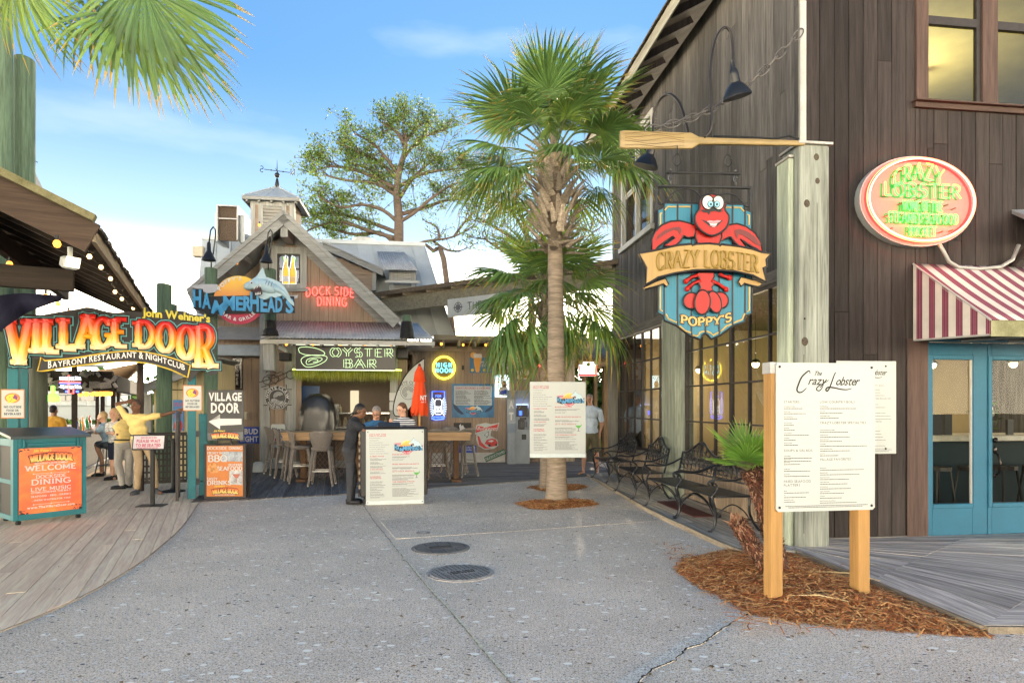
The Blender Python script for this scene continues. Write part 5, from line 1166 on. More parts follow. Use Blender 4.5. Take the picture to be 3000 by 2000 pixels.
# oval vodka sign
t,s=circ_sign('oval_vodka_sign','white oval handmade vodka sign with brown rings, high on the wall',1487.6,1060,21,CB-.03)
mb=MB();mb.plate(ell(0,0,21*s,22*s,0,350,35),-.012,.0);mb.build('plate',white_board,t)
tb=flat('tan_print',(.35,.2,.1),.5)
mb=MB();ring(mb,0,0,20*s,19.3*s,-.014,k=1.05);ring(mb,0,0,13.5*s,13*s,-.014,k=1.05);text(mb,"Tito's",0,3.5*s,6.5*s,y=-.014,align='C',shear=.3);text(mb,'Handmade',0,-11*s,4.2*s,y=-.014,align='C',shear=.25);disc(mb,0,-2.5*s,4.6*s,-.014,14,3.2*s);text(mb,'AMERICAS ORIGINAL CRAFT',0,0,3.2*s,y=-.014,align='C',sp=.2,warp=lambda X,Z:(math.sin(X/(14.6*s))*(14.6*s+Z),math.cos(X/(14.6*s))*(15.3*s+Z)));text(mb,'AUSTIN TEXAS',0,0,3.2*s,y=-.014,align='C',sp=.2,warp=lambda X,Z:(math.sin(X/(17.5*s))*(17.5*s-Z),-math.cos(X/(17.5*s))*(18.3*s-Z)));mb.build('lettering',tb,t)
# bourbon bottle tin
t,w,h,q=board('bourbon_tin_sign','cream tin sign with an amber bourbon bottle','sign',(1515,1048,1549,1110),CB-.03,pm('cream_tin',(.62,.56,.45),.5,.1,5,0,dirt=.3,dirtcol=(.35,.25,.15)),.01)
mb=MB();poly(mb,[q(1531,1107),(q(1531,1075)),q(1535,1068),q(1535,1056),q(1540,1056),q(1540,1068),q(1544,1075),q(1544,1107)],-.003);mb.build('bottle',flat('amber',(.45,.14,.02),.3),t);mb=MB();poly(mb,[q(1531,1098),q(1531,1082),q(1544,1082),q(1544,1098)],-.005);text(mb,'X',*q(1522,1070),.07,align='C');mb.build('bottle_label',flat('tin_label',(.75,.7,.6),.5),t)
mb=MB();text(mb,'JIM BEAM',*q(1523,1056),.05,align='C',fit=w*.42);text(mb,'BLACK',*q(1524,1082),.05,align='C',fit=w*.3);disc(mb,*q(1523,1065),.045,-.004,10);mb.build('lettering',tb,t)
# lit poster of bearded man
t,w,h,q=board('lit_beer_poster','bright backlit poster of a bearded man holding drinks','poster',(1451,1099,1491,1162),CB-.08,em('backlit_white',(.55,.85,.9),.9,(.6,.7,.7)),.05)
def part_poly(t,name,mat,pts,y=-.003):mb=MB();poly(mb,pts,y);mb.build(name,mat,t)
part_poly(t,'shirt',white_pr,[q(1464,1158),q(1462,1140),(q(1470,1132)),q(1484,1132),q(1490,1140),q(1489,1160)])
mb=MB();disc(mb,*q(1477,1124),.075,-.006,16,.1);mb.build('face',flat('poster_skin',(.5,.25,.15),.5),t);mb=MB();poly(mb,[q(1472,1126),q(1482,1126),q(1480,1133),q(1474,1133)],-.008);poly(mb,[q(1472,1121),q(1473,1116),q(1481,1116),q(1482,1121)],-.008);mb.build('beard_and_hair',black_pr,t)
part_poly(t,'apron',blue_pr,[q(1462,1146),q(1484,1140),q(1486,1152),q(1466,1156)],-.005)
mb=MB();text(mb,'TWO',*q(1454,1109),.09,off=.03);text(mb,'LANE',*q(1454,1115),.07,off=.03);text(mb,'THE TASTE',*q(1453,1130),.05);text(mb,'YOU LIKE',*q(1453,1136),.05);text(mb,'SELTZER',*q(1470,1159),.05,y=-.009);mb.build('lettering',black_pr,t)
mb=MB();poly(mb,[q(1455,1118),q(1464,1116),q(1466,1120),q(1457,1122)],-.004);mb.build('yellow_mark',yellow_pr,t)
# drinks board
t,w,h,q=board('drinks_menu_board','wide blue underwater board listing signature drinks and daiquiris','menu board',(1323,1124,1448,1223),CB-.03,pm('underwater',(.02,.16,.34),.4,.5,2.5,0),.015)
part_poly(t,'list_panel',pm('list_panel',(.52,.58,.60),.5,.06,3,0),[q(1330,1130),q(1441,1130),q(1441,1187),q(1330,1187)])
mb=MB();text(mb,'SIGNATURE DRINKS & DAIQUIRIS',*q(1385,1139),.052,y=-.006,align='C',off=.02,fit=w*.80);mb.build('heading',red_pr,t)
mb=MB()
rows=[("It's Hammer Time","The Island Margarita"),("Electric Sunset","Can We Old Fashion"),("Watermelon Mule","The Black Shade of the Family"),("Strawberry Mojito","CBD Infused Frozen Slushie")]
for i,(a,b_)in enumerate(rows):
 for x,s_ in((1335,a),(1389,b_)):xx,zz=q(x,1146+i*10.5);text(mb,s_,xx,zz,.030,y=-.006,off=.02);lines(mb,xx,xx+w*.37,zz-.035,2,.035,.014,y=-.006)
mb.build('lettering',black_pr,t)
shark_logo(t,w*.40/285,(1386-1385.5)/125*w,-(1202-1173.5)/99*h,y=-.006)
mb=MB();poly(mb,[q(1325,1180),q(1335,1186),q(1348,1200),q(1360,1212),q(1352,1214),q(1340,1206),q(1330,1196)],-.005);poly(mb,[q(1446,1185),q(1436,1192),q(1424,1200),q(1418,1208),q(1428,1206),q(1440,1198)],-.005);mb.build('shark_silhouette',flat('deep_blue',(.01,.04,.10),.5),t)
# dark waterfowl poster
t,w,h,q=board('duck_poster','black poster with white waterfowl drawing half behind the bar stool','poster',(1329,1238,1381,1291),CB-.03,flat('poster_black',(.015,.015,.017),.5),.012)
mb=MB();poly(mb,[q(1345,1262),q(1350,1250),(q(1356,1244)),q(1360,1252),q(1370,1258),q(1366,1266),q(1356,1270)],-.003);poly(mb,[q(1345,1246),q(1350,1241),q(1352,1250),q(1348,1260)],-.003);text(mb,'GREEN',*q(1366,1276),.07,align='C');text(mb,'TIER',*q(1368,1284),.09,align='C',off=.03);mb.build('drawing',white_pr,t)
t,w,h,q=board('gameday_sign','small dark blue sign about friends and gameday low on the wall','sign',(1345,1304,1396,1326),CB-.03,blue_pr,.01)
mb=MB();text(mb,'Friends show up',*q(1370,1312),.055,align='C',fit=w*.86,off=.02);text(mb,'on gameday.',*q(1368,1319),.055,align='C',fit=w*.6,off=.02);mb.build('lettering',white_pr,t)
# racing car beer sign
t=T('race_car_beer_sign','white edged bow tie beer sign with a red number four race car','sign',W(1426,1277,CB-.04),TH);s=W(1426,1277,CB).y/F;q=lambda px,py:((px-1426)*s,-(py-1277)*s)
outl=[(1389,1270),(1396,1244),(1412,1240),(1424,1238),(1438,1242),(1463,1238),(1457,1262),(1440,1260),(1437,1276),(1458,1288),(1460,1305),(1446,1314),(1420,1316),(1402,1306),(1395,1286),(1396,1272)]
mb=MB();mb.plate([q(*p)for p in outl],0,.02);mb.build('plate',white_board,t)
red2=flat('bright_red',(.62,.03,.03),.4)
part_poly(t,'bow_tie',red2,[q(1393,1267),q(1399,1246),q(1424,1252),q(1460,1241),q(1454,1260),q(1424,1258)],-.003);part_poly(t,'swoosh',red2,[q(1398,1275),q(1404,1278),q(1410,1294),q(1424,1308),q(1440,1312),q(1420,1313),q(1404,1303)],-.003)
mb=MB();poly(mb,[q(1420,1298),q(1426,1288),q(1440,1284),q(1452,1286),q(1458,1296),q(1455,1306),q(1436,1308)],-.004);mb.build('race_car',red2,t)
mb=MB();text(mb,'Budweiser',*q(1426,1259),10*s,y=-.006,align='C',shear=.35,fit=56*s,off=.01);poly(mb,[q(1428,1292),q(1440,1288),q(1448,1290),q(1440,1295)],-.006);mb.build('lettering',white_pr,t)
mb=MB();text(mb,'4',*q(1424,1280),17*s,y=-.006,align='C',shear=.2,off=.06);disc(mb,*q(1434,1304),4*s,-.007,10);disc(mb,*q(1454,1302),3*s,-.007,10);mb.build('number',black_pr,t)
mb=MB();text(mb,'4',*q(1424,1279),15*s,y=-.008,align='C',shear=.2,off=.02);mb.build('number_face',white_pr,t)
# street style sign
a,b_=W(1421,1346,CB-.1),W(1480,1321,CB-.1);L_=(b_-a).length;t=T('steamed_street_sign','green street style sign reading delicious steamed leaning on the skirting','sign',(a+b_)/2,TH);ang=math.atan2(b_.z-a.z,math.hypot(b_.x-a.x,b_.y-a.y))
t.rotation_euler=(0,-ang,TH);mb=MB();mb.box((0,0,0),(L_,.01,.15),bev=.003);mb.build('panel',flat('street_green',(.02,.12,.06),.4),t)
mb=MB();text(mb,'DELICIOUS STEAMED',0,-.04,.085,y=-.008,align='C',fit=L_*.94);mb.build('lettering',white_pr,t)
# partial red neon and beer crest sign
t=T('red_script_neon','red and white script neon partly hidden by the palm trunk','sign',W(1592,1068,CB-.04),TH);mb=MB();mb.tube([(-.05+.12*math.cos(a*.3),-.03,.1*math.sin(a*.3)+.05)for a in range(5,19)],.014,5);mb.tube([(0,-.03,.02),(.1,-.03,.06),(.15,-.03,0)],.012,5);mb.build('letter_tube',neon_red,t);mb=MB();mb.tube([(0,-.03,-.05),(0,-.03,-.16),(.1,-.03,-.16)],.012,5);mb.build('white_tube',neon_wht,t)
t=T('beer_crest_sign','lit red and white beer crest sign hanging in the passage','sign',W(1720,1081,17.9),TH);s=W(1720,1081,17.9).y/F;q=lambda px,py:((px-1720)*s,-(py-1081)*s)
mb=MB();mb.plate([q(1694,1101),q(1697,1068),q(1708,1068),q(1709,1060),q(1740,1060),q(1741,1066),q(1750,1068),q(1747,1101)],0,.05);mb.build('plate',em('crest_light',(1,.95,.9),.8,(.7,.7,.7)),t)
mb=MB();poly(mb,[q(1694,1101),q(1695,1095),q(1747,1095),q(1747,1101)],-.002);poly(mb,[q(1694,1095),q(1697,1069),q(1700,1069),q(1698,1095)],-.002);poly(mb,[q(1747,1095),q(1750,1069),q(1746,1069),q(1744,1095)],-.002);mb.build('red_edge',em('crest_red',(1,.05,.05),.6,(.6,.02,.02)),t)
mb=MB();text(mb,'Budweiser',*q(1721,1084),8*s,y=-.003,align='C',shear=.3,fit=38*s);lines(mb,*[(1704-1720)*s,(1738-1720)*s],-(1089-1081)*s,2,3*s,1.3*s);mb.build('lettering',black_pr,t);mb=MB();disc(mb,*q(1724,1067),6*s,-.004,12);mb.build('crest',green_pr,t)
mb=MB();mb.tube([(-.2,.02,.2),(-.2,.02,.38)],.006,4);mb.tube([(.2,.02,.18),(.2,.02,.38)],.006,4);mb.build('hanger',black_metal,t)
# round seltzer sign
t,s=circ_sign('white_claw_round_sign','round black and white hard seltzer wave sign on a wire frame',813,1164,36,CA-.14)
mb=MB();mb.plate(ell(0,0,35*s,35*s,0,350,35),-.02,.02);mb.build('disc',flat('sign_black2',(.015,.015,.018),.4),t)
mb=MB();ring(mb,0,0,35*s,34*s,-.022);ring(mb,0,0,24*s,23*s,-.022)
text(mb,'WHITE CLAW',0,0,8.5*s,y=-.026,align='C',sp=.2,off=.03,warp=lambda X,Z:(math.sin(X/(25*s))*(25*s+Z),math.cos(X/(25*s))*(25*s+Z)),th=0);text(mb,'HARD SELTZER',0,0,6*s,y=-.026,align='C',sp=.25,off=.02,warp=lambda X,Z:(math.sin(X/(31*s))*(31.5*s-Z),-math.cos(X/(31*s))*(31.5*s-Z)))
for k in range(5):pts=[(-20*s+j*3.3*s,-.026,(-8-k*2.6+3.2*math.sin(j*.5+k*.4))*s)for j in range(13)];pts=[p for p in pts if math.hypot(p[0],p[2])<21*s];mb.tube(pts,.008,4)
for k in range(4):mb.tube([((3+(13-k*3)*math.cos(a*.33))*s,-.026,(4+(12-k*3)*math.sin(a*.33))*s)for a in range(1,12)],.008,4)
mb.build('wave_and_lettering',white_pr,t)
mb=MB();[mb.tube([(x*s,.03,-38*s),(x*s,.03,38*s)],.008,4)for x in(-24,24)];[mb.tube([(-40*s,.03,z*s),(40*s,.03,z*s)],.008,4)for z in(-22,24)];mb.build('wire_frame',black_metal,t)
# lite can, bud light, light neon
t=T('lite_can_sign','white beer can shaped lite sign with red and navy disc beside the stools','sign',W(815,1275,CA-.1),TH);s=W(815,1275,CA-.1).y/F
mb=MB();mb.plate([(-19*s,-35*s),(19*s,-35*s),(20*s,-32*s),(20*s,28*s),(17*s,33*s),(-17*s,33*s),(-20*s,28*s),(-20*s,-32*s)],-.02,.01);mb.build('plate',white_board,t)
mb=MB();text(mb,'Lite',0,7*s,16*s,y=-.024,align='C',off=.07,fit=33*s);ring(mb,0,-12*s,15*s,12*s,-.023,a0=-60,a1=100);ring(mb,0,-12*s,15*s,12*s,-.023,a0=150,a1=260);mb.build('lettering',flat('navy',(.01,.025,.10),.4),t);mb=MB();disc(mb,0,-12*s,9*s,-.024);mb.build('red_disc',flat('crimson',(.50,.015,.04),.4),t)
t,w,h,q=board('bud_light_sign','square blue beer sign low on the brown wall behind the arrow sign','sign',(700,1250,760,1299),CA+.45,blue_pr,.03)
mb=MB();text(mb,'BUD',*q(756,1271),17*w/60,align='R',off=.04,fit=w*.66);text(mb,'LIGHT',*q(757,1293),17*w/60,align='R',off=.04,fit=w*.9);mb.build('lettering',white_pr,t)
t=T('wire_bike_sign','unlit wire neon sign of a rider with the word light, above the round sign','sign',W(822,1102,CA-.15),TH);s=W(822,1102,CA).y/F
mb=MB()
for cx_,cz_ in((-38,-12),(-15,-8),(28,4)):mb.tube([((cx_+11*math.cos(a*.42))*s,-.03,(cz_+11*math.sin(a*.42))*s)for a in range(15)],.009,5,closed=True)
for pts in([(-58,-18),(-20,-6),(10,6),(30,18)],[(-52,-32),(-10,-18),(20,0)],[(-40,10),(-30,18),(-12,16),(-15,5),(-38,2)],[(-22,14),(-10,8),(4,14),(10,4)],[(-34,-6),(-20,4),(-4,-8),(-14,-24)]):mb.tube([(a*s,-.04,b_*s)for a,b_ in pts],.011,5)
mb.build('bent_tube',flat('rusty_tube',(.06,.045,.035),.5),t);mb=MB();neon(mb,'LIGHT',24*s,10*s,12*s,.008,y=-.04,fit=44*s,warp=lambda X,Z:(X,Z+X*.35));mb.build('letter_tube',neon_off,t)
t,w,h,q=board('noon_bottle_sign','tall dark glass bottle sign with unlit vertical tube letters on the left wall','sign',(681,1048,710,1141),CA+.45,pm('dark_glass',(.02,.018,.016),.15,.4,5,0),.08)
mb=MB();[neon(mb,c_,0,h*(.30-.13*i),h*.09,.010,y=-.03)for i,c_ in enumerate('NOONER')];mb.tube([(-w*.4,-.03,-h*.46),(-w*.4,-.03,h*.40),(0,-.03,h*.47),(w*.4,-.03,h*.40),(w*.4,-.03,-h*.46)],.009,5,closed=True);mb.build('letter_tube',neon_off,t)
# little fittings on the bar wall
def small_box(name,label,cat,box,c,mat,d=.12):m_,w,h=wrect(*box,c);t=T(name,label,cat,m_,TH);mb=MB();mb.box((0,0,0),(w,d,h),bev=.012);mb.build('case',mat,t);mb=MB();mb.box((0,-d/2-.006,0),(w*.8,.01,h*.8),bev=.004);mb.build('front_face',mat,t);return t
small_box('wall_speaker','black speaker box under the awning left of the neon sign','speaker',(819,1034,853,1057),CA-.2,black_metal,.2)
small_box('wall_speaker','black speaker box at the right end of the oyster sign','speaker',(1163,1020,1195,1050),CA-.2,black_metal,.2)
small_box('meter_box','cream electrical box beside the arrow sign on the brown wall','box',(712,1206,726,1229),CA+.5,flat('cream_box',(.5,.46,.36),.5))
small_box('wall_switch','tiny black box with a cable right of the neon ring','switch',(1353,1070,1359,1083),CB-.06,black_metal,.08);small_box('wall_switch','tiny black box just left of the oval sign','switch',(1458,1068,1465,1086),CB-.06,black_metal,.08)
small_box('notice_sheet','upper white notice sheet on the grey trim by the kitchen window','notice',(1141,1150,1165,1173),CA-.075,white_pr,.004);small_box('notice_sheet','lower white notice sheet on the grey trim by the kitchen window','notice',(1141,1177,1165,1201),CA-.075,white_pr,.004)
t=T('poodle_lid','white plastic lid shaped lump on the floor by the white post','lid',W(757,1388,16.6),TH);t.location.z=.02;mb=MB();mb.lathe([(.2,0),(.21,.06),(.17,.17),(.08,.24),(0,.25)],16,sy=.8);mb.tube([(.1,-.1,.05),(.22,-.12,.1)],.03,6);mb.build('shell',white_board,t,50)
t=T('wall_camera','small white security camera under the awning corbel','camera',W(830,1022,CA-.6),TH);mb=MB();mb.box((0,0,0),(.22,.12,.1),rot=MX.Rotation(R(25),3,'Y'),bev=.02);mb.build('body',white_board,t);mb=MB();mb.tube([(.0,.05,.03),(-.06,.2,.12)],.02,6);mb.build('bracket',white_board,t)
# surf board
CSF=17.1;sp_=lambda px,py:(lambda p:(p.x*CT+p.y*ST,p.z))(W(px,py,CSF))
t=T('surfboard','white surfboard with a seltzer logo leaning against the wall behind the orange umbrella','surfboard',(0,0,0),TH)
ol=smooth_curve([sp_(*p)for p in((1243,1050),(1242,1085),(1232,1135),(1212,1180),(1185,1212),(1165,1219),(1154,1212),(1153,1190),(1163,1150),(1185,1105),(1212,1073),(1243,1050))],3)[:-1]
mb=MB();mb.plate([(x,z)for x,z in ol],CSF-.03,CSF+.03);mb.build('board_body',white_board,t);mb=MB();mb.tube([(x,CSF-.032,z)for x,z in ol],.014,5,closed=True);mb.build('black_rim',black_pr,t)
cx_,cz_=sp_(1196,1148);mb=MB();ring(mb,cx_,cz_,.20,.188,CSF-.034,24)
text(mb,'WHITE CLAW',cx_,cz_,.075,y=CSF-.034,align='C',off=.02,warp=lambda X,Z:(cx_+math.sin((X-cx_)/.23)*(.22+Z-cz_),cz_+math.cos((X-cx_)/.23)*(.22+Z-cz_)))
for k in range(4):mb.tube([(cx_+(.15-k*.03)*math.cos(a_*.4),CSF-.034,cz_+(.15-k*.03)*math.sin(a_*.4))for a_ in range(12)],.006,4)
mb.build('logo',grey_pr,t)
# bulbs
ORD=['first','second','third','fourth','fifth','sixth','seventh','eighth','ninth']
def bulb_set(name_l,pts,lit=True,group='string of bulbs',sz=.035,label=None,mat=None):
 m_=mat or bulb_em;first=None;base_l=label
 for i,p in enumerate(pts):
  label=(ORD[i]+' from the left: '+base_l)if len(pts)>1 else base_l
  if first is None:
   t=T('string_bulb',label,'light bulb',p,0,group);mb=MB();mb.lathe([(0,-sz*2.2),(sz*.7,-sz*1.9),(sz,-sz*1.1),(sz*.75,-sz*.3),(sz*.4,0),(0,0)],10);mb.build('glass',m_ if lit else clear_bulb,t,True)
   mb=MB();mb.lathe([(0,-.02),(sz*.5,-.01),(sz*.5,sz*1.3),(0,sz*1.3)],8);mb.build('socket',black_metal,t);first=t
  else:copy_tree(first,p,label=label)
bulb_set('awn',[W(x,997,15.95)+V((0,0,-.05))for x in(839,917,997,1069,1145,1216,1267,1293)],label='amber bulb hanging from the corrugated awning edge',group='amber bulbs along the bar eaves')
bulb_set('low',[W(x,1006,17.9)for x in(1357,1423,1487,1550,1672)],label='amber bulb between the rafter tails of the low roof',group='amber bulbs under the low bar roof')
bulb_set('rake',[W(x,y,RC+.2)for x,y in((694,766),(905,706),(963,751),(1020,797),(1048,832),(760,655))],label='amber bulb under the sloping gable rake',group='amber bulbs along the gable rake')
# deck restaurant on the left
CV,SV=math.cos(TV),math.sin(TV)
def Vw(px,py,c):t=(px-1500)/F;return D(px,py,c/(CV-SV*t))
def Vx(px,py,c):t=(px-1500)/F;return D(px,py,c/(t*CV+SV))
def vl(p):return(p.x*CV+p.y*SV,-p.x*SV+p.y*CV,p.z)
def vp(px,py,c):x,y,z=vl(Vw(px,py,c));return x,z
vd=T('deck_restaurant','open fronted deck restaurant with dark low roof, teal posts and string lights','building',(0,0,0),TV)
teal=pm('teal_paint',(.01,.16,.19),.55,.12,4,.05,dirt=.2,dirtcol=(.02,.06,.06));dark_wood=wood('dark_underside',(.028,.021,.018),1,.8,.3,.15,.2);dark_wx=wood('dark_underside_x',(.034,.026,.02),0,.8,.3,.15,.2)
xe,ye,ze=-1.08,7.62,3.36;sl_=.466;xr_=-6.5;yb=14.6
mb=MB();z2=ze+(xe-xr_)*sl_
mb.add([(xe,ye,ze),(xe,yb,ze),(xr_,yb,z2),(xr_,ye,z2),(xe,ye,ze+.05),(xe,yb,ze+.05),(xr_,yb,z2+.05),(xr_,ye,z2+.05)],[(0,1,2,3),(7,6,5,4),(0,4,5,1),(2,6,7,3),(0,3,7,4),(1,5,6,2)])
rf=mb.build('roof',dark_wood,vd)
mb=MB();mb.add([(xr_,ye,z2+.05),(xr_,yb,z2+.05),(-12,yb,ze+.1),(-12,ye,ze+.1)],[(0,1,2,3)]);mb.build('far_roof_slope',dark_wood,rf)
rr=random.Random(5)
for i in range(48):
 y=ye+i*.147;mb=MB();mb.box((xe-.06,y+.07,ze+.085+rr.uniform(-.008,.014)),(.26+rr.uniform(0,.05),.14,.02),rot=MX.Rotation(R(25),3,'Y'));mb.build('shingle',MATS['old_shingle'],rf)
moss=pm('mossy_edge',(.24,.22,.12),.9,.3,6,.2,dirt=.5,dirtcol=(.08,.09,.03))
mb=MB();mb.beam((xe+.02,ye-.03,ze+.12),(xr_,ye-.03,z2+.12),.12,.07);mb.build('edge_trim',moss,rf)
mb=MB();mb.beam((xe,ye,ze-.07),(xr_,ye,z2-.07),.05,.30);mb.build('rake_board',wood('rake_brown',(.085,.058,.042),0,rnd=.05),rf)
mb=MB();mb.beam((xe+.0,ye,ze-.03),(xe+.0,yb,ze-.03),.04,.14);mb.build('eave_board',wood('eave_wood',(.30,.24,.16),1),rf)
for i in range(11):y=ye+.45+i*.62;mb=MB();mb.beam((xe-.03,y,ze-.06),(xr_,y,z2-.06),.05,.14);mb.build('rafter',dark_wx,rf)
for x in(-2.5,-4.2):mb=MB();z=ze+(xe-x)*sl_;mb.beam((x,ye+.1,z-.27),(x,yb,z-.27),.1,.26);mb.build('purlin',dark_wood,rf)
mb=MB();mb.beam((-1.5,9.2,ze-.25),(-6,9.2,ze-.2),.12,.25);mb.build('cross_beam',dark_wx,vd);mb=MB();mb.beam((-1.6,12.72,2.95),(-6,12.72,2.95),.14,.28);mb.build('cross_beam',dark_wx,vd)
# the purple dark drape
mb=MB();vs=[];fs=[];n=16
for i in range(n+1):
 u=i/n;top=Vw(-80+260*u,880-12*u-14*math.sin(u*3.1),9.0);bot=Vw(-80+260*u,1000-125*u+8*math.sin(u*7),9.0+.12*math.sin(u*14));vs+=[vl(top),vl(bot)]
for i in range(n):fs.append((2*i,2*i+1,2*i+3,2*i+2))
mb.add(vs,fs);o=mb.build('drape',pm('navy_canvas',(.012,.012,.030),.8,.2,3,.1),vd,True);md=o.modifiers.new('t','SOLIDIFY');md.thickness=.01
CP=12.62
def vpost(name,px0,px1,pytop,c,mat,zb=.0,d=None):
 a,b_=vp(px0,1200,c)[0],vp(px1,1200,c)[0];zt=vp((px0+px1)/2,pytop,c)[1];mb=MB();mb.bx(a,b_,c,c+(d or(b_-a)),zb,zt,.006);return mb.build(name,mat,vd)
vpost('teal_post',21,54,960,CP,teal);vpost('teal_post',549,574,1060,CP,teal);vpost('teal_post',60,82,1000,CP+1.2,teal)
mb=MB();x,z=vp(113,1050,13.6);mb.lathe([(.14,0),(.135,1.5),(.13,3.1)],16,(x,13.6,0));mb.build('round_post',wood('dark_log',(.07,.08,.06),2),vd,50)
vpost('dark_post',209,225,1060,15.6,dark_wood)
for px,c,w_ in((284,20,10),(300,21.5,12),(331,20.5,12),(346,21.5,9)):vpost('far_post',px-w_/2,px+w_/2,1110,c,dark_wood)
# tall pole and gates
pl_=T('brown_pole','tall brown pole behind the arched word sign','pole',Vw(411,1190,14.2));pl_.location.z=0;mb=MB();mb.lathe([(.065,0),(.06,2.6),(.058,2.75)],14);mb.build('shaft',wood('pole_brown',(.07,.05,.04),2),pl_,50)
g_=T('teal_gate','narrow teal board gate standing open beside the arrow sign','gate',(0,0,0),TV);a,b_=vp(582,1200,CP+.1)[0],vp(607,1200,CP+.1)[0];zt=vp(590,1212,CP)[1]
mb=MB();mb.bx(a,b_,CP+.1,CP+.15,.05,zt,.005);mb.build('board',teal,g_);mb=MB();mb.bx(a,b_,CP+.06,CP+.1,zt-.15,zt-.05,.004);mb.bx(a,b_,CP+.06,CP+.1,.2,.3,.004);mb.build('rail',teal,g_)
mb=MB();[mb.bx(a-.06,a+.02,CP+.04,CP+.09,z,z+.1)for z in(.25,zt-.4)];mb.build('hinge',black_metal,g_)
# arched word sign
CSG=12.45;tS=T('village_door_sign','big arched word sign with flame coloured dimensional letters, two ribbons and script','sign',(0,0,0),TV)
sg=lambda px,py:vp(px,py,CSG);mS=Vw(330,1000,CSG).y/F
blk=flat('sign_charcoal',(.018,.017,.02),.5)
top=smooth_curve([(40,905+45),(110,925),(225,905),(262,900),(330,915),(395,912),(470,925),(560,938),(620,940)],4)
bot=[(640,965),(640,1000),(628,1040),(640,1092),(618,1100),(590,1078),(556,1120)]+smooth_curve([(540,1098),(500,1078),(440,1062),(385,1056),(320,1058),(220,1073),(112,1090)],3)+[(122,1075),(115,1052),(86,1045),(70,1075),(50,1078),(36,1040),(20,960)]
mb=MB();mb.plate([sg(*p)for p in top+bot],CSG,CSG+.06);mb.build('backboard',blk,tS)
LET=[('V',30,942,58,126),('I',95,940,30,95),('L',131,940,46,91),('L',181,936,46,87),('A',229,925,62,98),('G',278,936,50,79),('E',330,936,46,79),('D',398,942,54,76),('O',460,947,52,82),('O',521,955,52,94),('R',573,950,54,128)]
flame=vcol('flame_paint',.3);cy_=flat('cyan_line',(.15,.50,.52),.5)
for nm,grow,dy,mt in(('outline_board',.115,-.01,blk),('cyan_outline',.075,-.03,cy_),('inner_black',.045,-.045,blk)):
 mb=MB()
 for i,(ch,x,y0,w_,h_)in enumerate(LET):X,Z=sg(x+w_/2,y0+h_);slab_text(mb,ch,X,Z,h_*mS*1.0,y=CSG+dy,wt=.27*min(1,80/h_*1.15),thin=.17*min(1,80/h_*1.15),serif=.40*min(1,80/h_*1.2),grow=grow*80/h_,fit=w_*mS*.80)
 mb.build(nm,mt,tS)
for i,(ch,x,y0,w_,h_)in enumerate(LET):
 mb=MB();X,Z=sg(x+w_/2,y0+h_);k_=min(1,80/h_*1.15);hs_l=slab_text(mb,ch,X,Z,h_*mS,y=CSG-.055,wt=.27*k_,thin=.17*k_,serif=.40*min(1,80/h_*1.2),puff=.05,wav=.22,seedn=i,fit=w_*mS*.80)
 me=mb.mesh('letter',flame,True);ca=me.color_attributes.new('paint','FLOAT_COLOR','POINT')
 st=[(0,(.85,.70,.42)),(.14,(.85,.62,.22)),(.28,(.85,.45,.015)),(.5,(.80,.27,.01)),(.72,(.72,.10,.01)),(.95,(.60,.015,.01)),(1.1,(.60,.015,.01))]
 for j,v in enumerate(hs_l):
  v=min(1.09,max(0,v))
  for(p0,c0),(p1,c1)in zip(st[:-1],st[1:]):
   if p0<=v<=p1:f_=(v-p0)/(p1-p0);ca.data[j].color=(*[c0[k]+(c1[k]-c0[k])*f_ for k in range(3)],1);break
 link('letter',me,tS)
# ribbon and its words
rb=[(v_[0],v_[1])for v_ in smooth_curve([(112,1088),(220,1056),(300,1043),(385,1037),(450,1043),(510,1058),(558,1077)],4)];rbb=[(v_[0],v_[1])for v_ in smooth_curve([(550,1106),(500,1083),(440,1066),(385,1060),(320,1062),(220,1073),(112,1090)],4)]
rb[0]=(122,1046);rb=[(122,1047)]+[(x,y+(0))for x,y in smooth_curve([(134,1057),(220,1049),(300,1036),(385,1028),(450,1036),(510,1051),(558,1070)],4)]
rbb[-1]=(112,1087)
mb=MB();P=[sg(*p)for p in rb+rbb];mb.plate(P,CSG-.04,CSG);mb.build('ribbon',blk,tS);mb=MB();mb.tube([(p[0],CSG-.045,p[1])for p in P],.012,5,closed=True);mb.build('ribbon_edge',yellow_pr,tS)
def curvebase(xs):
 def f(px):
  for(x0,y0),(x1,y1)in zip(xs[:-1],xs[1:]):
   if px<=x1:return y0+(y1-y0)*(px-x0)/(x1-x0),(y1-y0)/(x1-x0)
  (x0,y0),(x1,y1)=xs[-2:];return y1+(px-x1)*(y1-y0)/(x1-x0),(y1-y0)/(x1-x0)
 return f
def textpath(mb,s,base,x0,x1,size,off=.03,y=CSG-.05,sp=.14,shear=0,cap=1.0):
 wt_=twidth(s,size,off,sp);k=(x1-x0)/wt_;px=x0
 for i,c in enumerate(s):
  if c==' ':px+=.36*size*k;continue
  vs,fs,gw=glyph(c,off);bz,slp=base(px+gw*size*k/2);sz=size*(cap if(i and s[i-1]!=' ')else 1.12);P=[]
  for u,v in vs:X,Z=sg(px+u*size*k+shear*v*size,bz+slp*(u-gw/2)*size*k-v*sz);P.append((X,y,Z))
  mb.add(P,fs);px+=(gw+sp)*size*k
mb=MB();textpath(mb,'BAYFRONT RESTAURANT & NIGHTCLUB',curvebase([(140,1079),(220,1068),(300,1055),(385,1047),(450,1055),(500,1070),(545,1086)]),143,542,20,cap=.85);mb.build('ribbon_lettering',flat('silver_letter',(.66,.66,.66),.4),tS)
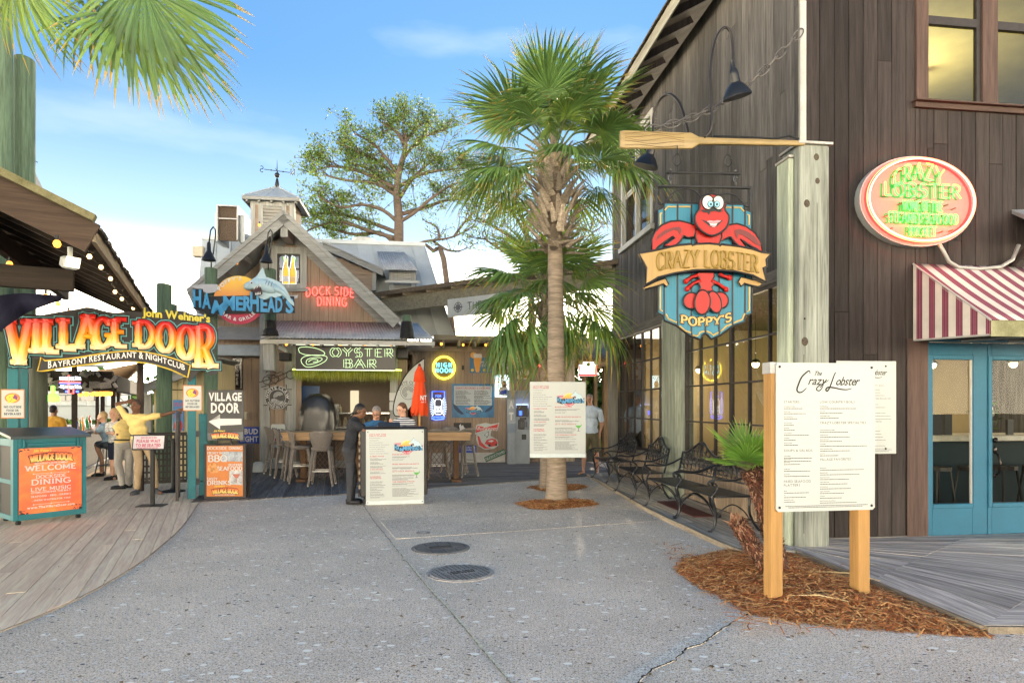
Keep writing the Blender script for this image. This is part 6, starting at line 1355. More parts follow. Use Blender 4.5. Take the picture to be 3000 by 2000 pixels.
mb=MB();mb.plate([sg(*p)for p in((412,935),(418,905),(432,900),(440,915),(500,915),(505,908),(540,912),(560,920),(618,930),(624,945),(600,948),(520,938),(470,932))],CSG-.03,CSG+.02);mb.build('script_board',blk,tS)
mb=MB();textpath(mb,"John Wehner's",curvebase([(415,926),(500,934),(620,945)]),417,616,22,off=.045,sp=.02,shear=-.0,y=CSG-.04);mb.build('script_lettering',flat('script_yellow',(.75,.62,.03),.4),tS)
def boardv(name,label,cat,box,c,mat,th=.015,group=None,pf=None,rz=TV):
 pf=pf or Vw;x0,y0,x1,y1=box;a,b_,m_=pf(x0,(y0+y1)/2,c),pf(x1,(y0+y1)/2,c),pf((x0+x1)/2,(y0+y1)/2,c);w=(b_-a).length;h=(y1-y0)*m_.y/F
 t=T(name,label,cat,m_,rz,group);mb=MB();mb.box((0,th/2,0),(w,th,h),bev=.002);mb.build('panel',mat,t)
 return t,w,h,(lambda px,py:((px-(x0+x1)/2)/(x1-x0)*w,-(py-(y0+y1)/2)/(y1-y0)*h))
for nm,box in(('orange edged no outside food sign on the left teal post',(3,1140,72,1225)),('orange edged no outside food sign on the right teal post',(536,1128,592,1203))):
 t,w,h,q=boardv('food_rule_sign',nm,'sign',box,CP-.03,flat('orange_edge',(.70,.22,.04),.5),group='no outside food signs')
 mb=MB();mb.box((0,-.003,0),(w*.93,.004,h*.94));mb.build('face',white_board,t)
 mb=MB();disc(mb,-.01*w,h*.2,w*.33,-.006,24,w*.26);mb.build('orange_disc',orange_pr,t)
 mb=MB();disc(mb,-w*.02,h*.2,w*.26,-.008,20,w*.2);poly(mb,[(-w*.25,h*.2),(w*.1,h*.36),(w*.05,h*.05),(-w*.2,h*.02)],-.009);mb.build('food_picture',yellow_pr,t)
 mb=MB();poly(mb,[(0,h*.2),(w*.08,h*.33),(w*.22,h*.25),(w*.2,h*.12)],-.010);mb.build('cup_picture',flat('plum',(.25,.05,.2),.5),t);mb=MB();[disc(mb,x*w,z*h,.022*w,-.011,8)for x,z in((-.12,.22),(-.04,.15),(-.1,.1),(.02,.22))];mb.build('topping',red_pr,t)
 mb=MB();[text(mb,s_,0,-h*(.14+.12*i),h*.075,y=-.007,align='C',off=.045,fit=w*f_)for i,(s_,f_)in enumerate((('NO OUTSIDE',.74),('FOOD OR',.52),('BEVERAGES',.72)))];mb.build('lettering',flat('dark_navy',(.02,.025,.06),.5),t)
# host stand
hz_=R(52.5);hsT=T('host_stand','teal wooden host stand with an orange welcome poster on its front','host stand',G(38,1545)+V((0,0,.02)),hz_);w,h=.87,1.16
mb=MB();
for a,b_,c,d in((0,.055,.06,h),(w-.055,w,.06,h),(.055,w-.055,.06,.14),(.055,w-.055,h-.12,h)):mb.bx(a,b_,0,.05,c,d,.004)
mb.build('front_frame',teal,hsT);mb=MB();mb.bx(.055,w-.055,.012,.04,.14,h-.12);mb.build('front_panel',teal,hsT)
for x in(0,w-.04):
 mb=MB();mb.bx(x,x+.04,.05,.1,.06,h,.004);mb.bx(x,x+.04,.60,.66,.06,h,.004);mb.bx(x,x+.04,.1,.6,h-.1,h,.004);mb.bx(x,x+.04,.1,.6,.06,.13,.004);mb.bx(x+.0,x+.035,.1,.6,.55,.61,.004);mb.build('side_frame',teal,hsT)
 mb=MB();mb.bx(x+.012,x+.028,.1,.6,.13,h-.1);mb.build('side_panel',flat('side_dark',(.02,.022,.022),.6),hsT)
mb=MB();mb.add([(-.04,-.06,h),(w+.04,-.06,h),(w+.04,.72,h+.10),(-.04,.72,h+.10),(-.04,-.06,h+.035),(w+.04,-.06,h+.035),(w+.04,.72,h+.135),(-.04,.72,h+.135)],[(0,3,2,1),(4,5,6,7),(0,1,5,4),(1,2,6,5),(2,3,7,6),(3,0,4,7)]);mb.build('top',pm('teal_black_top',(.015,.04,.05),.4,.2,4,.05),hsT)
mb=MB();mb.bx(.14,w-.14,-.05,-.0,h-.10,h-.055,.01);[mb.bx(x,x+.03,-.05,0,h-.13,h-.0,.01)for x in(.1,w-.13)];mb.build('poster_rail',teal,hsT)
mb=MB();[mb.lathe([(.03,-.0),(.035,.03),(.02,.06)],10,(x,y,0))for x in(.08,w-.08)for y in(.08,.6)];mb.build('caster',black_metal,hsT)
pw,ph=w-.13,h-.27;px_,pz_=w/2,.14+ph/2
m,t_m,b_m,L,N=nodes('flame_poster');tcq=N('ShaderNodeTexCoord');nq=N('ShaderNodeTexNoise');nq.inputs['Scale'].default_value=3.5;nq.inputs['Detail'].default_value=6;nq.inputs['Distortion'].default_value=.8;L(tcq.outputs['Object'],nq.inputs[0]);rq_=N('ShaderNodeValToRGB');rq_.color_ramp.elements[0].position=.3;rq_.color_ramp.elements[0].color=(.62,.05,.01,1);rq_.color_ramp.elements[1].position=.7;rq_.color_ramp.elements[1].color=(.85,.19,.015,1);L(nq.outputs[0],rq_.inputs[0]);L(rq_.outputs[0],b_m.inputs['Base Color']);b_m.inputs['Roughness'].default_value=.35;MATS['flame_poster']=m
mb=MB();mb.bx(px_-pw/2,px_+pw/2,-.008,.010,pz_-ph/2,pz_+ph/2);mb.build('poster',m,hsT)
def mini_logo(root,cx,cz,w_,y,sub='RESTAURANT & ENTERTAINMENT'):
 s=w_/10.;mb=MB();
 for g_,mt,nm in((.10,blk,'logo_outline'),(0,None,'logo')):
  mb=MB();f=lambda X,Z:(X,Z-.10*((X-cx)/w_)**2*w_*2)
  hl=slab_text(mb,'VILLAGE DOOR',cx,cz-s*.9,s*1.9,y=y-(.0005 if g_ else .002),wt=.26,thin=.17,serif=.36,grow=g_,fit=w_,warp=f,space=.22,sp=.14)
  if g_:mb.build(nm,mt,root)
  else:
   me=mb.mesh(nm,flame);ca=me.color_attributes.new('paint','FLOAT_COLOR','POINT')
   for j,v in enumerate(hl):v=max(0,min(1,v));ca.data[j].color=(.85-.2*v,.62-.55*v,.15*(1-v),1)
   link(nm,me,root)
 mb=MB();text(mb,"John Wehner's",cx-w_*.22,cz+s*1.5,s*.75,y=y-.002,align='C',off=.04,shear=.2,fit=w_*.42);mb.build('logo_script',yellow_pr,root)
 if sub:mb=MB();text(mb,sub,cx,cz-s*2.0,s*.5,y=y-.003,align='C',off=.03,fit=w_*.8);mb.build('logo_small_print',white_pr,root)
py_=-.011
mini_logo(hsT,px_,pz_+ph*.36,pw*.66,py_)
mb=MB();Hh=lambda f:pz_+ph*(.5-f)
slab_text(mb,'WELCOME',px_,Hh(.345),ph*.078,y=py_,wt=.24,thin=.15,serif=.36,fit=pw*.80)
slab_text(mb,'DOCKSIDE',px_,Hh(.468),ph*.050,y=py_,wt=.2,thin=.12,serif=.32,fit=pw*.48);slab_text(mb,'DINING',px_,Hh(.562),ph*.078,y=py_,wt=.24,thin=.15,serif=.36,fit=pw*.62)
slab_text(mb,'LIVE MUSIC',px_,Hh(.658),ph*.052,y=py_,wt=.22,thin=.13,serif=.34,fit=pw*.64);text(mb,'OVERLOOKING THE BAY',px_,Hh(.695),ph*.026,y=py_,align='C',off=.04,fit=pw*.64)
text(mb,'SEAFOOD - BBQ - DRINKS',px_,Hh(.755),ph*.028,y=py_,align='C',off=.04,fit=pw*.64);text(mb,"...WE'RE WAITING FOR YOU!",px_,Hh(.815),ph*.026,y=py_,align='C',off=.04,fit=pw*.62);text(mb,'www.TheVillageDoor.com',px_,Hh(.925),ph*.036,y=py_,align='C',off=.05,fit=pw*.76)
for f_ in(.395,.865):z=Hh(f_);poly(mb,[(px_-pw*.28,z-.002),(px_+pw*.28,z-.002),(px_+pw*.28,z+.002),(px_-pw*.28,z+.002)],py_);[disc(mb,px_+pw*.28*k,z,.009,py_,8)for k in(-1,0,1)]
mb.build('poster_lettering',white_pr,hsT)
mb=MB();rr=random.Random(8)
for i in range(60):
 sx_=rr.choice((-1,1));ex=px_+sx_*(pw/2-rr.random()**2*.12);ez=(pz_-ph/2+rr.random()**2*.07)if rr.random()<.7 else pz_+ph/2-rr.random()**2*.05;s_=rr.uniform(.004,.02);poly(mb,[(max(px_-pw/2,min(px_+pw/2,ex+math.cos(a)*s_*rr.uniform(.5,1.4))),max(pz_-ph/2,min(pz_+ph/2,ez+math.sin(a)*s_*.6)))for a in(0,1,2.2,3.1,4.2,5.3)],py_+.001)
SF_(mb.build('burnt_edge',blk,hsT))
# arrow sign and A-frame
AX=11.35;cA=-D(660,1400,AX).x*math.sin(R(4))+D(660,1400,AX).y*math.cos(R(4));Aw=lambda px,py,c:D(px,py,c/(math.cos(R(4))-math.sin(R(4))*(px-1500)/F))
t,w,h,q=boardv('arrow_sign','tall dark board reading village door over a thick white left arrow','sign',(607,1142,714,1290),cA,pm('dark_board',(.045,.045,.045),.5,.25,3,0),.02,pf=Aw,rz=R(4))
mb=MB();text(mb,'VILLAGE',*q(660,1173),24*h/148,align='C',off=.05,cond=.8,fit=w*.90);text(mb,'DOOR',*q(660,1208),29*h/148,align='C',off=.05,fit=w*.78)
poly(mb,[q(612,1234),q(645,1214),q(645,1225)][::-1]+[q(645,1247),q(645,1256)][::-1][:0],-.004);poly(mb,[q(612,1235),q(645,1257),q(645,1213)],-.004);poly(mb,[q(645,1246),q(708,1243),q(708,1226),q(645,1226)],-.004);mb.build('lettering_and_arrow',white_pr,t)
mb=MB();poly(mb,[q(608,1289),q(713,1289),q(713,1265),q(608,1268)],-.003);mb.build('lower_strip',flat('slate_strip',(.12,.13,.14),.5),t);mini_logo(t,*q(660,1275),w*.72,-.005,sub=None)
t,w,h,q=boardv('a_frame_sign','black A-frame sign with orange dockside dining poster below the arrow','A-frame sign',(598,1300,720,1467),cA-.04,black_frame,.04,pf=Aw,rz=R(4))
mb=MB();mb.box((0,.35,0),(w,.03,h),rot=MX.Rotation(R(-14),3,'X'),bev=.004);mb.build('back_leaf',black_frame,t);mb=MB();mb.tube([(-.13,-.02,h/2-.02),(-.11,-.03,h/2+.09),(.11,-.03,h/2+.09),(.13,-.02,h/2-.02)],.018,6);mb.build('carry_handle',black_frame,t)
mb=MB();[mb.bx(x,x+.12,-.03,.05,-h/2-.03,-h/2+.03,.01)for x in(-w/2,w/2-.12)];mb.build('foot',black_frame,t)
mb=MB();a_,b_=q(606,1453),q(712,1305);mb.bx(a_[0],b_[0],-.006,-.001,a_[1],b_[1]);mb.build('poster',flat('ad_orange',(.62,.20,.04),.45),t)
mb=MB();poly(mb,[q(651,1322),q(711,1322),q(711,1352),q(651,1350)],-.008);mb.build('dock_photo',pm('dock_photo',(.35,.38,.42),.5,.5,9,0),t);mb=MB();poly(mb,[q(672,1378),q(711,1378),q(711,1420),q(672,1418)],-.008);mb.build('drink_photo',pm('drink_photo',(.5,.5,.5),.5,.4,8,0),t)
mb=MB();[poly(mb,[q(608+rr.random()*38,1354+rr.random()*32)for _ in range(3)],-.009-.0002*k)for k in range(26)];mb.build('seafood_photo',pm('seafood',(.65,.28,.08),.4,.5,20,0),t)
mb=MB();poly(mb,[q(681,1388),q(704,1388),q(697,1400),q(690,1400)],-.010);poly(mb,[q(692,1400),q(694,1400),q(694,1414),q(692,1414)],-.010);mb.build('glass_picture',flat('drink_red',(.45,.10,.05),.3),t)
mb=MB();slab_text(mb,'DOCKSIDE DINING',*q(659,1316),8*h/167,y=-.010,wt=.22,thin=.13,serif=.3,fit=w*.84);
def sl_t(s_,x,y_,hh,wpx):X,Z=q(x,y_);slab_text(mb,s_,X,Z,hh*h/167,y=-.012,wt=.24,thin=.15,serif=.34,fit=wpx*w/122)
sl_t('FRESHLY SMOKED',640,1329,6,62);sl_t('BBQ',638,1351,18,54);sl_t('DELICIOUS',690,1364,6,38);sl_t('SEAFOOD',673,1377,11,72);sl_t('TASTY',622,1405,7,30);sl_t('DRINKS',643,1419,12,70);mb.build('poster_lettering',white_pr,t);mini_logo(t,*q(660,1436),w*.6,-.010)
# please wait sign
pw_=T('please_wait_sign','waist high black stand with a white and red please wait to be seated panel','sign',G(445,1483)+V((0,0,.012)),R(8));s=G(445,1483).y/F
mb=MB();mb.bx(-.20,.20,-.14,.14,0,.012,.003);mb.bx(-.03,.03,-.0,.05,.012,.98,.006);mb.build('stand',black_metal,pw_)
mb=MB();rt=MX.Rotation(R(-12),3,'X');mb.box((-.03,-.03,1.03),(.50,.025,.25),rot=rt,bev=.005);mb.build('panel_frame',black_metal,pw_);mb=MB();mb.box((-.03,-.045,1.03),(.46,.006,.21),rot=rt);mb.build('panel',flat('pinkish_white',(.75,.70,.72),.4),pw_)
mb=MB();text(mb,'PLEASE WAIT',-.03,.0,.05,align='C',off=.05,y=0,fit=.36);text(mb,'TO BE SEATED',-.03,-.07,.05,align='C',off=.05,y=0,fit=.38);lines(mb,-.2,.14,-.095,1,.02,.012,y=0,short=.9);lines(mb,-.15,.1,.07,1,.02,.014,y=0,short=.9);mb.xform(MX.Translation((0,-.055,1.03))@rt.to_4x4());mb.build('lettering',flat('pink_print',(.62,.10,.18),.4),pw_)
# lattice fence, stanchion, curved rack
lf=T('lattice_fence','low black square lattice fence behind the yellow shirted staff','fence',(0,0,0),TV);CL=14.55
a,b_=vp(418,1300,CL)[0],vp(548,1300,CL)[0];z0_,z1_=.1,vp(480,1266,CL)[1]
mb=MB();mb.bx(a,b_,CL-.03,CL+.06,z1_-.06,z1_,.005);mb.bx(a,b_,CL,CL+.04,z0_,z0_+.06);mb.build('rail',black_frame,lf)
for i in range(12):x=a+(b_-a)*i/11;mb=MB();mb.bx(x-.018,x+.018,CL+.0,CL+.015,z0_+.06,z1_-.06);mb.build('slat',black_frame,lf)
for i in range(8):z=z0_+.1+(z1_-z0_-.15)*i/7;mb=MB();mb.bx(a,b_,CL+.016,CL+.03,z-.018,z+.018);mb.build('slat',black_frame,lf)
sn=T('stanchion','black stanchion post with a round base by the lattice fence','stanchion',G(508,1441)+V((0,0,.012)));mb=MB();mb.lathe([(.21,0),(.2,.02),(.06,.05),(.04,.09),(.035,.95),(.05,.96),(.05,1.0),(0,1.01)],20);mb.build('post_and_base',black_metal,sn,40)
gt=T('open_rack','open black rack with a curved top beside the right teal post','rack',Vw(535,1300,CP-.0));gt.location.z=.01;gt.rotation_euler=(0,0,TV)
mb=MB();[mb.bx(x,x+.05,-.25,-.2,0,1.35,.005)for x in(-.1,)];mb.bx(-.1,-.05,.3,.35,0,1.25,.005);[mb.bx(-.1,-.05,-.2,.3,z,z+.04)for z in(.05,.4,.8,1.1)];mb.build('frame',black_frame,gt)
mb=MB();mb.tube([(-.075,-.22,1.0),(-.075,-.2,1.35),(-.075,-.05,1.52),(-.075,.15,1.5),(-.075,.3,1.3),(-.075,.33,1.0)],.03,8,flat=.5);mb.build('curved_top',pm('grey_steel',(.25,.25,.25),.3,.1,5,.0,metal=.8),gt,True)
# bar counter, shelves, neon
bc=T('deck_bar','long dark bar counter with bottles and glasses under the deck roof','bar',(0,0,0),TV);xb_=-2.56
mb=MB();mb.bx(-6.0,xb_-.08,16.2,23,.02,1.02,.01);mb.build('bar_body',dark_wood,bc);mb=MB();mb.bx(-6.1,xb_+.1,16.05,23.1,1.02,1.08,.01);mb.build('bar_top',wood('bar_top',(.16,.10,.07),1,.4),bc);mb=MB();mb.tube([(xb_+.06,16.2,.25),(xb_+.06,23,.25)],.025,6);mb.build('foot_rail',MATS['grey_steel'],bc)
rr=random.Random(3);cols=[flat('bottle_blue',(.02,.08,.5),.15),flat('bottle_red',(.5,.03,.02),.2),flat('bottle_green',(.03,.25,.08),.2),flat('bottle_amber',(.4,.15,.02),.2),flat('bottle_clear',(.6,.62,.6),.15),flat('orange_juice',(.8,.3,.02),.3)]
for i in range(12):
 px=rr.uniform(230,292);p=Vw(px,1240,rr.uniform(16.6,18.5));x,y,_=vl(p);x=min(x,xb_-.1);h_=rr.uniform(.18,.24)+(.1 if i>5 else 0);r_=rr.uniform(.03,.045)
 tb_=tag(MB().lathe([(0,0),(r_,0),(r_,h_*.6),(r_*.4,h_*.75),(r_*.38,h_),(0,h_)],8,(0,0,0)).build('bar_bottle',cols[i%6],None,40,loc=(x*CV-y*SV,x*SV+y*CV,1.08)),('blue','red','green','amber','clear','orange')[i%6]+(' short' if i<6 else ' tall')+' bottle standing on the deck bar counter','bottle','bottles on the deck bar')
bh_=T('bar_header','dark bar header beam crowded with clips and gadgets under the deck roof','beam',(0,0,0),TV);x0_,x1_=vp(120,1120,16.0)[0],vp(330,1120,16.0)[0]
mb=MB();z_=vp(220,1145,16.0)[1];mb.bx(x0_-1,x1_,16.0,16.2,z_,z_+.42,.01);mb.bx(x1_-.1,x1_+.05,16.2,23,z_,z_+.35,.01);mb.build('beam',dark_wx,bh_);mb=MB();[mb.box((rr.uniform(x0_,x1_+.05),15.95,z_+rr.uniform(0,.4)),(rr.uniform(.05,.2),.08,rr.uniform(.04,.14)),rot=MX.Rotation(rr.uniform(-.6,.6),3,'Y'))for _ in range(26)];mb.build('clutter',pm('clutter',(.25,.22,.2),.5,.6,3,0),bh_)
t,w,h,q=boardv('ultra_neon_sign','red white and blue neon beer sign hanging over the deck bar','sign',(172,1100,240,1152),15.3,flat('neon_back',(.01,.01,.015),.5),.02)
mb=MB();neon(mb,'MICHELOB',-w*.22,h*.25,h*.16,.010,y=-.03,fit=w*.42,sp=.3);neon(mb,'ULTRA',w*.25,h*.25,h*.18,.010,y=-.03,fit=w*.42,sp=.3);neon(mb,'-TEAMULTRA',0,-h*.22,h*.16,.010,y=-.03,fit=w*.95,sp=.3);mb.build('white_tube',neon_wht,t)
mb=MB();mb.tube([(-w*.45,-.03,h*.12),(w*.45,-.03,h*.12)],.012,5);mb.tube([(-w*.05,-.04,h*.5),(-w*.05,-.04,-.5*h),(w*.15,-.04,-.5*h),(w*.15,-.04,-.2*h)],.014,5);mb.build('red_tube',neon_red,t);mb=MB();mb.tube([(-w*.45,-.03,h*.05),(w*.45,-.03,h*.05)],.010,5);mb.tube([(-w*.2,-.03,-h*.4),(-w*.1,-.03,-h*.4)],.02,5);mb.tube([(w*.25,-.03,-h*.4),(w*.38,-.03,-h*.4)],.02,5);mb.build('blue_tube',neon_blue,t)
gl_=T('green_glass_lamp','bright green glass bottle lamp hanging left of the neon beer sign','lamp',Vw(155,1160,15.5));mb=MB();mb.lathe([(0,-.12),(.11,-.11),(.12,-.02),(.04,.06),(.035,.2),(0,.21)],14);mb.build('bottle_shade',em('green_glow',(.15,.8,.05),1.2,(.1,.5,.02)),gl_,40);mb=MB();mb.tube([(0,0,.2),(0,0,.7)],.006,4);mb.build('cord',black_metal,gl_)
# shade sail
sa=T('shade_sail','brown shade sail stretched beyond the arched word sign','sail',(0,0,0));A_,B_,C_=D(150,1092,19),D(438,1056,15.5),D(352,1166,22);n=10;vs=[];idx={}
for i in range(n+1):
 for j in range(n+1-i):
  u,v_=i/n,j/n;w_=1-u-v_;e_=3.2*(u*v_+v_*w_+u*w_);p=A_*u+B_*v_+C_*w_;cen=(A_+B_+C_)/3;p=p+(cen-p)*.22*(1-27*u*v_*w_*1.0 if u*v_*w_<.037 else 0)*4*max(u*v_,v_*w_,u*w_);p.z-=.25*27*u*v_*w_;idx[(i,j)]=len(vs);vs.append(p)
fs=[(idx[(i,j)],idx[(i+1,j)],idx[(i,j+1)])for i in range(n)for j in range(n-i)]+[(idx[(i+1,j)],idx[(i+1,j+1)],idx[(i,j+1)])for i in range(n)for j in range(n-i-1)]
mb=MB();mb.add(vs,fs);o=mb.build('canvas',pm('sail_canvas',(.32,.22,.13),.9,.1,2,0),sa,True);md=o.modifiers.new('t','SOLIDIFY');md.thickness=.01;mb=MB();[mb.tube([a,b_],.012,4)for a,b_ in((A_,A_+V((-1,0,.3))),(B_,B_+V((.3,-.2,.2))),(C_,C_+V((.8,.3,-.9))))];mb.build('rope',black_metal,sa)
# pale yellow shed
CSH=15.6;sh=T('yellow_shed','pale yellow board shed with a slanted blue grey roof edge behind the teal post','shed',(0,0,0),R(6));c6,s6=math.cos(R(6)),math.sin(R(6))
def shp(px,py):t_=(px-1500)/F;p=D(px,py,CSH/(c6-s6*t_));return p.x*c6+p.y*s6,p.z
yel=wood('pale_yellow_board',(.62,.52,.30),2,.7,.12,.06,.3,(.25,.22,.14));x0_,x1_=shp(452,1200)[0],shp(640,1200)[0];k0,k1=shp(430,1135),shp(600,1066);zr3=lambda x:k0[1]+(x-k0[0])*(k1[1]-k0[1])/(k1[0]-k0[0])
slope_siding(x0_,x1_,lambda m:.02,lambda x:zr3(x)-.1,CSH,.13,yel,[],21,parent=sh)
mb=MB();mb.plate([(x0_,.0),(x1_,.0),(x1_,zr3(x1_)-.1),(x0_,zr3(x0_)-.1)],CSH+.001,CSH+1.2);mb.build('shed_body',yel,sh)
mb=MB();mb.plate([(k0[0],k0[1]),(x1_,zr3(x1_)),(x1_,zr3(x1_)-.17),(k0[0],k0[1]-.17)],CSH-.3,CSH-.25);mb.plate([(k0[0],k0[1]+.04),(x1_,zr3(x1_)+.04),(x1_,zr3(x1_)),(k0[0],k0[1])],CSH-.32,CSH+1.6);mb.build('roof',gtrim_x,sh)
mb=MB();mb.bx(shp(428,1300)[0],shp(448,1300)[0],CSH-.1,CSH,.02,1.9,.006);mb.build('grey_post',gtrim,sh)
mb=MB();a,b_=shp(468,1140),shp(560,1145);mb.bx(a[0],b_[0],CSH-.03,CSH-.02,a[1]-.02,a[1]);mb.bx(a[0],a[0]+.015,CSH-.03,CSH-.02,.05,a[1]);mb.build('door_gap',dark_back,sh);mb=MB();a=shp(463,1162);mb.bx(a[0],a[0]+.05,CSH-.045,CSH-.02,a[1]-.13,a[1]+.13);mb.plate([(a[0]+.05,a[1]-.05),(a[0]+.26,a[1]-.015),(a[0]+.26,a[1]+.015),(a[0]+.05,a[1]+.05)],CSH-.045,CSH-.025);mb.build('hinge',black_metal,sh)
a,b_=shp(509,1262),shp(541,1171);ps_=T('painted_seafood_sign','blue painted board with red lobster and hand lettering on the yellow shed','sign',(0,0,0),R(6));mb=MB();mb.bx(a[0],b_[0],CSH-.05,CSH-.03,a[1],b_[1]);mb.build('panel',flat('painted_blue',(.06,.22,.50),.5),ps_)
mb=MB();disc(mb,(a[0]+b_[0])/2,a[1]+.12,.10,CSH-.053,14,.14);text(mb,'STEAM',a[0]+.02,b_[1]-.15,.09,y=CSH-.053,fit=.22);text(mb,'HOT',a[0]+.03,b_[1]-.42,.09,y=CSH-.053,fit=.16);mb.build('picture_and_lettering',red_pr,ps_)
# tall pilings top left, far sail
piling('tall green piling cut by the left edge of the photo',16,-200,34,14.2,r=.13);piling('green piling with a slanted top beside the tall edge piling',72,176,52,14.6,r=.19)
ws=T('grey_gable','pale grey shingled gable of a far building between the green pilings','building',(0,0,0));mb=MB();Yg=24;P=[D(20,445,Yg),D(62,452,Yg),D(92,500,Yg),D(158,640,Yg),D(180,760,Yg),D(20,760,Yg)];mb.plate([(p.x,p.z)for p in P],Yg,Yg+.2);mb.build('gable_wall',pm('grey_shingle',(.24,.25,.25),.8,.15,14,.1),ws)
mb=MB();[mb.beam(V((a.x,Yg-.1,a.z)),V((b_.x,Yg-.1,b_.z)),.25,.10)for a,b_ in zip(P[:4],P[1:5])];mb.build('gable_trim',pm('grey_trim',(.22,.22,.21),.7,.1,4,0),ws)
wr=T('piling_wires','thin wires and insulators strung between the two tall pilings','wire',(0,0,0));mb=MB();d_=lambda x,y:D(x,y,16.4)
for pts in(((33,310),(40,345),(55,340)),((50,308),(58,340),(60,385)),((35,365),(65,358)),((36,375),(62,388)),((36,460),(62,450),(110,476))):mb.tube([d_(*p)for p in pts],.012,5)
[mb.sph(d_(*p),.05,6,5)for p in((43,358),(57,350),(67,390))];mb.build('wire',black_metal,wr);mb=MB();mb.sph(d_(69,437),.05,8,6);mb.build('insulator',white_pr,wr)
# security light, bulbs
sl2=T('security_light','white square security light fixed under the dark deck roof','lamp',Vx(205,770,xe-.25),R(-30));mb=MB();mb.box((0,0,0),(.11,.16,.12),rot=MX.Rotation(R(20),3,'Y'),bev=.02);mb.build('body',white_board,sl2);mb=MB();mb.box((.06,0,0),(.01,.13,.10),rot=MX.Rotation(R(20),3,'Y'));mb.build('lens',em('lens_glow',(1,.8,.5),1.5),sl2);mb=MB();mb.tube([(0,0,.05),(0,0,.16)],.025,8);mb.build('bracket',white_board,sl2)
bulb_set('eave',[Vx(x,y,xe-.12)for x,y in((262,744),(296,776),(324,810),(337,849),(357,870),(390,898),(420,908))],mat=bulb_hot,sz=.026,label='bright bulb strung along the dark eave of the deck roof',group='bulbs along the deck roof eave')
bulb_set('inner',[Vx(x,y,-2.3)for x,y in((28,765),(38,788),(55,802),(86,828),(134,860),(148,866),(170,884),(201,908),(238,926))],sz=.036,label='amber bulb strung under the inside of the deck roof',group='amber bulbs inside the deck roof')
bulb_set('bar',[Vw(x,1147-(x-236)*.02,16.5)for x in(236,253,270,284,296,306,315,323)],sz=.05,label='round amber bulb hanging over the deck bar counter',group='amber bulbs over the deck bar')
bulb_set('rakeb',[Vw(167,703,ye-.1)],sz=.035,label='single amber bulb on the brown rake board of the deck roof')
wire=T('bulb_wire','dark wire carrying the bulbs along the deck roof eave','wire',(0,0,0));mb=MB();pts=[Vx(x,y,xe-.12)for x,y in((250,720),(262,736),(280,765),(296,770),(312,800),(324,804),(330,835),(337,843),(350,862),(357,864),(375,890),(390,892),(420,902))];mb.tube(pts,.007,5);mb.build('strand',black_metal,wire)
c2=T('camera_pair','pair of small white cameras where the deck roof meets the word sign','camera',Vx(412,935,xe-.05));mb=MB();mb.tube([(-.05,-.02,.02),(.1,-.12,-.0)],.045,8);mb.tube([(.05,.02,.02),(.2,.0,-.06)],.05,8);mb.build('body',white_board,c2)
# marina beyond
wt=ST_(MB().slab([(-300,34),(-9,34),(-30,400),(-300,400)],-.055,-.03).build('water',pm('water',(.05,.12,.14),.08,.2,3,.15)))
bt=T('white_yacht','white cabin yacht moored beyond the deck bar','boat',D(180,1215,46));bt.location.z=0;mb=MB()
mb.add([(-7,-1.6,0),(6,-1.6,0),(8,0,0),(6,1.6,0),(-7,1.6,0),(-7,-1.9,1.5),(6.5,-2,1.6),(9.5,0,2),(6.5,2,1.6),(-7,1.9,1.5)],[(0,1,6,5),(1,2,7,6),(2,3,8,7),(3,4,9,8),(4,0,5,9),(5,6,7,8,9)]);mb.build('hull',white_board,bt)
mb=MB();mb.bx(-4.5,4,-1.4,1.4,1.5,2.9,.2);mb.bx(-3.5,2,-1.2,1.2,3.1,4.0,.2);mb.bx(-4,3,-1.5,1.5,4.5,4.6);mb.build('cabin',white_board,bt);mb=MB();mb.bx(-4,3.4,-1.46,-1.41,2.0,2.5);mb.bx(-3,1.6,-1.26,-1.21,3.3,3.7);mb.build('window',flat('boat_glass',(.02,.03,.04),.1),bt);mb=MB();[mb.tube([(x,-1.9,1.6),(x,-1.9,2.4)],.03,4)for x in range(-6,7)];mb.tube([(-6,-1.9,2.4),(6,-1.9,2.4)],.03,4);[mb.tube([(x,-1.2,3.9),(x,-1.4,4.5)],.04,4)for x in(-3.5,-1,1.5)];mb.tube([(0,0,4.6),(0,0,7)],.04,5);mb.build('railing',galv,bt)
copy_tree(bt,(bt.location.x+11,58,0),label='smaller white yacht moored behind the first one',scale=.8);copy_tree(bt,(bt.location.x-9,52,0),label='white yacht at the far left behind the round dark post',scale=.9);bt['group']='moored yachts'
for o in COL.objects:
 if o.name.startswith('white_yacht'):o['group']='moored yachts'
def leafmass(name,n,fn,size,mats,seedn=1):
 rr=random.Random(seedn);mb=MB()
 for i in range(n):
  p,nrm=fn(rr);s_=size*rr.uniform(.5,1.4);a=V((rr.gauss(0,1),rr.gauss(0,1),rr.gauss(0,.7))).normalized()*s_;b_=a.cross(V((rr.gauss(0,1),rr.gauss(0,1),rr.gauss(0,1)))).normalized()*s_*.45;mb.mi=rr.randrange(len(mats));p=V(p);mb.add([p-a,p+b_,p+a,p-b_],[(0,1,2,3)])
 return mb
lf_mats=[pm('hedge_a',(.06,.13,.02),.5,.2,3,0),pm('hedge_b',(.10,.19,.03),.5,.2,3,0),pm('hedge_c',(.03,.07,.015),.6,.2,3,0)]
hg=T('clipped_hedge','bright green hedge behind the deck bar in front of the boats','hedge',(0,0,0));mb=leafmass('h',9000,lambda r:((r.uniform(-26,-13.2),27+r.uniform(-.6,.6)*(1),r.uniform(0,1.0)+.1*math.sin(r.random()*9)),None),.11,lf_mats,4);mb.build('foliage',lf_mats,hg)
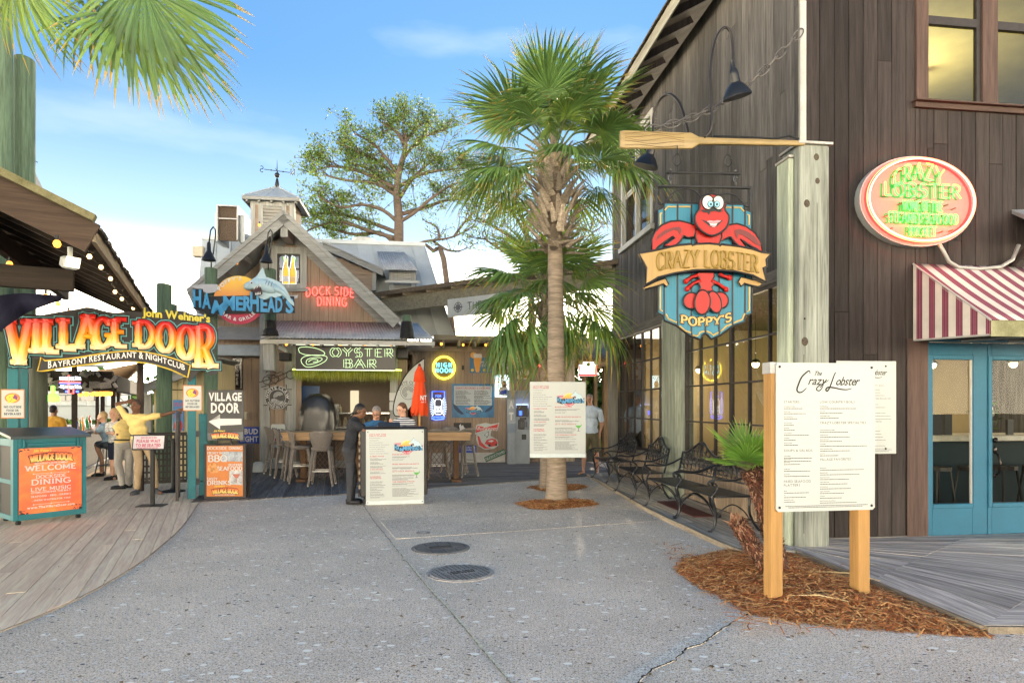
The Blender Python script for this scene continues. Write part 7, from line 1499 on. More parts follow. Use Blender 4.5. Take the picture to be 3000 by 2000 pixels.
hd2=SF_(leafmass('f',16000,lambda r:((r.uniform(-120,90),110+r.uniform(-4,4),abs(r.gauss(0,2.2))*(1+.4*math.sin(r.random()*20))),None),.9,lf_mats,7).build('far_treeline',lf_mats))
# hanging lobster sign, oar, chain, lamps
YL=7.15;RL=R(3);SLs=YL/F
ctr=D(2050,790,YL)
lb=T('crazy_lobster_sign','large hanging shield sign with a smiling red lobster behind a gold ribbon','sign',ctr,RL)
def c4(x,y):return((1700+x/2.613-2050)*SLs,-(500+y/2.613-790)*SLs)
def P4(*q):return[c4(*p)for p in q]
def sm(pts,n=4):return smooth_curve(list(pts)+[pts[0]],n)[:-1]
blackp=flat('sign_black_paint',(.012,.012,.013),.45)
def grainp(name,base):return pm(name,base,.45,.10,1.2,.12,(60,3,1.2),fine=3)
aqua=grainp('aqua_board',(.02,.20,.30));lred=grainp('lobster_red',(.45,.010,.006));gold=grainp('ribbon_gold',(.44,.28,.09));lmar=grainp('maroon_paint',(.16,.02,.02));gold2=flat('gold_line',(.62,.42,.12),.4);golds=flat('old_gold_letter',(.30,.19,.03),.4)
def layer(name,pts,y,th,mat,outline=.012,smooth_n=0,root=None):
 pts=sm(pts,smooth_n)if smooth_n else pts;P=P4(*pts);mb=MB()
 a=sum(P[i][0]*P[(i+1)%len(P)][1]-P[(i+1)%len(P)][0]*P[i][1]for i in range(len(P)))
 if a<0:P=P[::-1]
 mb.plate(P,y-th,y);o=mb.build(name,mat,root or lb)
 if outline:mb=MB();mb.tube([(p[0],y-th*.9,p[1])for p in P],outline,6,closed=True);mb.build(name+'_outline',blackp,root or lb,True)
 return o
shield=[(630,262),(1240,262),(1250,300),(1307,325),(1307,1090),(1255,1115),(1248,1160),(1160,1190),(1060,1262),(992,1290),(968,1262),(945,1250),(922,1262),(905,1293),(830,1268),(725,1190),(632,1152),(622,1115),(578,1092),(578,320),(622,298)]
layer('shield',shield,.0,.05,aqua,.014)
mb=MB()
for x in(628,731,838,946,1052,1156,1254):
 ytop=268 if 600<x<1250 else 300;yb_={628:1145,731:1190,838:1268,946:1250,1052:1262,1156:1190,1254:1150}[x];a,b_=c4(x,ytop),c4(x,yb_);mb.bx(a[0]-.008,a[0]+.008,-.056,-.049,b_[1],a[1])
mb.build('plank_line',blackp,lb)
mb=MB()
for seg in([(632,320),(655,292),(720,292)],[(740,290),(830,290)],[(1085,290),(1145,290)],[(1165,290),(1220,290),(1245,320)],[(610,340),(598,345),(598,440)],[(1270,342),(1285,345),(1283,420)],[(597,890),(597,1070),(615,1085)],[(1287,890),(1285,1070),(1268,1082)],[(640,1105),(660,1140),(722,1168)],[(745,1192),(790,1230),(832,1245)],[(848,1262),(885,1268),(905,1240),(935,1232)],[(955,1232),(985,1245),(1005,1262),(1045,1240)],[(1065,1232),(1110,1190),(1145,1178)],[(1165,1168),(1230,1140),(1250,1095)]):
 mb.tube([(c4(*p)[0],-.055,c4(*p)[1])for p in seg],.009,5)
mb.build('gold_line',gold2,lb)
layer('claw',[(865,440),(800,418),(740,405),(670,410),(600,440),(550,490),(525,550),(524,630),(545,638),(570,604),(630,560),(690,522),(700,532),(650,572),(615,600),(700,598),(745,556),(770,515),(800,530),(850,525)],-.05,.045,lred,.012)
layer('claw',[(1060,465),(1110,430),(1180,420),(1250,440),(1320,490),(1365,560),(1378,645),(1340,612),(1290,590),(1225,548),(1205,535),(1250,592),(1205,596),(1160,560),(1130,520),(1100,530),(1050,555)],-.05,.045,lred,.012)
layer('claw_shade',[(550,562),(570,520),(620,480),(690,455),(742,452),(752,480),(738,515),(722,480),(690,476),(640,500),(590,530)],-.097,.004,lmar,0);layer('claw_shade',[(1158,470),(1200,460),(1260,480),(1320,520),(1365,592),(1330,578),(1290,550),(1220,506),(1190,500),(1178,535),(1165,510)],-.097,.004,lmar,0)
layer('chest',[(862,465),(1055,480),(1062,520),(1035,590),(880,590),(858,525)],-.055,.045,lred,.012)
layer('head',[(905,228),(950,212),(1010,218),(1055,240),(1078,285),(1070,325),(1100,370),(1100,415),(1085,455),(1050,490),(1000,517),(960,522),(905,498),(866,462),(845,415),(848,365),(878,320),(880,262)],-.10,.05,lred,.013,3)
eyew=flat('eye_white',(.80,.76,.68),.4);mb=MB();[mb.plate(ell(*c4(x,y),rx*SLs/2.613,ry*SLs/2.613,0,348,29),-.156,-.15)for x,y,rx,ry in((940,276,44,52),(1018,278,42,52))];mb.build('eye',eyew,lb)
mb=MB();[mb.tube([(p[0],-.156,p[1])for p in ell(*c4(x,y),rx*SLs/2.613,ry*SLs/2.613,0,345,23)],.007,5,closed=True)for x,y,rx,ry in((940,276,46,54),(1018,278,44,54))]
for x in(958,1008):mb.plate(ell(*c4(x,290),24*SLs/2.613,27*SLs/2.613,0,340,17),-.160,-.157)
poly(mb,P4((880,335),(905,330),(935,338),(960,325),(990,312),(1030,335),(1060,338),(1030,350),(995,342),(960,345),(945,372),(935,352),(905,352))[::-1],-.158)
mb.build('eye_line',blackp,lb)
mb=MB();[mb.plate(ell(*c4(x,290),19*SLs/2.613,22*SLs/2.613,0,340,17),-.164,-.161)for x in(958,1008)];mb.build('iris',flat('iris_blue',(.25,.60,.75),.3),lb)
mb=MB();[mb.plate(ell(*c4(x,292),7*SLs/2.613,10*SLs/2.613,0,340,17),-.167,-.165)for x in(960,1006)];mb.build('pupil',blackp,lb)
def flatp(name,mat,pts,y):mb=MB();P=P4(*pts);a=sum(P[i][0]*P[(i+1)%len(P)][1]-P[(i+1)%len(P)][0]*P[i][1]for i in range(len(P)));poly(mb,P if a>0 else P[::-1],y);mb.build(name,mat,lb)
flatp('mouth',blackp,[(885,402),(915,412),(950,420),(985,412),(1020,412),(1057,405),(1035,430),(1010,455),(985,466),(955,458),(925,432)],-.152)
flatp('lip',flat('lip_pink',(.72,.28,.32),.4),[(930,418),(955,410),(985,414),(1015,408),(1042,412),(1015,428),(985,433),(950,428)],-.154);flatp('lip',MATS['lip_pink'],[(945,446),(985,455),(1012,446),(985,463)],-.154);flatp('teeth',eyew,[(950,432),(985,437),(1012,432),(1000,448),(985,451),(960,445)],-.155)
layer('body',[(880,790),(1000,790),(1005,820),(990,850),(1002,880),(985,905),(1000,935),(880,935),(902,905),(885,870),(892,840),(876,815)],-.05,.04,lred,.010)
for pts in([(900,850),(850,872),(800,915)],[(880,812),(835,826),(790,858)],[(985,852),(1050,880),(1100,918)],[(1045,800),(1085,818),(1125,828)]):
 mb=MB();q_=[(c4(*p)[0],-.065,c4(*p)[1])for p in pts];mb.tube(q_,[.030,.022,.03],8);mb.build('leg',blackp,lb,True);mb=MB();mb.tube([(a,-.08,b_)for a,_,b_ in q_],[.022,.015,.023],8);mb.sph((q_[-1][0],-.08,q_[-1][2]),.03,8,6);mb.build('leg',lred,lb,True)
for k,(x,y,rx,ry,an)in enumerate(((830,1005,60,62,35),(1052,1000,60,62,-35),(1005,1015,50,84,-18),(910,1018,60,92,4))):
 ca_,sa_=math.cos(R(an)),math.sin(R(an));pts=[(x+ca_*rx*math.cos(a*.25)-sa_*ry*math.sin(a*.25),y+sa_*rx*math.cos(a*.25)+ca_*ry*math.sin(a*.25))for a in range(25)]
 layer('tail_fan',pts,-.05-.008*k,.035,lred,.010)
layer('ribbon_curl',[(468,905),(560,862),(632,835),(655,878),(640,900),(618,878),(560,898),(478,920)],-.03,.05,gold,.010);layer('ribbon_curl',[(1380,868),(1345,893),(1285,880),(1240,868),(1215,892),(1195,858),(1215,820),(1300,840)],-.03,.05,gold,.010)
layer('ribbon',[(418,665),(545,640),(700,603),(812,590),(818,600),(850,590),(950,585),(1020,590),(1030,600),(1045,590),(1180,603),(1280,622),(1350,645),(1418,655),(1385,700),(1390,750),(1362,762),(1382,865),(1280,818),(1150,790),(1000,782),(850,783),(700,806),(560,842),(468,892),(472,770),(450,730)],-.11,.05,gold,.014)
rbw=lambda X,Z:(X,Z+(lambda xx:-.085*((xx+.02)/.75)**2)(X))
mb=MB();X0,Z0=c4(935,764);slab_text(mb,'CRAZY LOBSTER',X0,Z0,128*SLs/2.613,y=-.166,wt=.19,thin=.10,serif=.17,puff=.012,fit=765*SLs/2.613,warp=rbw,space=.5,sp=.16);mb.build('ribbon_lettering',golds,lb)
pw2=lambda X,Z:(X,Z+.10*((X-.0)/.28)**2*.42)
for g_,mt,yy in((.09,blackp,-.058),(0,gold2,-.062)):mb=MB();X0,Z0=c4(950,1192);slab_text(mb,"POPPY'S",X0,Z0,62*SLs/2.613,y=yy,wt=.26,thin=.17,serif=.38,grow=g_,fit=385*SLs/2.613,warp=pw2,sp=.18);mb.build('name_lettering',mt,lb)
# iron frame
s2=lambda px,py:((px-2050)*SLs,-(py-790)*SLs)
mb=MB();a,b_=s2(1920,548),s2(2203,549);mb.bx(a[0],b_[0],-.02,.02,a[1]-.010,a[1]+.010,.002)
for px in(1921,2202):x=s2(px,548)[0];mb.bx(x-.012,x+.012,-.01,.01,s2(px,625)[1],a[1])
for pts in([(1935,600),(1925,585),(1922,572),(1930,566)],[(1921,590),(1932,601),(1945,596),(1965,574),(1985,557),(2010,553),(2035,560),(2058,582)],[(2200,580),(2202,597),(2190,603),(2178,592),(2160,573),(2135,566),(2110,570),(2090,584)]):mb.tube([(s2(*p)[0],0,s2(*p)[1])for p in smooth_curve(pts,4)],.009,6)
mb.build('iron_frame',black_metal,lb)
hb=T('hanger_bar','flat iron hanger bar with two chain hooks above the lobster sign','hanger',D(2060,508,YL),RL);mb=MB();w_=110*SLs;mb.bx(-w_,w_,-.015,.015,-.008,.008,.002);mb.build('bar',black_metal,hb)
for px in(1962,2156):
 x=(px-2060)*SLs;mb=MB();mb.tube([(x,0,.03),(x,0,-.16)],.010,6);mb.sph((x,0,.035),.018,8,6);mb.tube([(x+.022*math.cos(a*.5),0,-.055+.035*math.sin(a*.5))for a in range(12)],.007,6);mb.tube([(x,.022*math.cos(a*.5),-.105+.035*math.sin(a*.5))for a in range(12)],.007,6);mb.build('hook',pm('bright_iron',(.12,.12,.12),.35,.2,8,0,metal=.8),hb,True)
for px in(1983,2134):
 x=(px-2060)*SLs;z=(508-470)*SLs;mb=MB();mb.tube([(x,0,.0),(x,0,z-.06)],.005,5);mb.tube([(x+.042*math.cos(a*.4),0,z+.065*math.sin(a*.4))for a in range(16)],.008,6,closed=False);mb.tube([(x,0,z+.06),(x,0,(508-428)*SLs)],.005,5);mb.build('oval_ring',black_metal,hb,True)
oarw=pm('oar_varnish',(.36,.26,.11),.35,.22,1.5,.05,(1.2,9,14));
oar=T('wooden_oar','varnished wooden oar bracket holding up the lobster sign','oar',D(2355,421,YL+.1),RL);s_=SLs
mb=MB();L_=552*s_;bl_=225*s_
prof=[(0,.028),(-.5,.034),(-1.0,.036),(-(L_-bl_)+.03,.042),(-(L_-bl_)-.01,.07),(-(L_-bl_)-.05,.092),(-L_+.3,.098),(-L_+.05,.103),(-L_,.095)]
rings=[];n=12
for x,h_ in prof:
 d_y=.028 if h_>.05 else h_*.9
 rings.append([(x,math.copysign(abs(math.cos(2*math.pi*k/n))**.6,math.cos(2*math.pi*k/n))*d_y,math.copysign(abs(math.sin(2*math.pi*k/n))**.6,math.sin(2*math.pi*k/n))*h_)for k in range(n)])
mb.add([p for r_ in rings for p in r_],[(i*n+k,i*n+(k+1)%n,(i+1)*n+(k+1)%n,(i+1)*n+k)for i in range(len(prof)-1)for k in range(n)]+[tuple(range(n-1,-1,-1)),tuple((len(prof)-1)*n+k for k in range(n))]);mb.build('shaft_and_blade',oarw,oar,40)
mb=MB();rr=random.Random(2)
for k in range(5):
 z0=-.07+.035*k;mb.tube([(-L_+.05+i*.06,-.0295,z0+.018*math.sin(i*.7+k*1.2)*(1-abs(k-2)*.2))for i in range(12)],.0022,4)
mb.build('painted_grain',flat('grain_line',(.16,.09,.03),.5),oar)
mb=MB();mb.tube([(-.06,.0,.055),(-.18,-.02,.075),(-.32,-.02,.04),(-.6,-.02,.05),(-1.04,-.02,.055)],.011,6);mb.build('conduit',black_metal,oar,True)
ch=T('heavy_chain','heavy dark chain running from the oar tip up to the building corner','chain',(0,0,0));pA=D(1900,380,YL+.02);pB=D(2350,88,7.62);
N_=17;prev=None
for i in range(N_):
 u=(i+.5)/N_;p=pA+(pB-pA)*u;p.z-=.24*math.sin(math.pi*u)*(1.0);d=(pB-pA).normalized();d=(d+V((0,0,-.24*math.pi*math.cos(math.pi*u)/(pB-pA).length))).normalized()
 side=V((0,-1,0))if i%2 else d.cross(V((0,-1,0))).normalized();side=(side-d*side.dot(d)).normalized();a_=(pB-pA).length/N_*.72;mb=MB()
 mb.tube([p+d*(a_*math.cos(t_*math.pi/9))+side*(.042*math.sin(t_*math.pi/9))for t_ in range(18)],.0085,6,closed=True);mb.build('link',pm('chain_iron',(.16,.15,.14),.4,.3,12,.05,metal=.6),ch,True)
def goose(label,pts,shade,rs,tilt,c,inner=False,flip=1):
 t=T('gooseneck_lamp',label,'lamp',D(2060,400,c),RL,'gooseneck lamps on the oar');q=lambda p:((p[0]-2060)*c/F,p[2]if len(p)>2 else 0,-(p[1]-400)*c/F)
 mb=MB();mb.tube([q(p)for p in smooth_curve([(p[0],p[1],p[2]if len(p)>2 else 0)for p in pts],5)],.016,8);mb.build('neck',pm('bronze_neck',(.045,.04,.038),.35,.2,8,0,metal=.6),t,True)
 e=q(pts[-1]);rt=MX.Rotation(R(tilt),3,'Y')@MX.Rotation(R(10),3,'X');mb=MB();r=rs;mb.lathe([(r,-.30),(r*.96,-.27),(r*.62,-.19),(r*.36,-.15),(r*.33,-.07),(r*.30,-.03),(r*.18,0),(r*.14,.08),(0,.085)],24,e,rot=rt);mb.build('shade',pm('black_shade',(.014,.016,.02),.35,.15,6,.02),t,40)
 mb=MB();mb.lathe([(r*.97,-.298),(r*.60,-.195),(0,-.16)],24,e,rot=rt);mb.build('shade_lining',pm('lining',(.6,.55,.42),.4,.05,5,0),t,True);mb=MB();mb.sph(tuple(V(e)+rt@V((0,0,-.24))),.05,12,8);mb.build('bulb',em('lamp_bulb',(1,.8,.45),1.2),t,True)
goose('front gooseneck lamp with dark shade crossing the chain',[(2063,402),(2082,375),(2086,300),(2082,210),(2096,120),(2122,80),(2142,95),(2149,150),(2149,198)],0,.155,-14,YL-.12)
goose('rear gooseneck lamp whose pale shade lining shows behind the oar blade',[(2030,400,.1),(2018,330,.15),(2008,270,.25),(1990,228,.4),(1970,230,.55),(1955,280,.6),(1955,355,.6)],0,.15,16,YL+.15)
# big timber post at the building corner
bp=T('corner_post','thick weathered greenish timber post with knots and a metal cap at the corner','post',(0,0,0),TH);pw_o=CORNER
def pq(px,c):return W(px,1200,c)
cP=CF-.42;a,m_,b_=[W(px,1200,cP)for px in(2342,2342,2430)];x0_,x1_=a.x*CT+a.y*ST,b_.x*CT+b_.y*ST;z_t=W(2385,424,cP).z
mb=MB();mb.bx(x0_,x1_,cP,cP+.36,0,z_t,.012);mb.build('main_timber',post_wood,bp)
mb=MB();xl_=(lambda p:p.x*CT+p.y*ST)(W(2308,1200,cP+.12));mb.bx(xl_,x0_-.004,cP+.10,cP+.36,0,z_t-.12,.01);mb.build('side_timber',wood('pale_green_timber',(.42,.47,.36),2,.8,.3,.1,.25),bp)
mb=MB();mb.bx(x0_-.02,x1_+.03,cP-.03,cP+.40,z_t,z_t+.03,.004);mb.bx(xl_-.01,x0_-.02,cP+.08,cP+.38,z_t-.12,z_t-.09,.004);mb.build('metal_cap',pm('cap_metal',(.55,.53,.48),.4,.15,4,.05,metal=.5,dirt=.4,dirtcol=(.25,.12,.05)),bp)
mb=MB();knot=pm('knot',(.10,.08,.06),.9,.3,30,.3)
for px,py,r_ in((2392,460,.04),(2395,530,.035),(2364,596,.045),(2358,1000,.05),(2330,635,.0)):
 if r_:p=W(px,py,cP);mb.sph((p.x*CT+p.y*ST,cP-.0,p.z),(r_*.8,.008,r_),12,6)
mb.build('knot',knot,bp)
mb=MB();[mb.sph(((x0_+x1_)/2-.12+.03*k,cP-.004,z_),(.012,.008,.012),8,5)for k,z_ in((0,.5),(8,.5),(0,2.6))];mb.bx(x0_+.05,x0_+.056,cP-.002,cP,.2,2.2);mb.bx(x0_+.21,x0_+.214,cP-.002,cP,1.0,3.9);mb.build('check_crack',flat('crack_wood',(.03,.028,.02),.9),bp)
# oval neon sign
sw=W(2690,590,CF-.12);t=T('oval_lobster_neon','oval neon sign with red rim and green words crazy lobster on the dark wall','sign',sw,TH);s=sw.y/F;rx,rz=186*s,132*s
mb=MB();mb.plate(ell(0,0,rx,rz,0,352,44),.0,.11);mb.build('case',pm('case_grey',(.42,.45,.44),.5,.1,5,.05),t);mb=MB();mb.plate(ell(0,0,rx*.98,rz*.98,0,352,44),-.004,.0);mb.build('face',pm('face_neon_pink',(.42,.22,.20),.4,.04,5,0),t)  # white face tinted pink, the red rim's glow mixed into its colour
mb=MB();ring(mb,0,0,rx*.93,rx*.88,-.006,48,k=rz/rx);mb.build('painted_rim',red_pr,t)
e2=lambda k,y:[(rx*k*math.cos(a*math.pi/30),y,rz*k*math.sin(a*math.pi/30))for a in range(60)]
mb=MB();mb.tube(e2(.90,-.07),.010,8,closed=True);mb.build('rim_tube',em('rim_red',(1,.03,.02),13),t);mb=MB();mb.tube(e2(.935,-.06),.0055,8,closed=True);mb.build('outer_tube',em('rim_orange',(1,.25,.1),1.2),t)
grn_pr=flat('green_letter',(.02,.30,.05),.5)
arc_w=lambda cx,zc,k:(lambda X,Z:(X,Z-k*X*X))
for fn,yy,mt,nm in((lambda mb,*a,**k:slab_text(mb,*a,y=-.007,wt=.15,thin=.08,serif=.22,**k),0,grn_pr,'painted_lettering'),(lambda mb,*a,**k:neon(mb,*a,y=-.075,r=.0065,n=5,**k),0,neon_grn,'letter_tube')):
 mb=MB();fn(mb,'CRAZY',-12*s,60*s,46*s,fit=160*s,warp=lambda X,Z:(X,Z-.9*X*X));fn(mb,'LOBSTER',0,8*s,38*s,fit=245*s);fn(mb,'HOME OF THE',0,-32*s,27*s,fit=125*s,space=.3);fn(mb,'STEAMED SEAFOOD',2*s,-68*s,28*s,fit=222*s,space=.3);fn(mb,'BUCKET',0,-106*s,28*s,fit=86*s);mb.build(nm,mt,t)
mb=MB();rr=random.Random(1);[mb.bx(x,x+.012,-.075,0,z,z+.012)for x,z in[(rr.uniform(-.8,.8)*rx*.8,rr.uniform(-.7,.7)*rz)for _ in range(16)]];mb.build('tube_stand',flat('stand_off',(.25,.12,.08),.5),t)
mb=MB();g0=(68*s,.0,-rz*.93);mb.tube([g0,(80*s,-.0,-rz*.93-18*s),(100*s,-.0,-rz-42*s),(130*s,-.0,-rz-57*s),(200*s,0,-rz-60*s),(270*s,0,-rz-52*s),(310*s,0,-rz-30*s),(330*s,0,-rz+15*s)],.022,10);mb.build('conduit',pm('conduit_grey',(.42,.42,.40),.45,.1,6,0,metal=.3),t,True)
# right menu sign on two posts
cedar=wood('new_cedar',(.48,.27,.09),2,.6,.2,.08,.2,(.30,.16,.06),k=.7)
YM=5.28;pm_c=D(2419,1279,YM+.06);RM=R(8.5)
mn=T('post_menu_board','white crazy lobster menu board on two new cedar posts in the pine straw','menu board',(pm_c.x,pm_c.y,0),RM)
w,h=.885,1.215;zc=pm_c.z
mb=MB();
cr_=.02;ol=[(-w/2+cr_,-h/2),(w/2-cr_,-h/2),(w/2,-h/2+cr_),(w/2,h/2-cr_),(w/2-cr_,h/2),(-w/2+cr_,h/2),(-w/2,h/2-cr_),(-w/2,-h/2+cr_)]
mb.plate([(x,z+zc)for x,z in ol],-.006,.006);mb.build('panel',white_board,mn)
for x0_,x1_ in((-.478,-.372),(.305,.412)):
 mb=MB();mb.bx(x0_,x1_,.01,.13,-.02,zc+h/2-.0+(.0 if x0_<0 else-.02),.006);mb.build('post',cedar,mn)
mb=MB();mb.bx(-.485,-.41,.008,.135,zc+h/2-.09,zc+h/2+.004,.003);mb.build('post_bracket',galv,mn)
mb=MB();[mb.lathe([(.0,0),(.011,0),(.009,.006),(0,.008)],10,(x*(w/2-.03),-.006,zc+z*(h/2-.035)),rot=MX.Rotation(R(90),3,'X'))for x in(-1,1)for z in(-1,1)];mb.build('screw',black_pr,mn)
q=lambda u,v:(-w/2+u*w,zc+h/2-v*h)
def lobster_menu(root,q,w,h,y,full=True):
 ink=black_pr;mb=MB()
 def T_(s_,u,v,hh,**k):X,Z=q(u,v);text(mb,s_,X,Z,hh*h,y=y,**k)
 T_('The',.37,.085,.030,shear=.5,cond=.8,off=.015,fit=.08*w)
# brush script capitals drawn as swelling strokes
 def br(pts,r):
  P=[q(*p)for p in smooth_curve(pts,5)];n=len(P);vs=[]
  for i,p in enumerate(P):
   a,b_=P[max(0,i-1)],P[min(n-1,i+1)];dx,dz=b_[0]-a[0],b_[1]-a[1];l=math.hypot(dx,dz)or 1;u_=i/(n-1);ww=r*h*(.35+.65*math.sin(math.pi*u_)**.8);vs+=[(p[0]-dz/l*ww,y,p[1]+dx/l*ww),(p[0]+dz/l*ww,y,p[1]-dx/l*ww)]
  mb.add(vs,[(2*i,2*i+1,2*i+3,2*i+2)for i in range(n-1)])
 br([(.335,.075),(.33,.055),(.30,.065),(.25,.10),(.215,.155),(.205,.185),(.225,.20),(.26,.195),(.30,.17)],.0058)
 br([(.60,.062),(.585,.075),(.56,.12),(.535,.165),(.51,.19),(.495,.18),(.52,.165),(.58,.168),(.65,.178),(.71,.18),(.76,.172)],.0055)
 for s_,u,wd_ in(('razy',.315,.175),('obster',.59,.235)):X,Z=q(u,.148 if s_=='razy' else .150);text(mb,s_,X,Z,.060*h,y=y,shear=.42,off=.012,sp=.02,fit=wd_*w)
 br([(.475,.135),(.46,.165),(.43,.188),(.40,.180),(.42,.158),(.48,.135),(.53,.115)],.004)
 mb.build('title_lettering',ink,root)
 mb=MB()
 def head(s_,u,v,wd_):X,Z=q(u,v);text(mb,s_,X,Z,.0175*h,y=y,off=-.012,sp=.2,fit=wd_*w)
 for s_,u,v,wd_ in(('STARTERS',.075,.272,.155),('SOUPS & SALADS',.075,.598,.285),('FRIED SEAFOOD',.075,.805,.27),('PLATTERS',.075,.83,.16),('LOW COUNTRY BOILS',.435,.272,.355),('CRAZY LOBSTER SPECIALTIES',.435,.413,.47),('VILLAGE FAVORITES',.435,.660,.32)):head(s_,u,v,wd_)
 mb.build('heading_lettering',grey_pr,root)
 mb=MB();L1=[('Caramelized Sea Scallops',.298),('Pimento Stack',.332),('Ahi Tuna Poke Cup',.366),('Firecracker Shrimp',.410),('Spinach Dip',.443),('Coastal Calamari',.477),('Fried Pickles',.510),('Smoked Tuna Dip',.543),('Lobster Bisque',.630),('Seafood Gumbo',.651),('Seafood Salad',.672),('Wedge Salad',.717),('Garden Salad',.752),('Shrimp',.863),('Fish',.893),('Shrimp & Fish Combo',.923)]
 L2=[("Peel 'N' Eat Shrimp",.298),('Snow Crab',.330),('Crab & Shrimp Combo',.361),('Southern Fried Lobster & Waffle',.458),('Lobster Fire Tacos',.490),('Classic Lobster Roll',.520),('Lobster Melt',.552),('Lobster Ravioli Beurre Blanc',.584),('Surf & Turf',.616),('Shrimp & Grits',.713),('Blackened Redfish',.745),('Chicken Pasta Limone',.777),("Poppy's Shrimp Pasta",.808),('Pork Porterhouse',.840),('Snapper Pontchartrain',.871),('Tournedos',.903),('Garlic & Rosemary Crusted Ribeye',.935)]
 for L_,u,wd_ in((L1,.075,.285),(L2,.435,.50)):
  for s_,v in L_:X,Z=q(u,v);text(mb,s_,X,Z,.0068*h,y=y,off=.02,sp=.08,cond=.85);lines(mb,X,X+wd_*w,Z-.013*h,1,.02,.0042*h,y=y,short=.35)
 X,Z=q(.09,.965);lines(mb,X,X+.85*w,Z,1,.02,.004*h,y=y,short=.97);X,Z=q(.12,.975);lines(mb,X,X+.78*w,Z,1,.02,.004*h,y=y,short=.95);mb.build('small_print',grey_pr,root)
 mb=MB()
 for L_,u0,u1 in((L1,.075,.36),(L2,.435,.935)):
  for s_,v in L_:X,Z=q(u0,v);mb.add([(X+len(s_)*.0052*h,y,Z+.002*h),(X+(u1-u0)*w,y,Z+.002*h),(X+(u1-u0)*w,y,Z+.0032*h),(X+len(s_)*.0052*h,y,Z+.0032*h)],[(0,1,2,3)])
 mb.build('rule_line',flat('pale_rule',(.45,.46,.45),.5),root)
lobster_menu(mn,q,w,h,-.0085)
# wall copy of the menu, half hidden
wm=W(2538,1193,CF-.09);m2=T('wall_menu_board','smaller looking white menu board on the dark wall, half hidden behind the post menu','menu board',wm,TH);s=wm.y/F;w2,h2=190*s,272*s
mb=MB();mb.box((0,0,0),(w2,.012,h2),bev=.004);mb.build('panel',white_board,m2);mb=MB();[mb.box((x,.05,0),(.05,.08,h2*.9))for x in(-w2*.35,w2*.35)];mb.build('batten',brown_trim,m2);mb=MB();[mb.lathe([(0,0),(.013,0),(.01,.006),(0,.008)],8,(w2*.32,-.007,z*(h2/2-.06)),rot=MX.Rotation(R(90),3,'X'))for z in(-1,1)];mb.build('screw',black_pr,m2)
lobster_menu(m2,lambda u,v:(-w2/2+u*w2,h2/2-v*h2),w2,h2,-.0085)
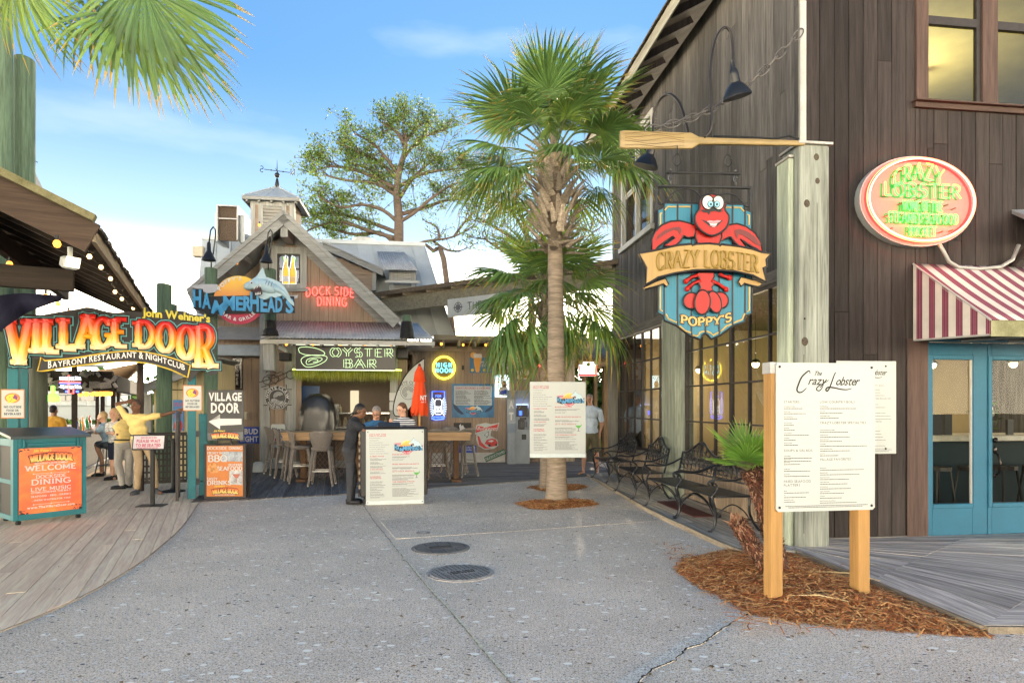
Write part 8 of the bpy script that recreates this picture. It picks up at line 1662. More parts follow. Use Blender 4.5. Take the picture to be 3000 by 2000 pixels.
# shark menu boards
def shark_menu(root,w,h,zc,y,mats=True):
 q=lambda u,v:(-w/2+u*w,zc+h/2-v*h)
 shark_logo(root,w*.50/290,*q(.70,.235),y=y)
 mb=MB();R_=[("LET'S GET THIS",.06,.070,.28),("PARTY STARTED",.06,.092,.28),("RABBIT FOOD",.07,.362,.24),("AWE SHUCKS",.07,.536,.22),("HANDHELD",.07,.632,.18),("FAVORITES",.07,.654,.19),("BOILED SEAFOOD",.45,.340,.30),("FRIED SEAFOOD BASKETS",.45,.470,.46),("LET'S TACO ABOUT IT",.45,.566,.38),("THE FINISHING TOUCH",.45,.705,.38)]
 for s_,u,v,f_ in R_:X,Z=q(u,v);text(mb,s_,X,Z,.0155*h,y=y,off=.045,sp=.2,fit=f_*w)
 X,Z=q(.46,.285);text(mb,'hammerheadsgrill.com',X,Z,.009*h,y=y,fit=.33*w);mb.build('heading_lettering',red_pr,root)
 mb=MB();rr=random.Random(6);A=['Fried Pickles','Hushpuppies','Boom Boom Shrimp','Boneless Buffalo Chicken Bites','Florida Gator Bites','French Fry Basket','Pimento Cheese Dip','Chicken & Sausage Gumbo']
 for i,s_ in enumerate(A):X,Z=q(.06,.118+i*.029);text(mb,s_,X,Z,.0085*h,y=y,off=.03,fit=min(.34,.014*len(s_))*w);
 for i,s_ in enumerate(['House Salad','Wedge Salad','Add a Protein to Salad']):X,Z=q(.07,.385+i*.05);text(mb,s_,X,Z,.0085*h,y=y,off=.03,fit=.012*len(s_)*w);lines(mb,X,X+.30*w,Z-.012*h,2,.011*h,.005*h,y=y)
 X,Z=q(.07,.562);text(mb,'Char Grilled Oysters*',X,Z,.0085*h,y=y,off=.03,fit=.24*w);lines(mb,X,X+.3*w,Z-.012*h,2,.011*h,.005*h,y=y)
 for i,s_ in enumerate(['Grilled Mahi Mahi','Grilled Chicken','Blackened Grouper','Hamburger*','Cheeseburger*','Bacon Cheeseburger*','Philly Cheese Steak']):X,Z=q(.07,.695+i*.033);text(mb,s_,X,Z,.0085*h,y=y,off=.03,fit=.013*len(s_)*w);lines(mb,X,X+.28*w,Z-.012*h,1,.01,.005*h,y=y)
 for v,L_ in((.365,('Peel & Eat Shrimp','Snow Crab Clusters','Bucket Bay Combo')),(.51,('Shrimp       Shrimp & Fish      Fish','Chicken     Buffalo Chicken')),(.61,('Blackened Grouper    Fried Fish','Grilled Shrimp    Popcorn Shrimp')),(.725,('Key Lime Tarts','Chocolate Peanut Butter Explosion'))):
  for i,s_ in enumerate(L_):X,Z=q(.45,v+i*.018+.012);text(mb,s_,X,Z,.0080*h,y=y,off=.03,fit=.0115*len(s_)*w)
  X,Z=q(.45,v);lines(mb,X,X+.46*w,Z,2,.01*h,.0045*h,y=y)
 X,Z=q(.45,.655);lines(mb,X,X+.42*w,Z,3,.011*h,.0045*h,y=y);X,Z=q(.45,.79);lines(mb,X,X+.46*w,Z,9,.013*h,.005*h,y=y);mb.build('small_print',grey_pr,root)
 mb=MB();poly(mb,[q(.81,.575),q(.93,.575),q(.885,.61),q(.855,.61)][::-1],y);poly(mb,[q(.915,.553),q(.93,.570),q(.91,.575)][::-1],y);mb.build('margarita_picture',green_pr,root);mb=MB();poly(mb,[q(.865,.61),q(.875,.61),q(.875,.645),q(.865,.645)][::-1],y);poly(mb,[q(.845,.645),q(.895,.645),q(.895,.65),q(.845,.65)][::-1],y);mb.build('glass_stem',grey_pr,root)
 mb=MB();poly(mb,[q(.0,.995),q(1,.995),q(1,.95),q(.8,.945),q(.6,.952),q(.4,.945),q(.2,.952),q(0,.945)][::-1],y+.001);mb.build('pale_wave',flat('pale_wave',(.62,.70,.70),.4),root)
YC=10.72;c0=D(1158,1367,YC);ct_=T('menu_cart','black wheeled host cart faced with a white shark bar menu board','cart',(c0.x,c0.y,0),R(11))
w,h=.945,1.235;zc=c0.z
mb=MB();mb.box((0,-.006,zc),(w,.012,h),bev=.004);mb.build('menu_panel',white_board,ct_);shark_menu(ct_,w,h,zc,-.0145)
mb=MB();mb.bx(-w/2-.10,w/2+.03,.01,.55,.12,zc+h/2+.04,.03);mb.build('cart_body',pm('cart_black',(.02,.02,.022),.4,.2,5,.02),ct_);mb=MB();[mb.lathe([(.05,-.02),(.055,0),(.05,.02)],14,(x,y,.06),rot=MX.Rotation(R(90),3,'X'))for x in(-w/2,w/2-.08)for y in(.08,.48)];mb.bx(-w/2-.13,-w/2-.1,.02,.5,.14,.20);mb.build('caster',black_pr,ct_)
mb=MB();[mb.box((-w/2-.105,.12+.0*i,.3+.12*i),(.03,.2,.07),bev=.02)for i in range(8)];mb.build('side_roll',pm('roll_tan',(.40,.33,.24),.7,.2,5,.05),ct_);mb=MB();mb.bx(w/2+.0,w/2+.06,-.0,.2,.15,zc+h/2+.03,.02);mb.build('side_frame',black_frame,ct_)
mb=MB();mb.box((-.10,.1,zc+h/2+.075),(.36,.26,.02),rot=MX.Rotation(R(15),3,'X'),bev=.004);mb.build('folder',black_pr,ct_)
mb=MB();[mb.lathe([(0,0),(.01,0),(.008,.005),(0,.006)],8,(x*(w/2-.03),-.0125,zc+z*(h/2-.04)),rot=MX.Rotation(R(90),3,'X'))for x in(-1,1)for z in(-1,1)];mb.build('screw',black_pr,ct_)
YT=10.72;c0=D(1634,1229,YT);tm=T('palm_menu_board','white shark bar menu board fixed to the trunk of the tall palm','menu board',(c0.x,c0.y,0),R(1.5));w,h=.925,1.255;zc=c0.z
mb=MB();mb.box((0,-.006,zc),(w,.012,h),bev=.004);mb.build('menu_panel',white_board,tm);shark_menu(tm,w,h,zc,-.0145);mb=MB();mb.bx(-.3,.3,.0,.04,zc+.3,zc+.36);mb.bx(-.3,.3,.0,.04,zc-.36,zc-.3);mb.build('batten',brown_trim_x,tm)
# benches
iron=pm('bench_iron',(.02,.022,.027),.3,.25,14,.06,metal=.3)
def make_bench():
 t=T('iron_bench','x','bench',(0,0,0),0,'black cast iron benches along the window wall');Lb,Db,Hs=1.14,.50,.44
 mb=MB();mb.bx(0,Lb,-.0,.035,Hs-.012,Hs+.012,.008);mb.bx(0,Lb,Db-.035,Db,Hs-.012,Hs+.012,.008);mb.bx(0,.03,.035,Db-.035,Hs-.012,Hs+.012);mb.bx(Lb-.03,Lb,.035,Db-.035,Hs-.012,Hs+.012)
 n=26
 for i in range(n):
  x=.03+(Lb-.06)*i/n;dx=(Lb-.06)/n
  for j in range(9):
   y=.035+(Db-.07)*j/9;dy=(Db-.07)/9;mb.beam((x,y,Hs+.004),(x+dx,y+dy,Hs+.004),.010,.008);mb.beam((x+dx,y,Hs+.004),(x,y+dy,Hs+.004),.010,.008)
 mb.build('seat',iron,t)
 bt=lambda u:.30+.12*math.exp(-((u-.5)/.22)**2)-.03*math.cos(u*2*math.pi)
 Y=lambda z:Db+.02+.22*(z-.0)
 mb=MB();top=[(u*Lb,Y(.14+bt(u)),Hs+.14+bt(u))for u in[k/24 for k in range(25)]];mb.tube(top,.018,7);lowr=[(0,Y(.06),Hs+.13),(Lb,Y(.06),Hs+.13)];mb.tube(lowr,.014,6)
 for x in(0,Lb):mb.tube([(x,Y(-.02),Hs-.0),(x,Y(.12),Hs+.12),(x,Y(.42),Hs+.42)],.016,6);
 mb.build('back_frame',iron,t,True)
 mb=MB();rr=random.Random(2);nx=9
 for i in range(nx):
  cx_=Lb*(i+.5)/nx
  for j in range(4):
   zt=bt(min(1,max(0,cx_/Lb)));z=.17+(zt-.05)*(j+.5)/4;s_=1 if(i+j)%2 else-1;rz=(zt-.05)/8*1.35;rx=Lb/nx*.58
   mb.tube([(cx_+s_*rx*math.cos(a*.48)*(1-a*.035),Y(z),Hs+z+rz*math.sin(a*.48)*(1-a*.02))for a in range(12)],.0075,5)
 for i in range(1,nx):x=Lb*i/nx;zt=bt(x/Lb);mb.tube([(x+.012*math.sin(k*1.6),Y(.13+zt*k/6),Hs+.13+zt*k/6)for k in range(7)],.006,5)
 mb.build('back_scroll',iron,t,True)
 for x in(0.01,Lb-.01):
  mb=MB();P=smooth_curve([(x,-.04,0),(x,.005,.06),(x,.03,.16),(x,.015,.30),(x,-.015,.40),(x,-.01,.46)],4);mb.tube(P,[.022]+[.014+.008*(i/len(P))for i in range(1,len(P))],7);mb.sph((x,-.045,.012),(.022,.035,.014),8,6);mb.build('leg',iron,t,True)
  mb=MB();P=smooth_curve([(x,Db+.12,0),(x,Db+.03,.12),(x,Db-.02,.26),(x,Db-.01,.44)],4);mb.tube(P,.017,7);mb.sph((x,Db+.125,.012),(.022,.035,.014),8,6);mb.build('leg',iron,t,True)
  mb=MB();P=smooth_curve([(x,-.01,.46),(x,.05,.54),(x,.03,.60),(x,-.04,.635),(x,-.07,.61),(x,-.045,.585)],4);mb.tube(P,.013,6);mb.tube(smooth_curve([(x,-.055,.632),(x,.05,.655),(x,.25,.64),(x,.42,.68),(x,Y(.3),Hs+.32)],4),.015,6,flat=1.4);mb.build('armrest',iron,t,True)
  mb=MB();mb.tube(smooth_curve([(x,.03,.14),(x,.10,.26),(x,.25,.34),(x,.40,.26),(x,Db-.01,.14)],4),.009,5);mb.build('side_brace',iron,t,True)
 mb=MB();mb.tube(smooth_curve([(0.01,.02,.18),(.2,.0,.34),(Lb/2,.0,.40),(Lb-.2,0,.34),(Lb-.01,.02,.18)],4),.008,5);mb.build('front_brace',iron,t,True)
 return t
b0=make_bench();RB=TH-R(90)
spots=[((1740,1398),(1780,1415),'farthest iron bench, beside the green post at the window end'),((1809,1436),(1864,1465),'second iron bench from the far end, before the first window'),((1899,1484),(1970,1518),'iron bench with its back in front of the window post'),((1991,1515),(2079,1557),'nearest iron bench, partly behind the small leaning palm')]
for i,(a,b_,lab)in enumerate(spots):
 pa_,pb_=G(*a,.045),G(*b_,.045);m_=(pa_+pb_)/2;dx=V((math.cos(RB),math.sin(RB),0));o=m_-dx*.57+V((0,0,.045-m_.z));Lx=(pb_-pa_).length
 if i==0:b0.location=o;b0.rotation_euler=(0,0,RB);b0['label']=lab
 else:copy_tree(b0,o,RB+R((0,-2,3,1)[i]),lab)
b0['label']=spots[0][2]
# bar tables, stools, umbrella
tabw=wood('table_top_wood',(.42,.25,.11),0,.45,.3,.1,.25,(.15,.08,.04));latt=wood('lattice_wood',(.16,.09,.05),2,.8,.3,.1,.3)
def bar_table(label,cx,cy,w,d,rz,zt=1.06):
 t=T('bar_table',label,'table',(cx,cy,.02),rz,'wooden bar tables');n=6
 for i in range(n):mb=MB();y=-d/2+d*i/n;mb.bx(-w/2,w/2,y+.002,y+d/n-.002,zt-.05,zt,.003);mb.build('top_board',tabw,t)
 mb=MB();mb.bx(-w/2+.03,w/2-.03,-d/2+.03,-d/2+.06,zt-.17,zt-.052);mb.bx(-w/2+.03,w/2-.03,d/2-.06,d/2-.03,zt-.17,zt-.052);mb.build('apron',tabw,t)
 for x in(-w*.30,w*.30):mb=MB();mb.bx(x-.06,x+.06,-.07,.07,0,zt-.05,.01);mb.bx(x-.1,x+.1,-d*.35,d*.35,0,.06,.01);mb.build('leg',latt,t)
 mb=MB()
 for k in range(12):
  x0_=-w*.42+k*.1
  for s_ in(1,-1):a,b_=(x0_,.0+.012*s_,.08),(x0_+s_*.6,.012*s_,zt-.18);
  for s_ in(1,-1):
   xa,xb2=x0_,x0_+s_*.62
   if abs(xb2)<w*.46:mb.beam((xa,-d*.2+.012*s_,.08),(xb2,-d*.2+.012*s_,zt-.18),.008,.03,up=(0,-1,0))
 mb.build('lattice_panel',latt,t);return t
p=D(955,1262,13.9);bar_table('left wooden bar table ringed by woven stools in front of the kitchen window',p.x+.05,14.1,1.9,.95,TH)
p=D(1290,1258,13.7);bar_table('right wooden bar table with the orange umbrella by the neon wall',p.x-.15,13.9,1.55,.9,TH)
wick=pm('woven_wicker',(.22,.19,.165),.45,.35,2,.35,(60,60,60),fine=2)
def make_stool():
 t=T('woven_stool','x','bar stool',(0,0,.02),0,'grey woven bar stools');Hs=.76
 mb=MB();mb.lathe([(.0,Hs-.06),(.19,Hs-.06),(.215,Hs-.03),(.22,Hs),(.20,Hs+.02),(0,Hs+.025)],20,sy=.95);mb.build('seat',wick,t,40)
# curved back shell (back side towards -y)
 vs=[];nu,nv=14,7
 for side in(0,.028):
  for j in range(nv+1):
   v_=j/nv;wd_=R(62)*(1 if v_<.75 else 1-.35*((v_-.75)/.25)**2)*(.78+.3*v_)
   for i in range(nu+1):
    u=(i/nu*2-1);a=u*wd_;r=.215+.07*v_-side;zz=Hs-.0+v_*.36*(1-.10*u*u);vs.append((r*math.sin(a),-r*math.cos(a)*(.9)-.03*v_,zz))
 M_=(nu+1)*(nv+1);fs=[]
 for j in range(nv):
  for i in range(nu):a=j*(nu+1)+i;fs+=[(a,a+1,a+nu+2,a+nu+1),(M_+a,M_+a+nu+1,M_+a+nu+2,M_+a+1)]
 for i in range(nu):a=nv*(nu+1)+i;fs.append((a,a+1,M_+a+1,M_+a))
 for j in range(nv):
  a=j*(nu+1);fs.append((a,a+nu+1,M_+a+nu+1,M_+a));a+=nu;fs.append((a,M_+a,M_+a+nu+1,a+nu+1))
 mb=MB();mb.add(vs,fs);mb.build('backrest',wick,t,True)
 for sx_ in(-1,1):
  for sy_ in(-1,1):
   mb=MB();mb.tube(smooth_curve([(sx_*.15,sy_*.14,Hs-.04),(sx_*.175,sy_*.17,.55),(sx_*.20,sy_*.20,.25),(sx_*.235,sy_*.235,.03)],3),[.034]*2+[.030]*4+[.026]*4,8);mb.build('leg',wick,t,True)
   mb=MB();mb.lathe([(.018,0),(.02,.035)],8,(sx_*.235,sy_*.235,0));mb.build('foot_cap',pm('alu_cap',(.6,.6,.58),.3,.1,5,0,metal=.8),t)
 mb=MB();[mb.tube([a,b_],.011,6)for a,b_ in(((-.19,-.19,.30),(.19,-.19,.30)),((-.19,.19,.30),(.19,.19,.30)),((-.19,-.19,.36),(-.19,.19,.36)),((.19,-.19,.36),(.19,.19,.36)))];mb.build('foot_ring',MATS['alu_cap'],t);return t
st0=make_stool();stools=[(944,1421,0,'woven stool with its back to the camera at the left bar table'),(880,1412,-75,'woven stool nearest the camera in the left cluster, facing right'),(838,1396,-80,'woven stool at the far left, half behind another stool'),(862,1404,-70,'woven stool in the middle of the left cluster'),(1283,1401,5,'woven stool with its back to the camera at the right bar table'),(1358,1394,35,'woven stool turned towards the wall, rightmost'),(1330,1384,-150,'woven stool mostly hidden between the two right stools'),(812,1388,-60,'woven stool nearest the lite can sign')]
for i,(px,py,rz,lab)in enumerate(stools):
 loc=G(px,py,.02)
 if i==0:st0.location=loc;st0.rotation_euler=(0,0,R(rz)+TH);st0['label']=lab
 else:copy_tree(st0,loc,R(rz)+TH,lab)
# closed umbrella
um=T('closed_umbrella','closed bright orange umbrella with white letters at the right bar table','umbrella',(lambda p:V((p.x,p.y,0)))(D(1229,1250,13.75)));k=13.75/F
zt,zb_=H-(1068-HZ)*k,H-(1213-HZ)*k;mb=MB();mb.lathe([(.022,.4),(.022,zt-.05),(0,zt)],10);mb.build('pole',wood('umbrella_pole',(.5,.28,.08),2,.4),um);n=32;vs=[];rows=14
for j in range(rows+1):
 v_=j/rows;r=.03+.155*v_**.75;r*=1 if v_<.93 else 1-.15*(v_-.93)/.07
 for i in range(n):a=2*math.pi*i/n;rr_=r*(1+.30*v_*math.cos(8*a+v_*2.0)*.6);vs.append((rr_*math.cos(a),rr_*math.sin(a),zt-.08-(zt-.08-zb_)*v_+.05*v_*math.cos(8*a)*(v_>.9)))
mb=MB();mb.add(vs,[(j*n+i,j*n+(i+1)%n,(j+1)*n+(i+1)%n,(j+1)*n+i)for j in range(rows)for i in range(n)]);mb.build('canopy',pm('orange_canvas',(.80,.075,.015),.75,.08,4,.08),um,True)
mb=MB();mb.lathe([(.13,zt-.36),(.10,zt-.16),(.045,zt-.06),(.03,zt-.03)],16);mb.build('top_flounce',MATS['orange_canvas'],um,True);mb=MB();text(mb,'NT',.05,zb_+.30,.10,y=-.215,off=.03,fit=.13);text(mb,'ART',.06,zb_+.24,.035,y=-.215,fit=.11);mb.build('lettering',white_pr,um);mb=MB();mb.lathe([(.02,0),(.035,.02),(.02,.05),(0,.06)],8,(0,0,zt-.03));mb.build('finial',flat('wood_red',(.3,.06,.03),.4),um)
# cash machine
ac=W(1520,1355,CB-.65);at_=T('cash_machine','grey standing ATM with white letters down its left side','cash machine',(ac.x,ac.y,.02),TH-R(4));k=ac.y/F;w=66*k;h=216*k
agrey=pm('atm_grey',(.30,.34,.37),.4,.12,3,.03)
def side_profile(mb,x0,x1,P):n=len(P);vs=[(x0,y,z)for y,z in P]+[(x1,y,z)for y,z in P];mb.add(vs,[tuple(range(n)),tuple(range(2*n-1,n-1,-1))]+[((i+1)%n,i,n+i,n+(i+1)%n)for i in range(n)])
side_profile(mb,-w/2,-w/2+.22,[(0,0),(.62,0),(.62,h),(-.02,h),(.14,h*.88),(.14,h*.55),(-.02,h*.42)]);side_profile(mb,-w/2+.221,w/2,[(.08,0),(.62,0),(.62,h),(.06,h),(.16,h*.9),(.24,h*.84),(.24,h*.70),(.10,h*.46)]);mb.build('cabinet',agrey,at_)
mb=MB();x0_=-w/2+.25;mb.bx(x0_,w/2-.05,.10,.14,h*.64,h*.80,.005);mb.bx(x0_+.05,w/2-.15,.05,.24,h*.47,h*.60,.01);mb.bx(x0_+.15,w/2-.1,.07,.09,h*.33,h*.40,.004);mb.bx(x0_+.1,w/2-.1,.16,.24,h*.60,h*.63);mb.build('console',flat('atm_dark',(.03,.032,.035),.4),at_);mb=MB();mb.bx(x0_+.08,w/2-.22,.092,.099,h*.66,h*.72);mb.build('screen',em('atm_screen',(.02,.08,1),1.3),at_)
mb=MB();mb.bx(x0_,w/2-.04,.12,.2,h*.76,h*.81);mb.build('lit_header',em('atm_header',(.35,.5,1),.8,(.3,.3,.5)),at_);mb=MB();text(mb,'ATM',x0_+.19,h*.77,h*.028,y=.115,align='C',off=.05);mb.build('header_lettering',blue_pr,at_)
mb=MB();
for c_,z in(('A',h*.76),('T',h*.60),('M',h*.44)):text(mb,c_,-w/2+.11,z,h*.10,y=.134,align='C',off=.07,cond=.62)
mb.build('side_lettering',white_pr,at_);mb=MB();[mb.bx(x0_+.12+i*.05,x0_+.15+i*.05,.045,.052,h*.50+j*.05,h*.52+j*.05)for i in range(4)for j in range(3)];mb.build('keypad',grey_pr,at_)
# covered grill at the kitchen window
cg=T('covered_grill','grill under a wrinkled black cover in the kitchen window','grill',(lambda p:V((p.x,p.y,.02)))(W(932,1380,CA-.55)),TH);k=W(932,1380,CA-.55).y/F;vs=[];n=28;rows=16;rr=random.Random(4);w_,h_=98*k,H-(1158-HZ)*k
for j in range(rows+1):
 v_=j/rows;zz=h_*(1-v_*.62);wx=w_/2*(.55+.45*min(1,v_*3.0)**.7);wy=.30*(.6+.4*min(1,v_*3)**.7)
 if j==0:wx*=.75;wy*=.6
 for i in range(n):a=2*math.pi*i/n;c_,s_=math.cos(a),math.sin(a);e=lambda q_:math.copysign(abs(q_)**.55,q_);f_=1+.05*math.sin(7*a+v_*6)+.04*math.sin(13*a-v_*9);vs.append((e(c_)*wx*f_,e(s_)*wy*f_,zz+.03*math.sin(3*a+v_*4)))
mb=MB();mb.add(vs,[(j*n+i,(j+1)*n+i,(j+1)*n+(i+1)%n,j*n+(i+1)%n)for j in range(rows)for i in range(n)]+[tuple(range(n))]);mb.build('cover',pm('black_vinyl',(.02,.021,.023),.3,.3,3,.5),cg,True);mb=MB();mb.bx(-w_*.45,w_*.45,-.25,.25,0,h_*.40);mb.build('grill_body',black_frame,cg)
mb=MB();mb.bx(-w_*.5-.05,w_*1.9,-.3,.12,h_*.46,h_*.49,.01);mb.build('side_shelf',flat('dark_counter2',(.03,.03,.03),.4),cg)
# restaurant interior seen through the doors and windows
ic=T('marble_bar_counter','pale marble topped bar counter inside the blue doors','counter',CORNER,TH);mb=MB();mb.bx(.55,7.4,1.5,2.3,1.10,1.19,.01);mb.build('marble_top',pm('marble',(.55,.50,.40),.3,.2,6,.0),ic);mb=MB();mb.bx(.7,7.4,1.75,2.2,.02,1.10);mb.build('counter_front',flat('teal_dark',(.01,.03,.04),.6),ic)
mb=MB();rr=random.Random(2)
for i in range(120):x=2.6+rr.random()*3.4;y=1.6+rr.random()*.8;z=2.62+rr.random()*.05;mb.lathe([(.035,.10),(.04,.04),(.006,.0),(.005,-.0)],6,(x,y,z-.1));
mb.build('hanging_glass',pm('glassware',(.75,.68,.5),.1,.2,5,0,metal=.3),ic);mb=MB();mb.bx(2.5,6.2,1.5,2.5,2.72,2.76);mb.build('glass_rack',brown_trim_x,ic)
for i in range(7):x=2.7+i*.52;mb=MB();mb.lathe([(.17,.70),(.17,.75),(0,.76)],12,(x,1.1,.02));[mb.tube([(x+a*.1,1.1+b_*.1,.75),(x+a*.17,1.1+b_*.17,.02)],.014,5)for a in(-1,1)for b_ in(-1,1)];mb.build('inner_stool',black_frame,ic)
mb=MB();mb.bx(3.05,3.22,1.62,1.68,1.19,1.5);mb.bx(3.30,3.42,1.66,1.72,1.19,1.5);mb.bx(2.72,2.85,1.6,1.7,1.19,1.38);mb.bx(4.3,4.4,1.6,1.64,1.19,1.42);mb.build('menu_holder',black_pr,ic)
fl_=T('flower_vase','white and green flowers in a glass vase on the marble bar','flowers',CORNER+V((4.05*CT-1.75*ST,4.05*ST+1.75*CT,1.19)),TH);mb=MB();mb.lathe([(.04,0),(.05,.1),(.035,.2),(.045,.22)],12);mb.build('vase',glass('vase_glass',refl=.2),fl_,True);mb=leafmass('f',160,lambda r:((r.gauss(0,.09),r.gauss(0,.06),.33+r.gauss(0,.09)),None),.05,lf_mats,4);mb.build('leaf',lf_mats,fl_);mb=MB();[mb.sph((rr.gauss(0,.06),-.05+rr.gauss(0,.03),.36+rr.gauss(0,.05)),.045,8,6)for _ in range(7)];mb.build('bloom',pm('petal',(.75,.72,.6),.7,.2,30,.2),fl_,True)
for i,(x,y)in enumerate(((1.2,1.4),(1.2,3.4),(1.0,5.3),(2.8,2.8),(4.4,3.2),(5.6,2.8))):
 pl2=T('pendant_lamp','warm pendant lamp inside the restaurant, '+('near left window','middle of the window wall','far end of the windows','above the bar','left blue door','right blue door')[i],'lamp',CORNER+V((x*CT-y*ST,x*ST+y*CT,2.35)),TH,'pendant lamps inside the restaurant');mb=MB();mb.sph((0,0,0),.06,12,8);mb.build('bulb',em('pendant_bulb',(1,.72,.35),9),pl2,True);mb=MB();mb.tube([(0,0,.05),(0,0,.9)],.006,4);mb.lathe([(.1,.02),(.05,.08),(0,.1)],12);mb.build('shade_and_cord',black_metal,pl2)
 ld=bpy.data.lights.new('pendant_light','POINT');ld.energy=11;ld.color=(1,.80,.50);ld.shadow_soft_size=.15;lo=bpy.data.objects.new('pendant_light',ld);COL.objects.link(lo);lo.parent=pl2;lo.location=(0,0,-.12)
pl3=T('pendant_lamp','lamp lighting the upper floor room behind the brown framed window','lamp',CORNER+V((4*CT-3*ST,4*ST+3*CT,7.2)),TH);mb=MB();mb.sph((0,0,0),.1,12,8);mb.build('bulb',em('pendant_bulb',(1,.72,.35),9),pl3,True)  # made-up bulb and point lamp, put in so the upper window glows
ld=bpy.data.lights.new('added_room_light','POINT');ld.energy=150;ld.color=(1,.88,.55);ld.shadow_soft_size=.3;lo=bpy.data.objects.new('added_room_light',ld);COL.objects.link(lo);lo.parent=pl3;lo.location=(-.6,0,-.8)
for i,(x,y)in enumerate(((.9,5.9),(1.3,4.6),(.9,3.2),(1.3,1.9))):
 dt=T('dining_table',('farthest','second farthest','third farthest','nearest')[i]+' dining table with chairs behind the gridded windows','table',CORNER+V((x*CT-y*ST,x*ST+y*CT,.02)),TH,'tables inside the dark restaurant');mb=MB();mb.lathe([(.4,.72),(.4,.76),(0,.76)],20);mb.tube([(0,0,0),(0,0,.72)],.04,8);mb.lathe([(.25,0),(.05,.05)],12);mb.build('table_top',flat('inner_table',(.18,.10,.05),.4),dt);mb=MB();[mb.bx(a*.55-.2,a*.55+.2,-.2,.2,.42,.46)or mb.bx(a*.75-.02,a*.75+.02,-.2,.2,.46,.95)for a in(-1,1)];mb.build('chair',flat('inner_chair',(.04,.03,.03),.5),dt)
# pine straw
straw=[pm('straw_a',(.52,.20,.065),.8,.25,30,0),pm('straw_b',(.78,.40,.15),.8,.25,30,0),pm('straw_c',(.30,.10,.035),.8,.25,30,0)]
def inside(p,poly_):
 c_=False;n=len(poly_)
 for i in range(n):
  a,b_=poly_[i],poly_[(i+1)%n]
  if(a[1]>p[1])!=(b_[1]>p[1])and p[0]<(b_[0]-a[0])*(p[1]-a[1])/(b_[1]-a[1])+a[0]:c_=not c_
 return c_
def mulch(label,poly_,n,L_,hgt,seedn,zoff=0):
 rr=random.Random(seedn);cx_=sum(p[0]for p in poly_)/len(poly_);cy_2=sum(p[1]for p in poly_)/len(poly_);mb=MB();x0,x1=min(p[0]for p in poly_),max(p[0]for p in poly_);y0,y1=min(p[1]for p in poly_),max(p[1]for p in poly_);R0_=max(x1-x0,y1-y0)/2
 def ht(x,y):
  d=min(math.hypot(x-(a[0]+(b_[0]-a[0])*u),y-(a[1]+(b_[1]-a[1])*u))for a,b_ in zip(poly_,poly_[1:]+poly_[:1])for u in(0,.25,.5,.75));return hgt*min(1,d/(R0_*.35))
 k=0
 while k<n:
  x,y=rr.uniform(x0,x1)+rr.gauss(0,.015),rr.uniform(y0,y1)+rr.gauss(0,.015)
  if not inside((x,y),poly_):
   if rr.random()>.018:continue
  k+=1;z=ht(x,y)*rr.uniform(.3,1)+zoff+.004;a=rr.uniform(0,math.pi*2);l=L_*rr.uniform(.5,1.2);dx,dy=math.cos(a)*l/2,math.sin(a)*l/2;w_=.0036*L_/.12;bz=rr.uniform(-.004,.02);nx,ny=-math.sin(a)*w_,math.cos(a)*w_;cv=rr.uniform(-.2,.2)
  P=[(x-dx,y-dy,z+rr.uniform(-.008,.012)),(x-dy*cv,y+dx*cv,z+bz),(x+dx,y+dy,z+rr.uniform(-.008,.014))];P=[(p[0],p[1],max(.004,p[2]))for p in P]
  mb.mi=rr.choice((0,0,1,1,2));mb.add([(p[0]-nx,p[1]-ny,p[2])for p in P]+[(p[0]+nx,p[1]+ny,p[2]+.002)for p in P],[(0,1,4,3),(1,2,5,4)])
 o=SF_(mb.build('pine_straw',straw))
 mb=MB();nn_=len(poly_);vs=[(p[0],p[1],.003+zoff)for p in poly_]+[(cx_+(p[0]-cx_)*.6,cy_2+(p[1]-cy_2)*.6,hgt*.6+zoff)for p in poly_];mb.add(vs,[(i,(i+1)%nn_,nn_+(i+1)%nn_,nn_+i)for i in range(nn_)]+[tuple(range(nn_,2*nn_))]);ST_(mb.build('straw_mound',straw[2],smooth=True));return o
mp_=[g2(*p)for p in((1990,1672),(2010,1640),(2080,1625),(2170,1608),(2325,1625),(2420,1670),(2560,1722),(2700,1780),(2888,1862),(2700,1850),(2560,1838),(2440,1832),(2300,1815),(2200,1792),(2120,1745),(2060,1720))]
mulch('x',mp_,26000,.17,.085,3)
mulch('x',[g2(*p)for p in((1512,1475),(1560,1468),(1640,1462),(1720,1466),(1752,1478),(1690,1486),(1610,1493),(1560,1490),(1535,1482))],5000,.16,.05,4)
mulch('x',[g2(*p)for p in((1548,1427),(1600,1420),(1700,1420),(1720,1427),(1680,1436),(1590,1438))],2600,.16,.03,5)
for px,py,L_,an in((2480,1710,.55,-38),(2400,1780,.45,-22)):p=G(px,py);mb=MB();mb.tube([(-L_/2,0,.075),(0,.015,.10),(L_/2,0,.075)],[.003,.006,.003],5,flat=.4);tag(mb.build('dry_palm_strip',pm('dry_strip',(.62,.47,.25),.7,.2,8,0),None,loc=(p.x,p.y,0),rz=R(an)),'pale dry palm strip lying on the pine straw '+('near the right sign post' if px>2450 else 'in front of the left sign post'),'dry leaf')
hatch=T('rusty_metal_plate','rusty maroon metal plate lying on the walkway under the benches','plate',G(2000,1488,.05),RB);mb=MB();mb.bx(-.7,.8,-.16,.16,0,.012,.003);mb.build('sheet',pm('maroon_rust',(.13,.045,.045),.7,.3,4,.1),hatch)
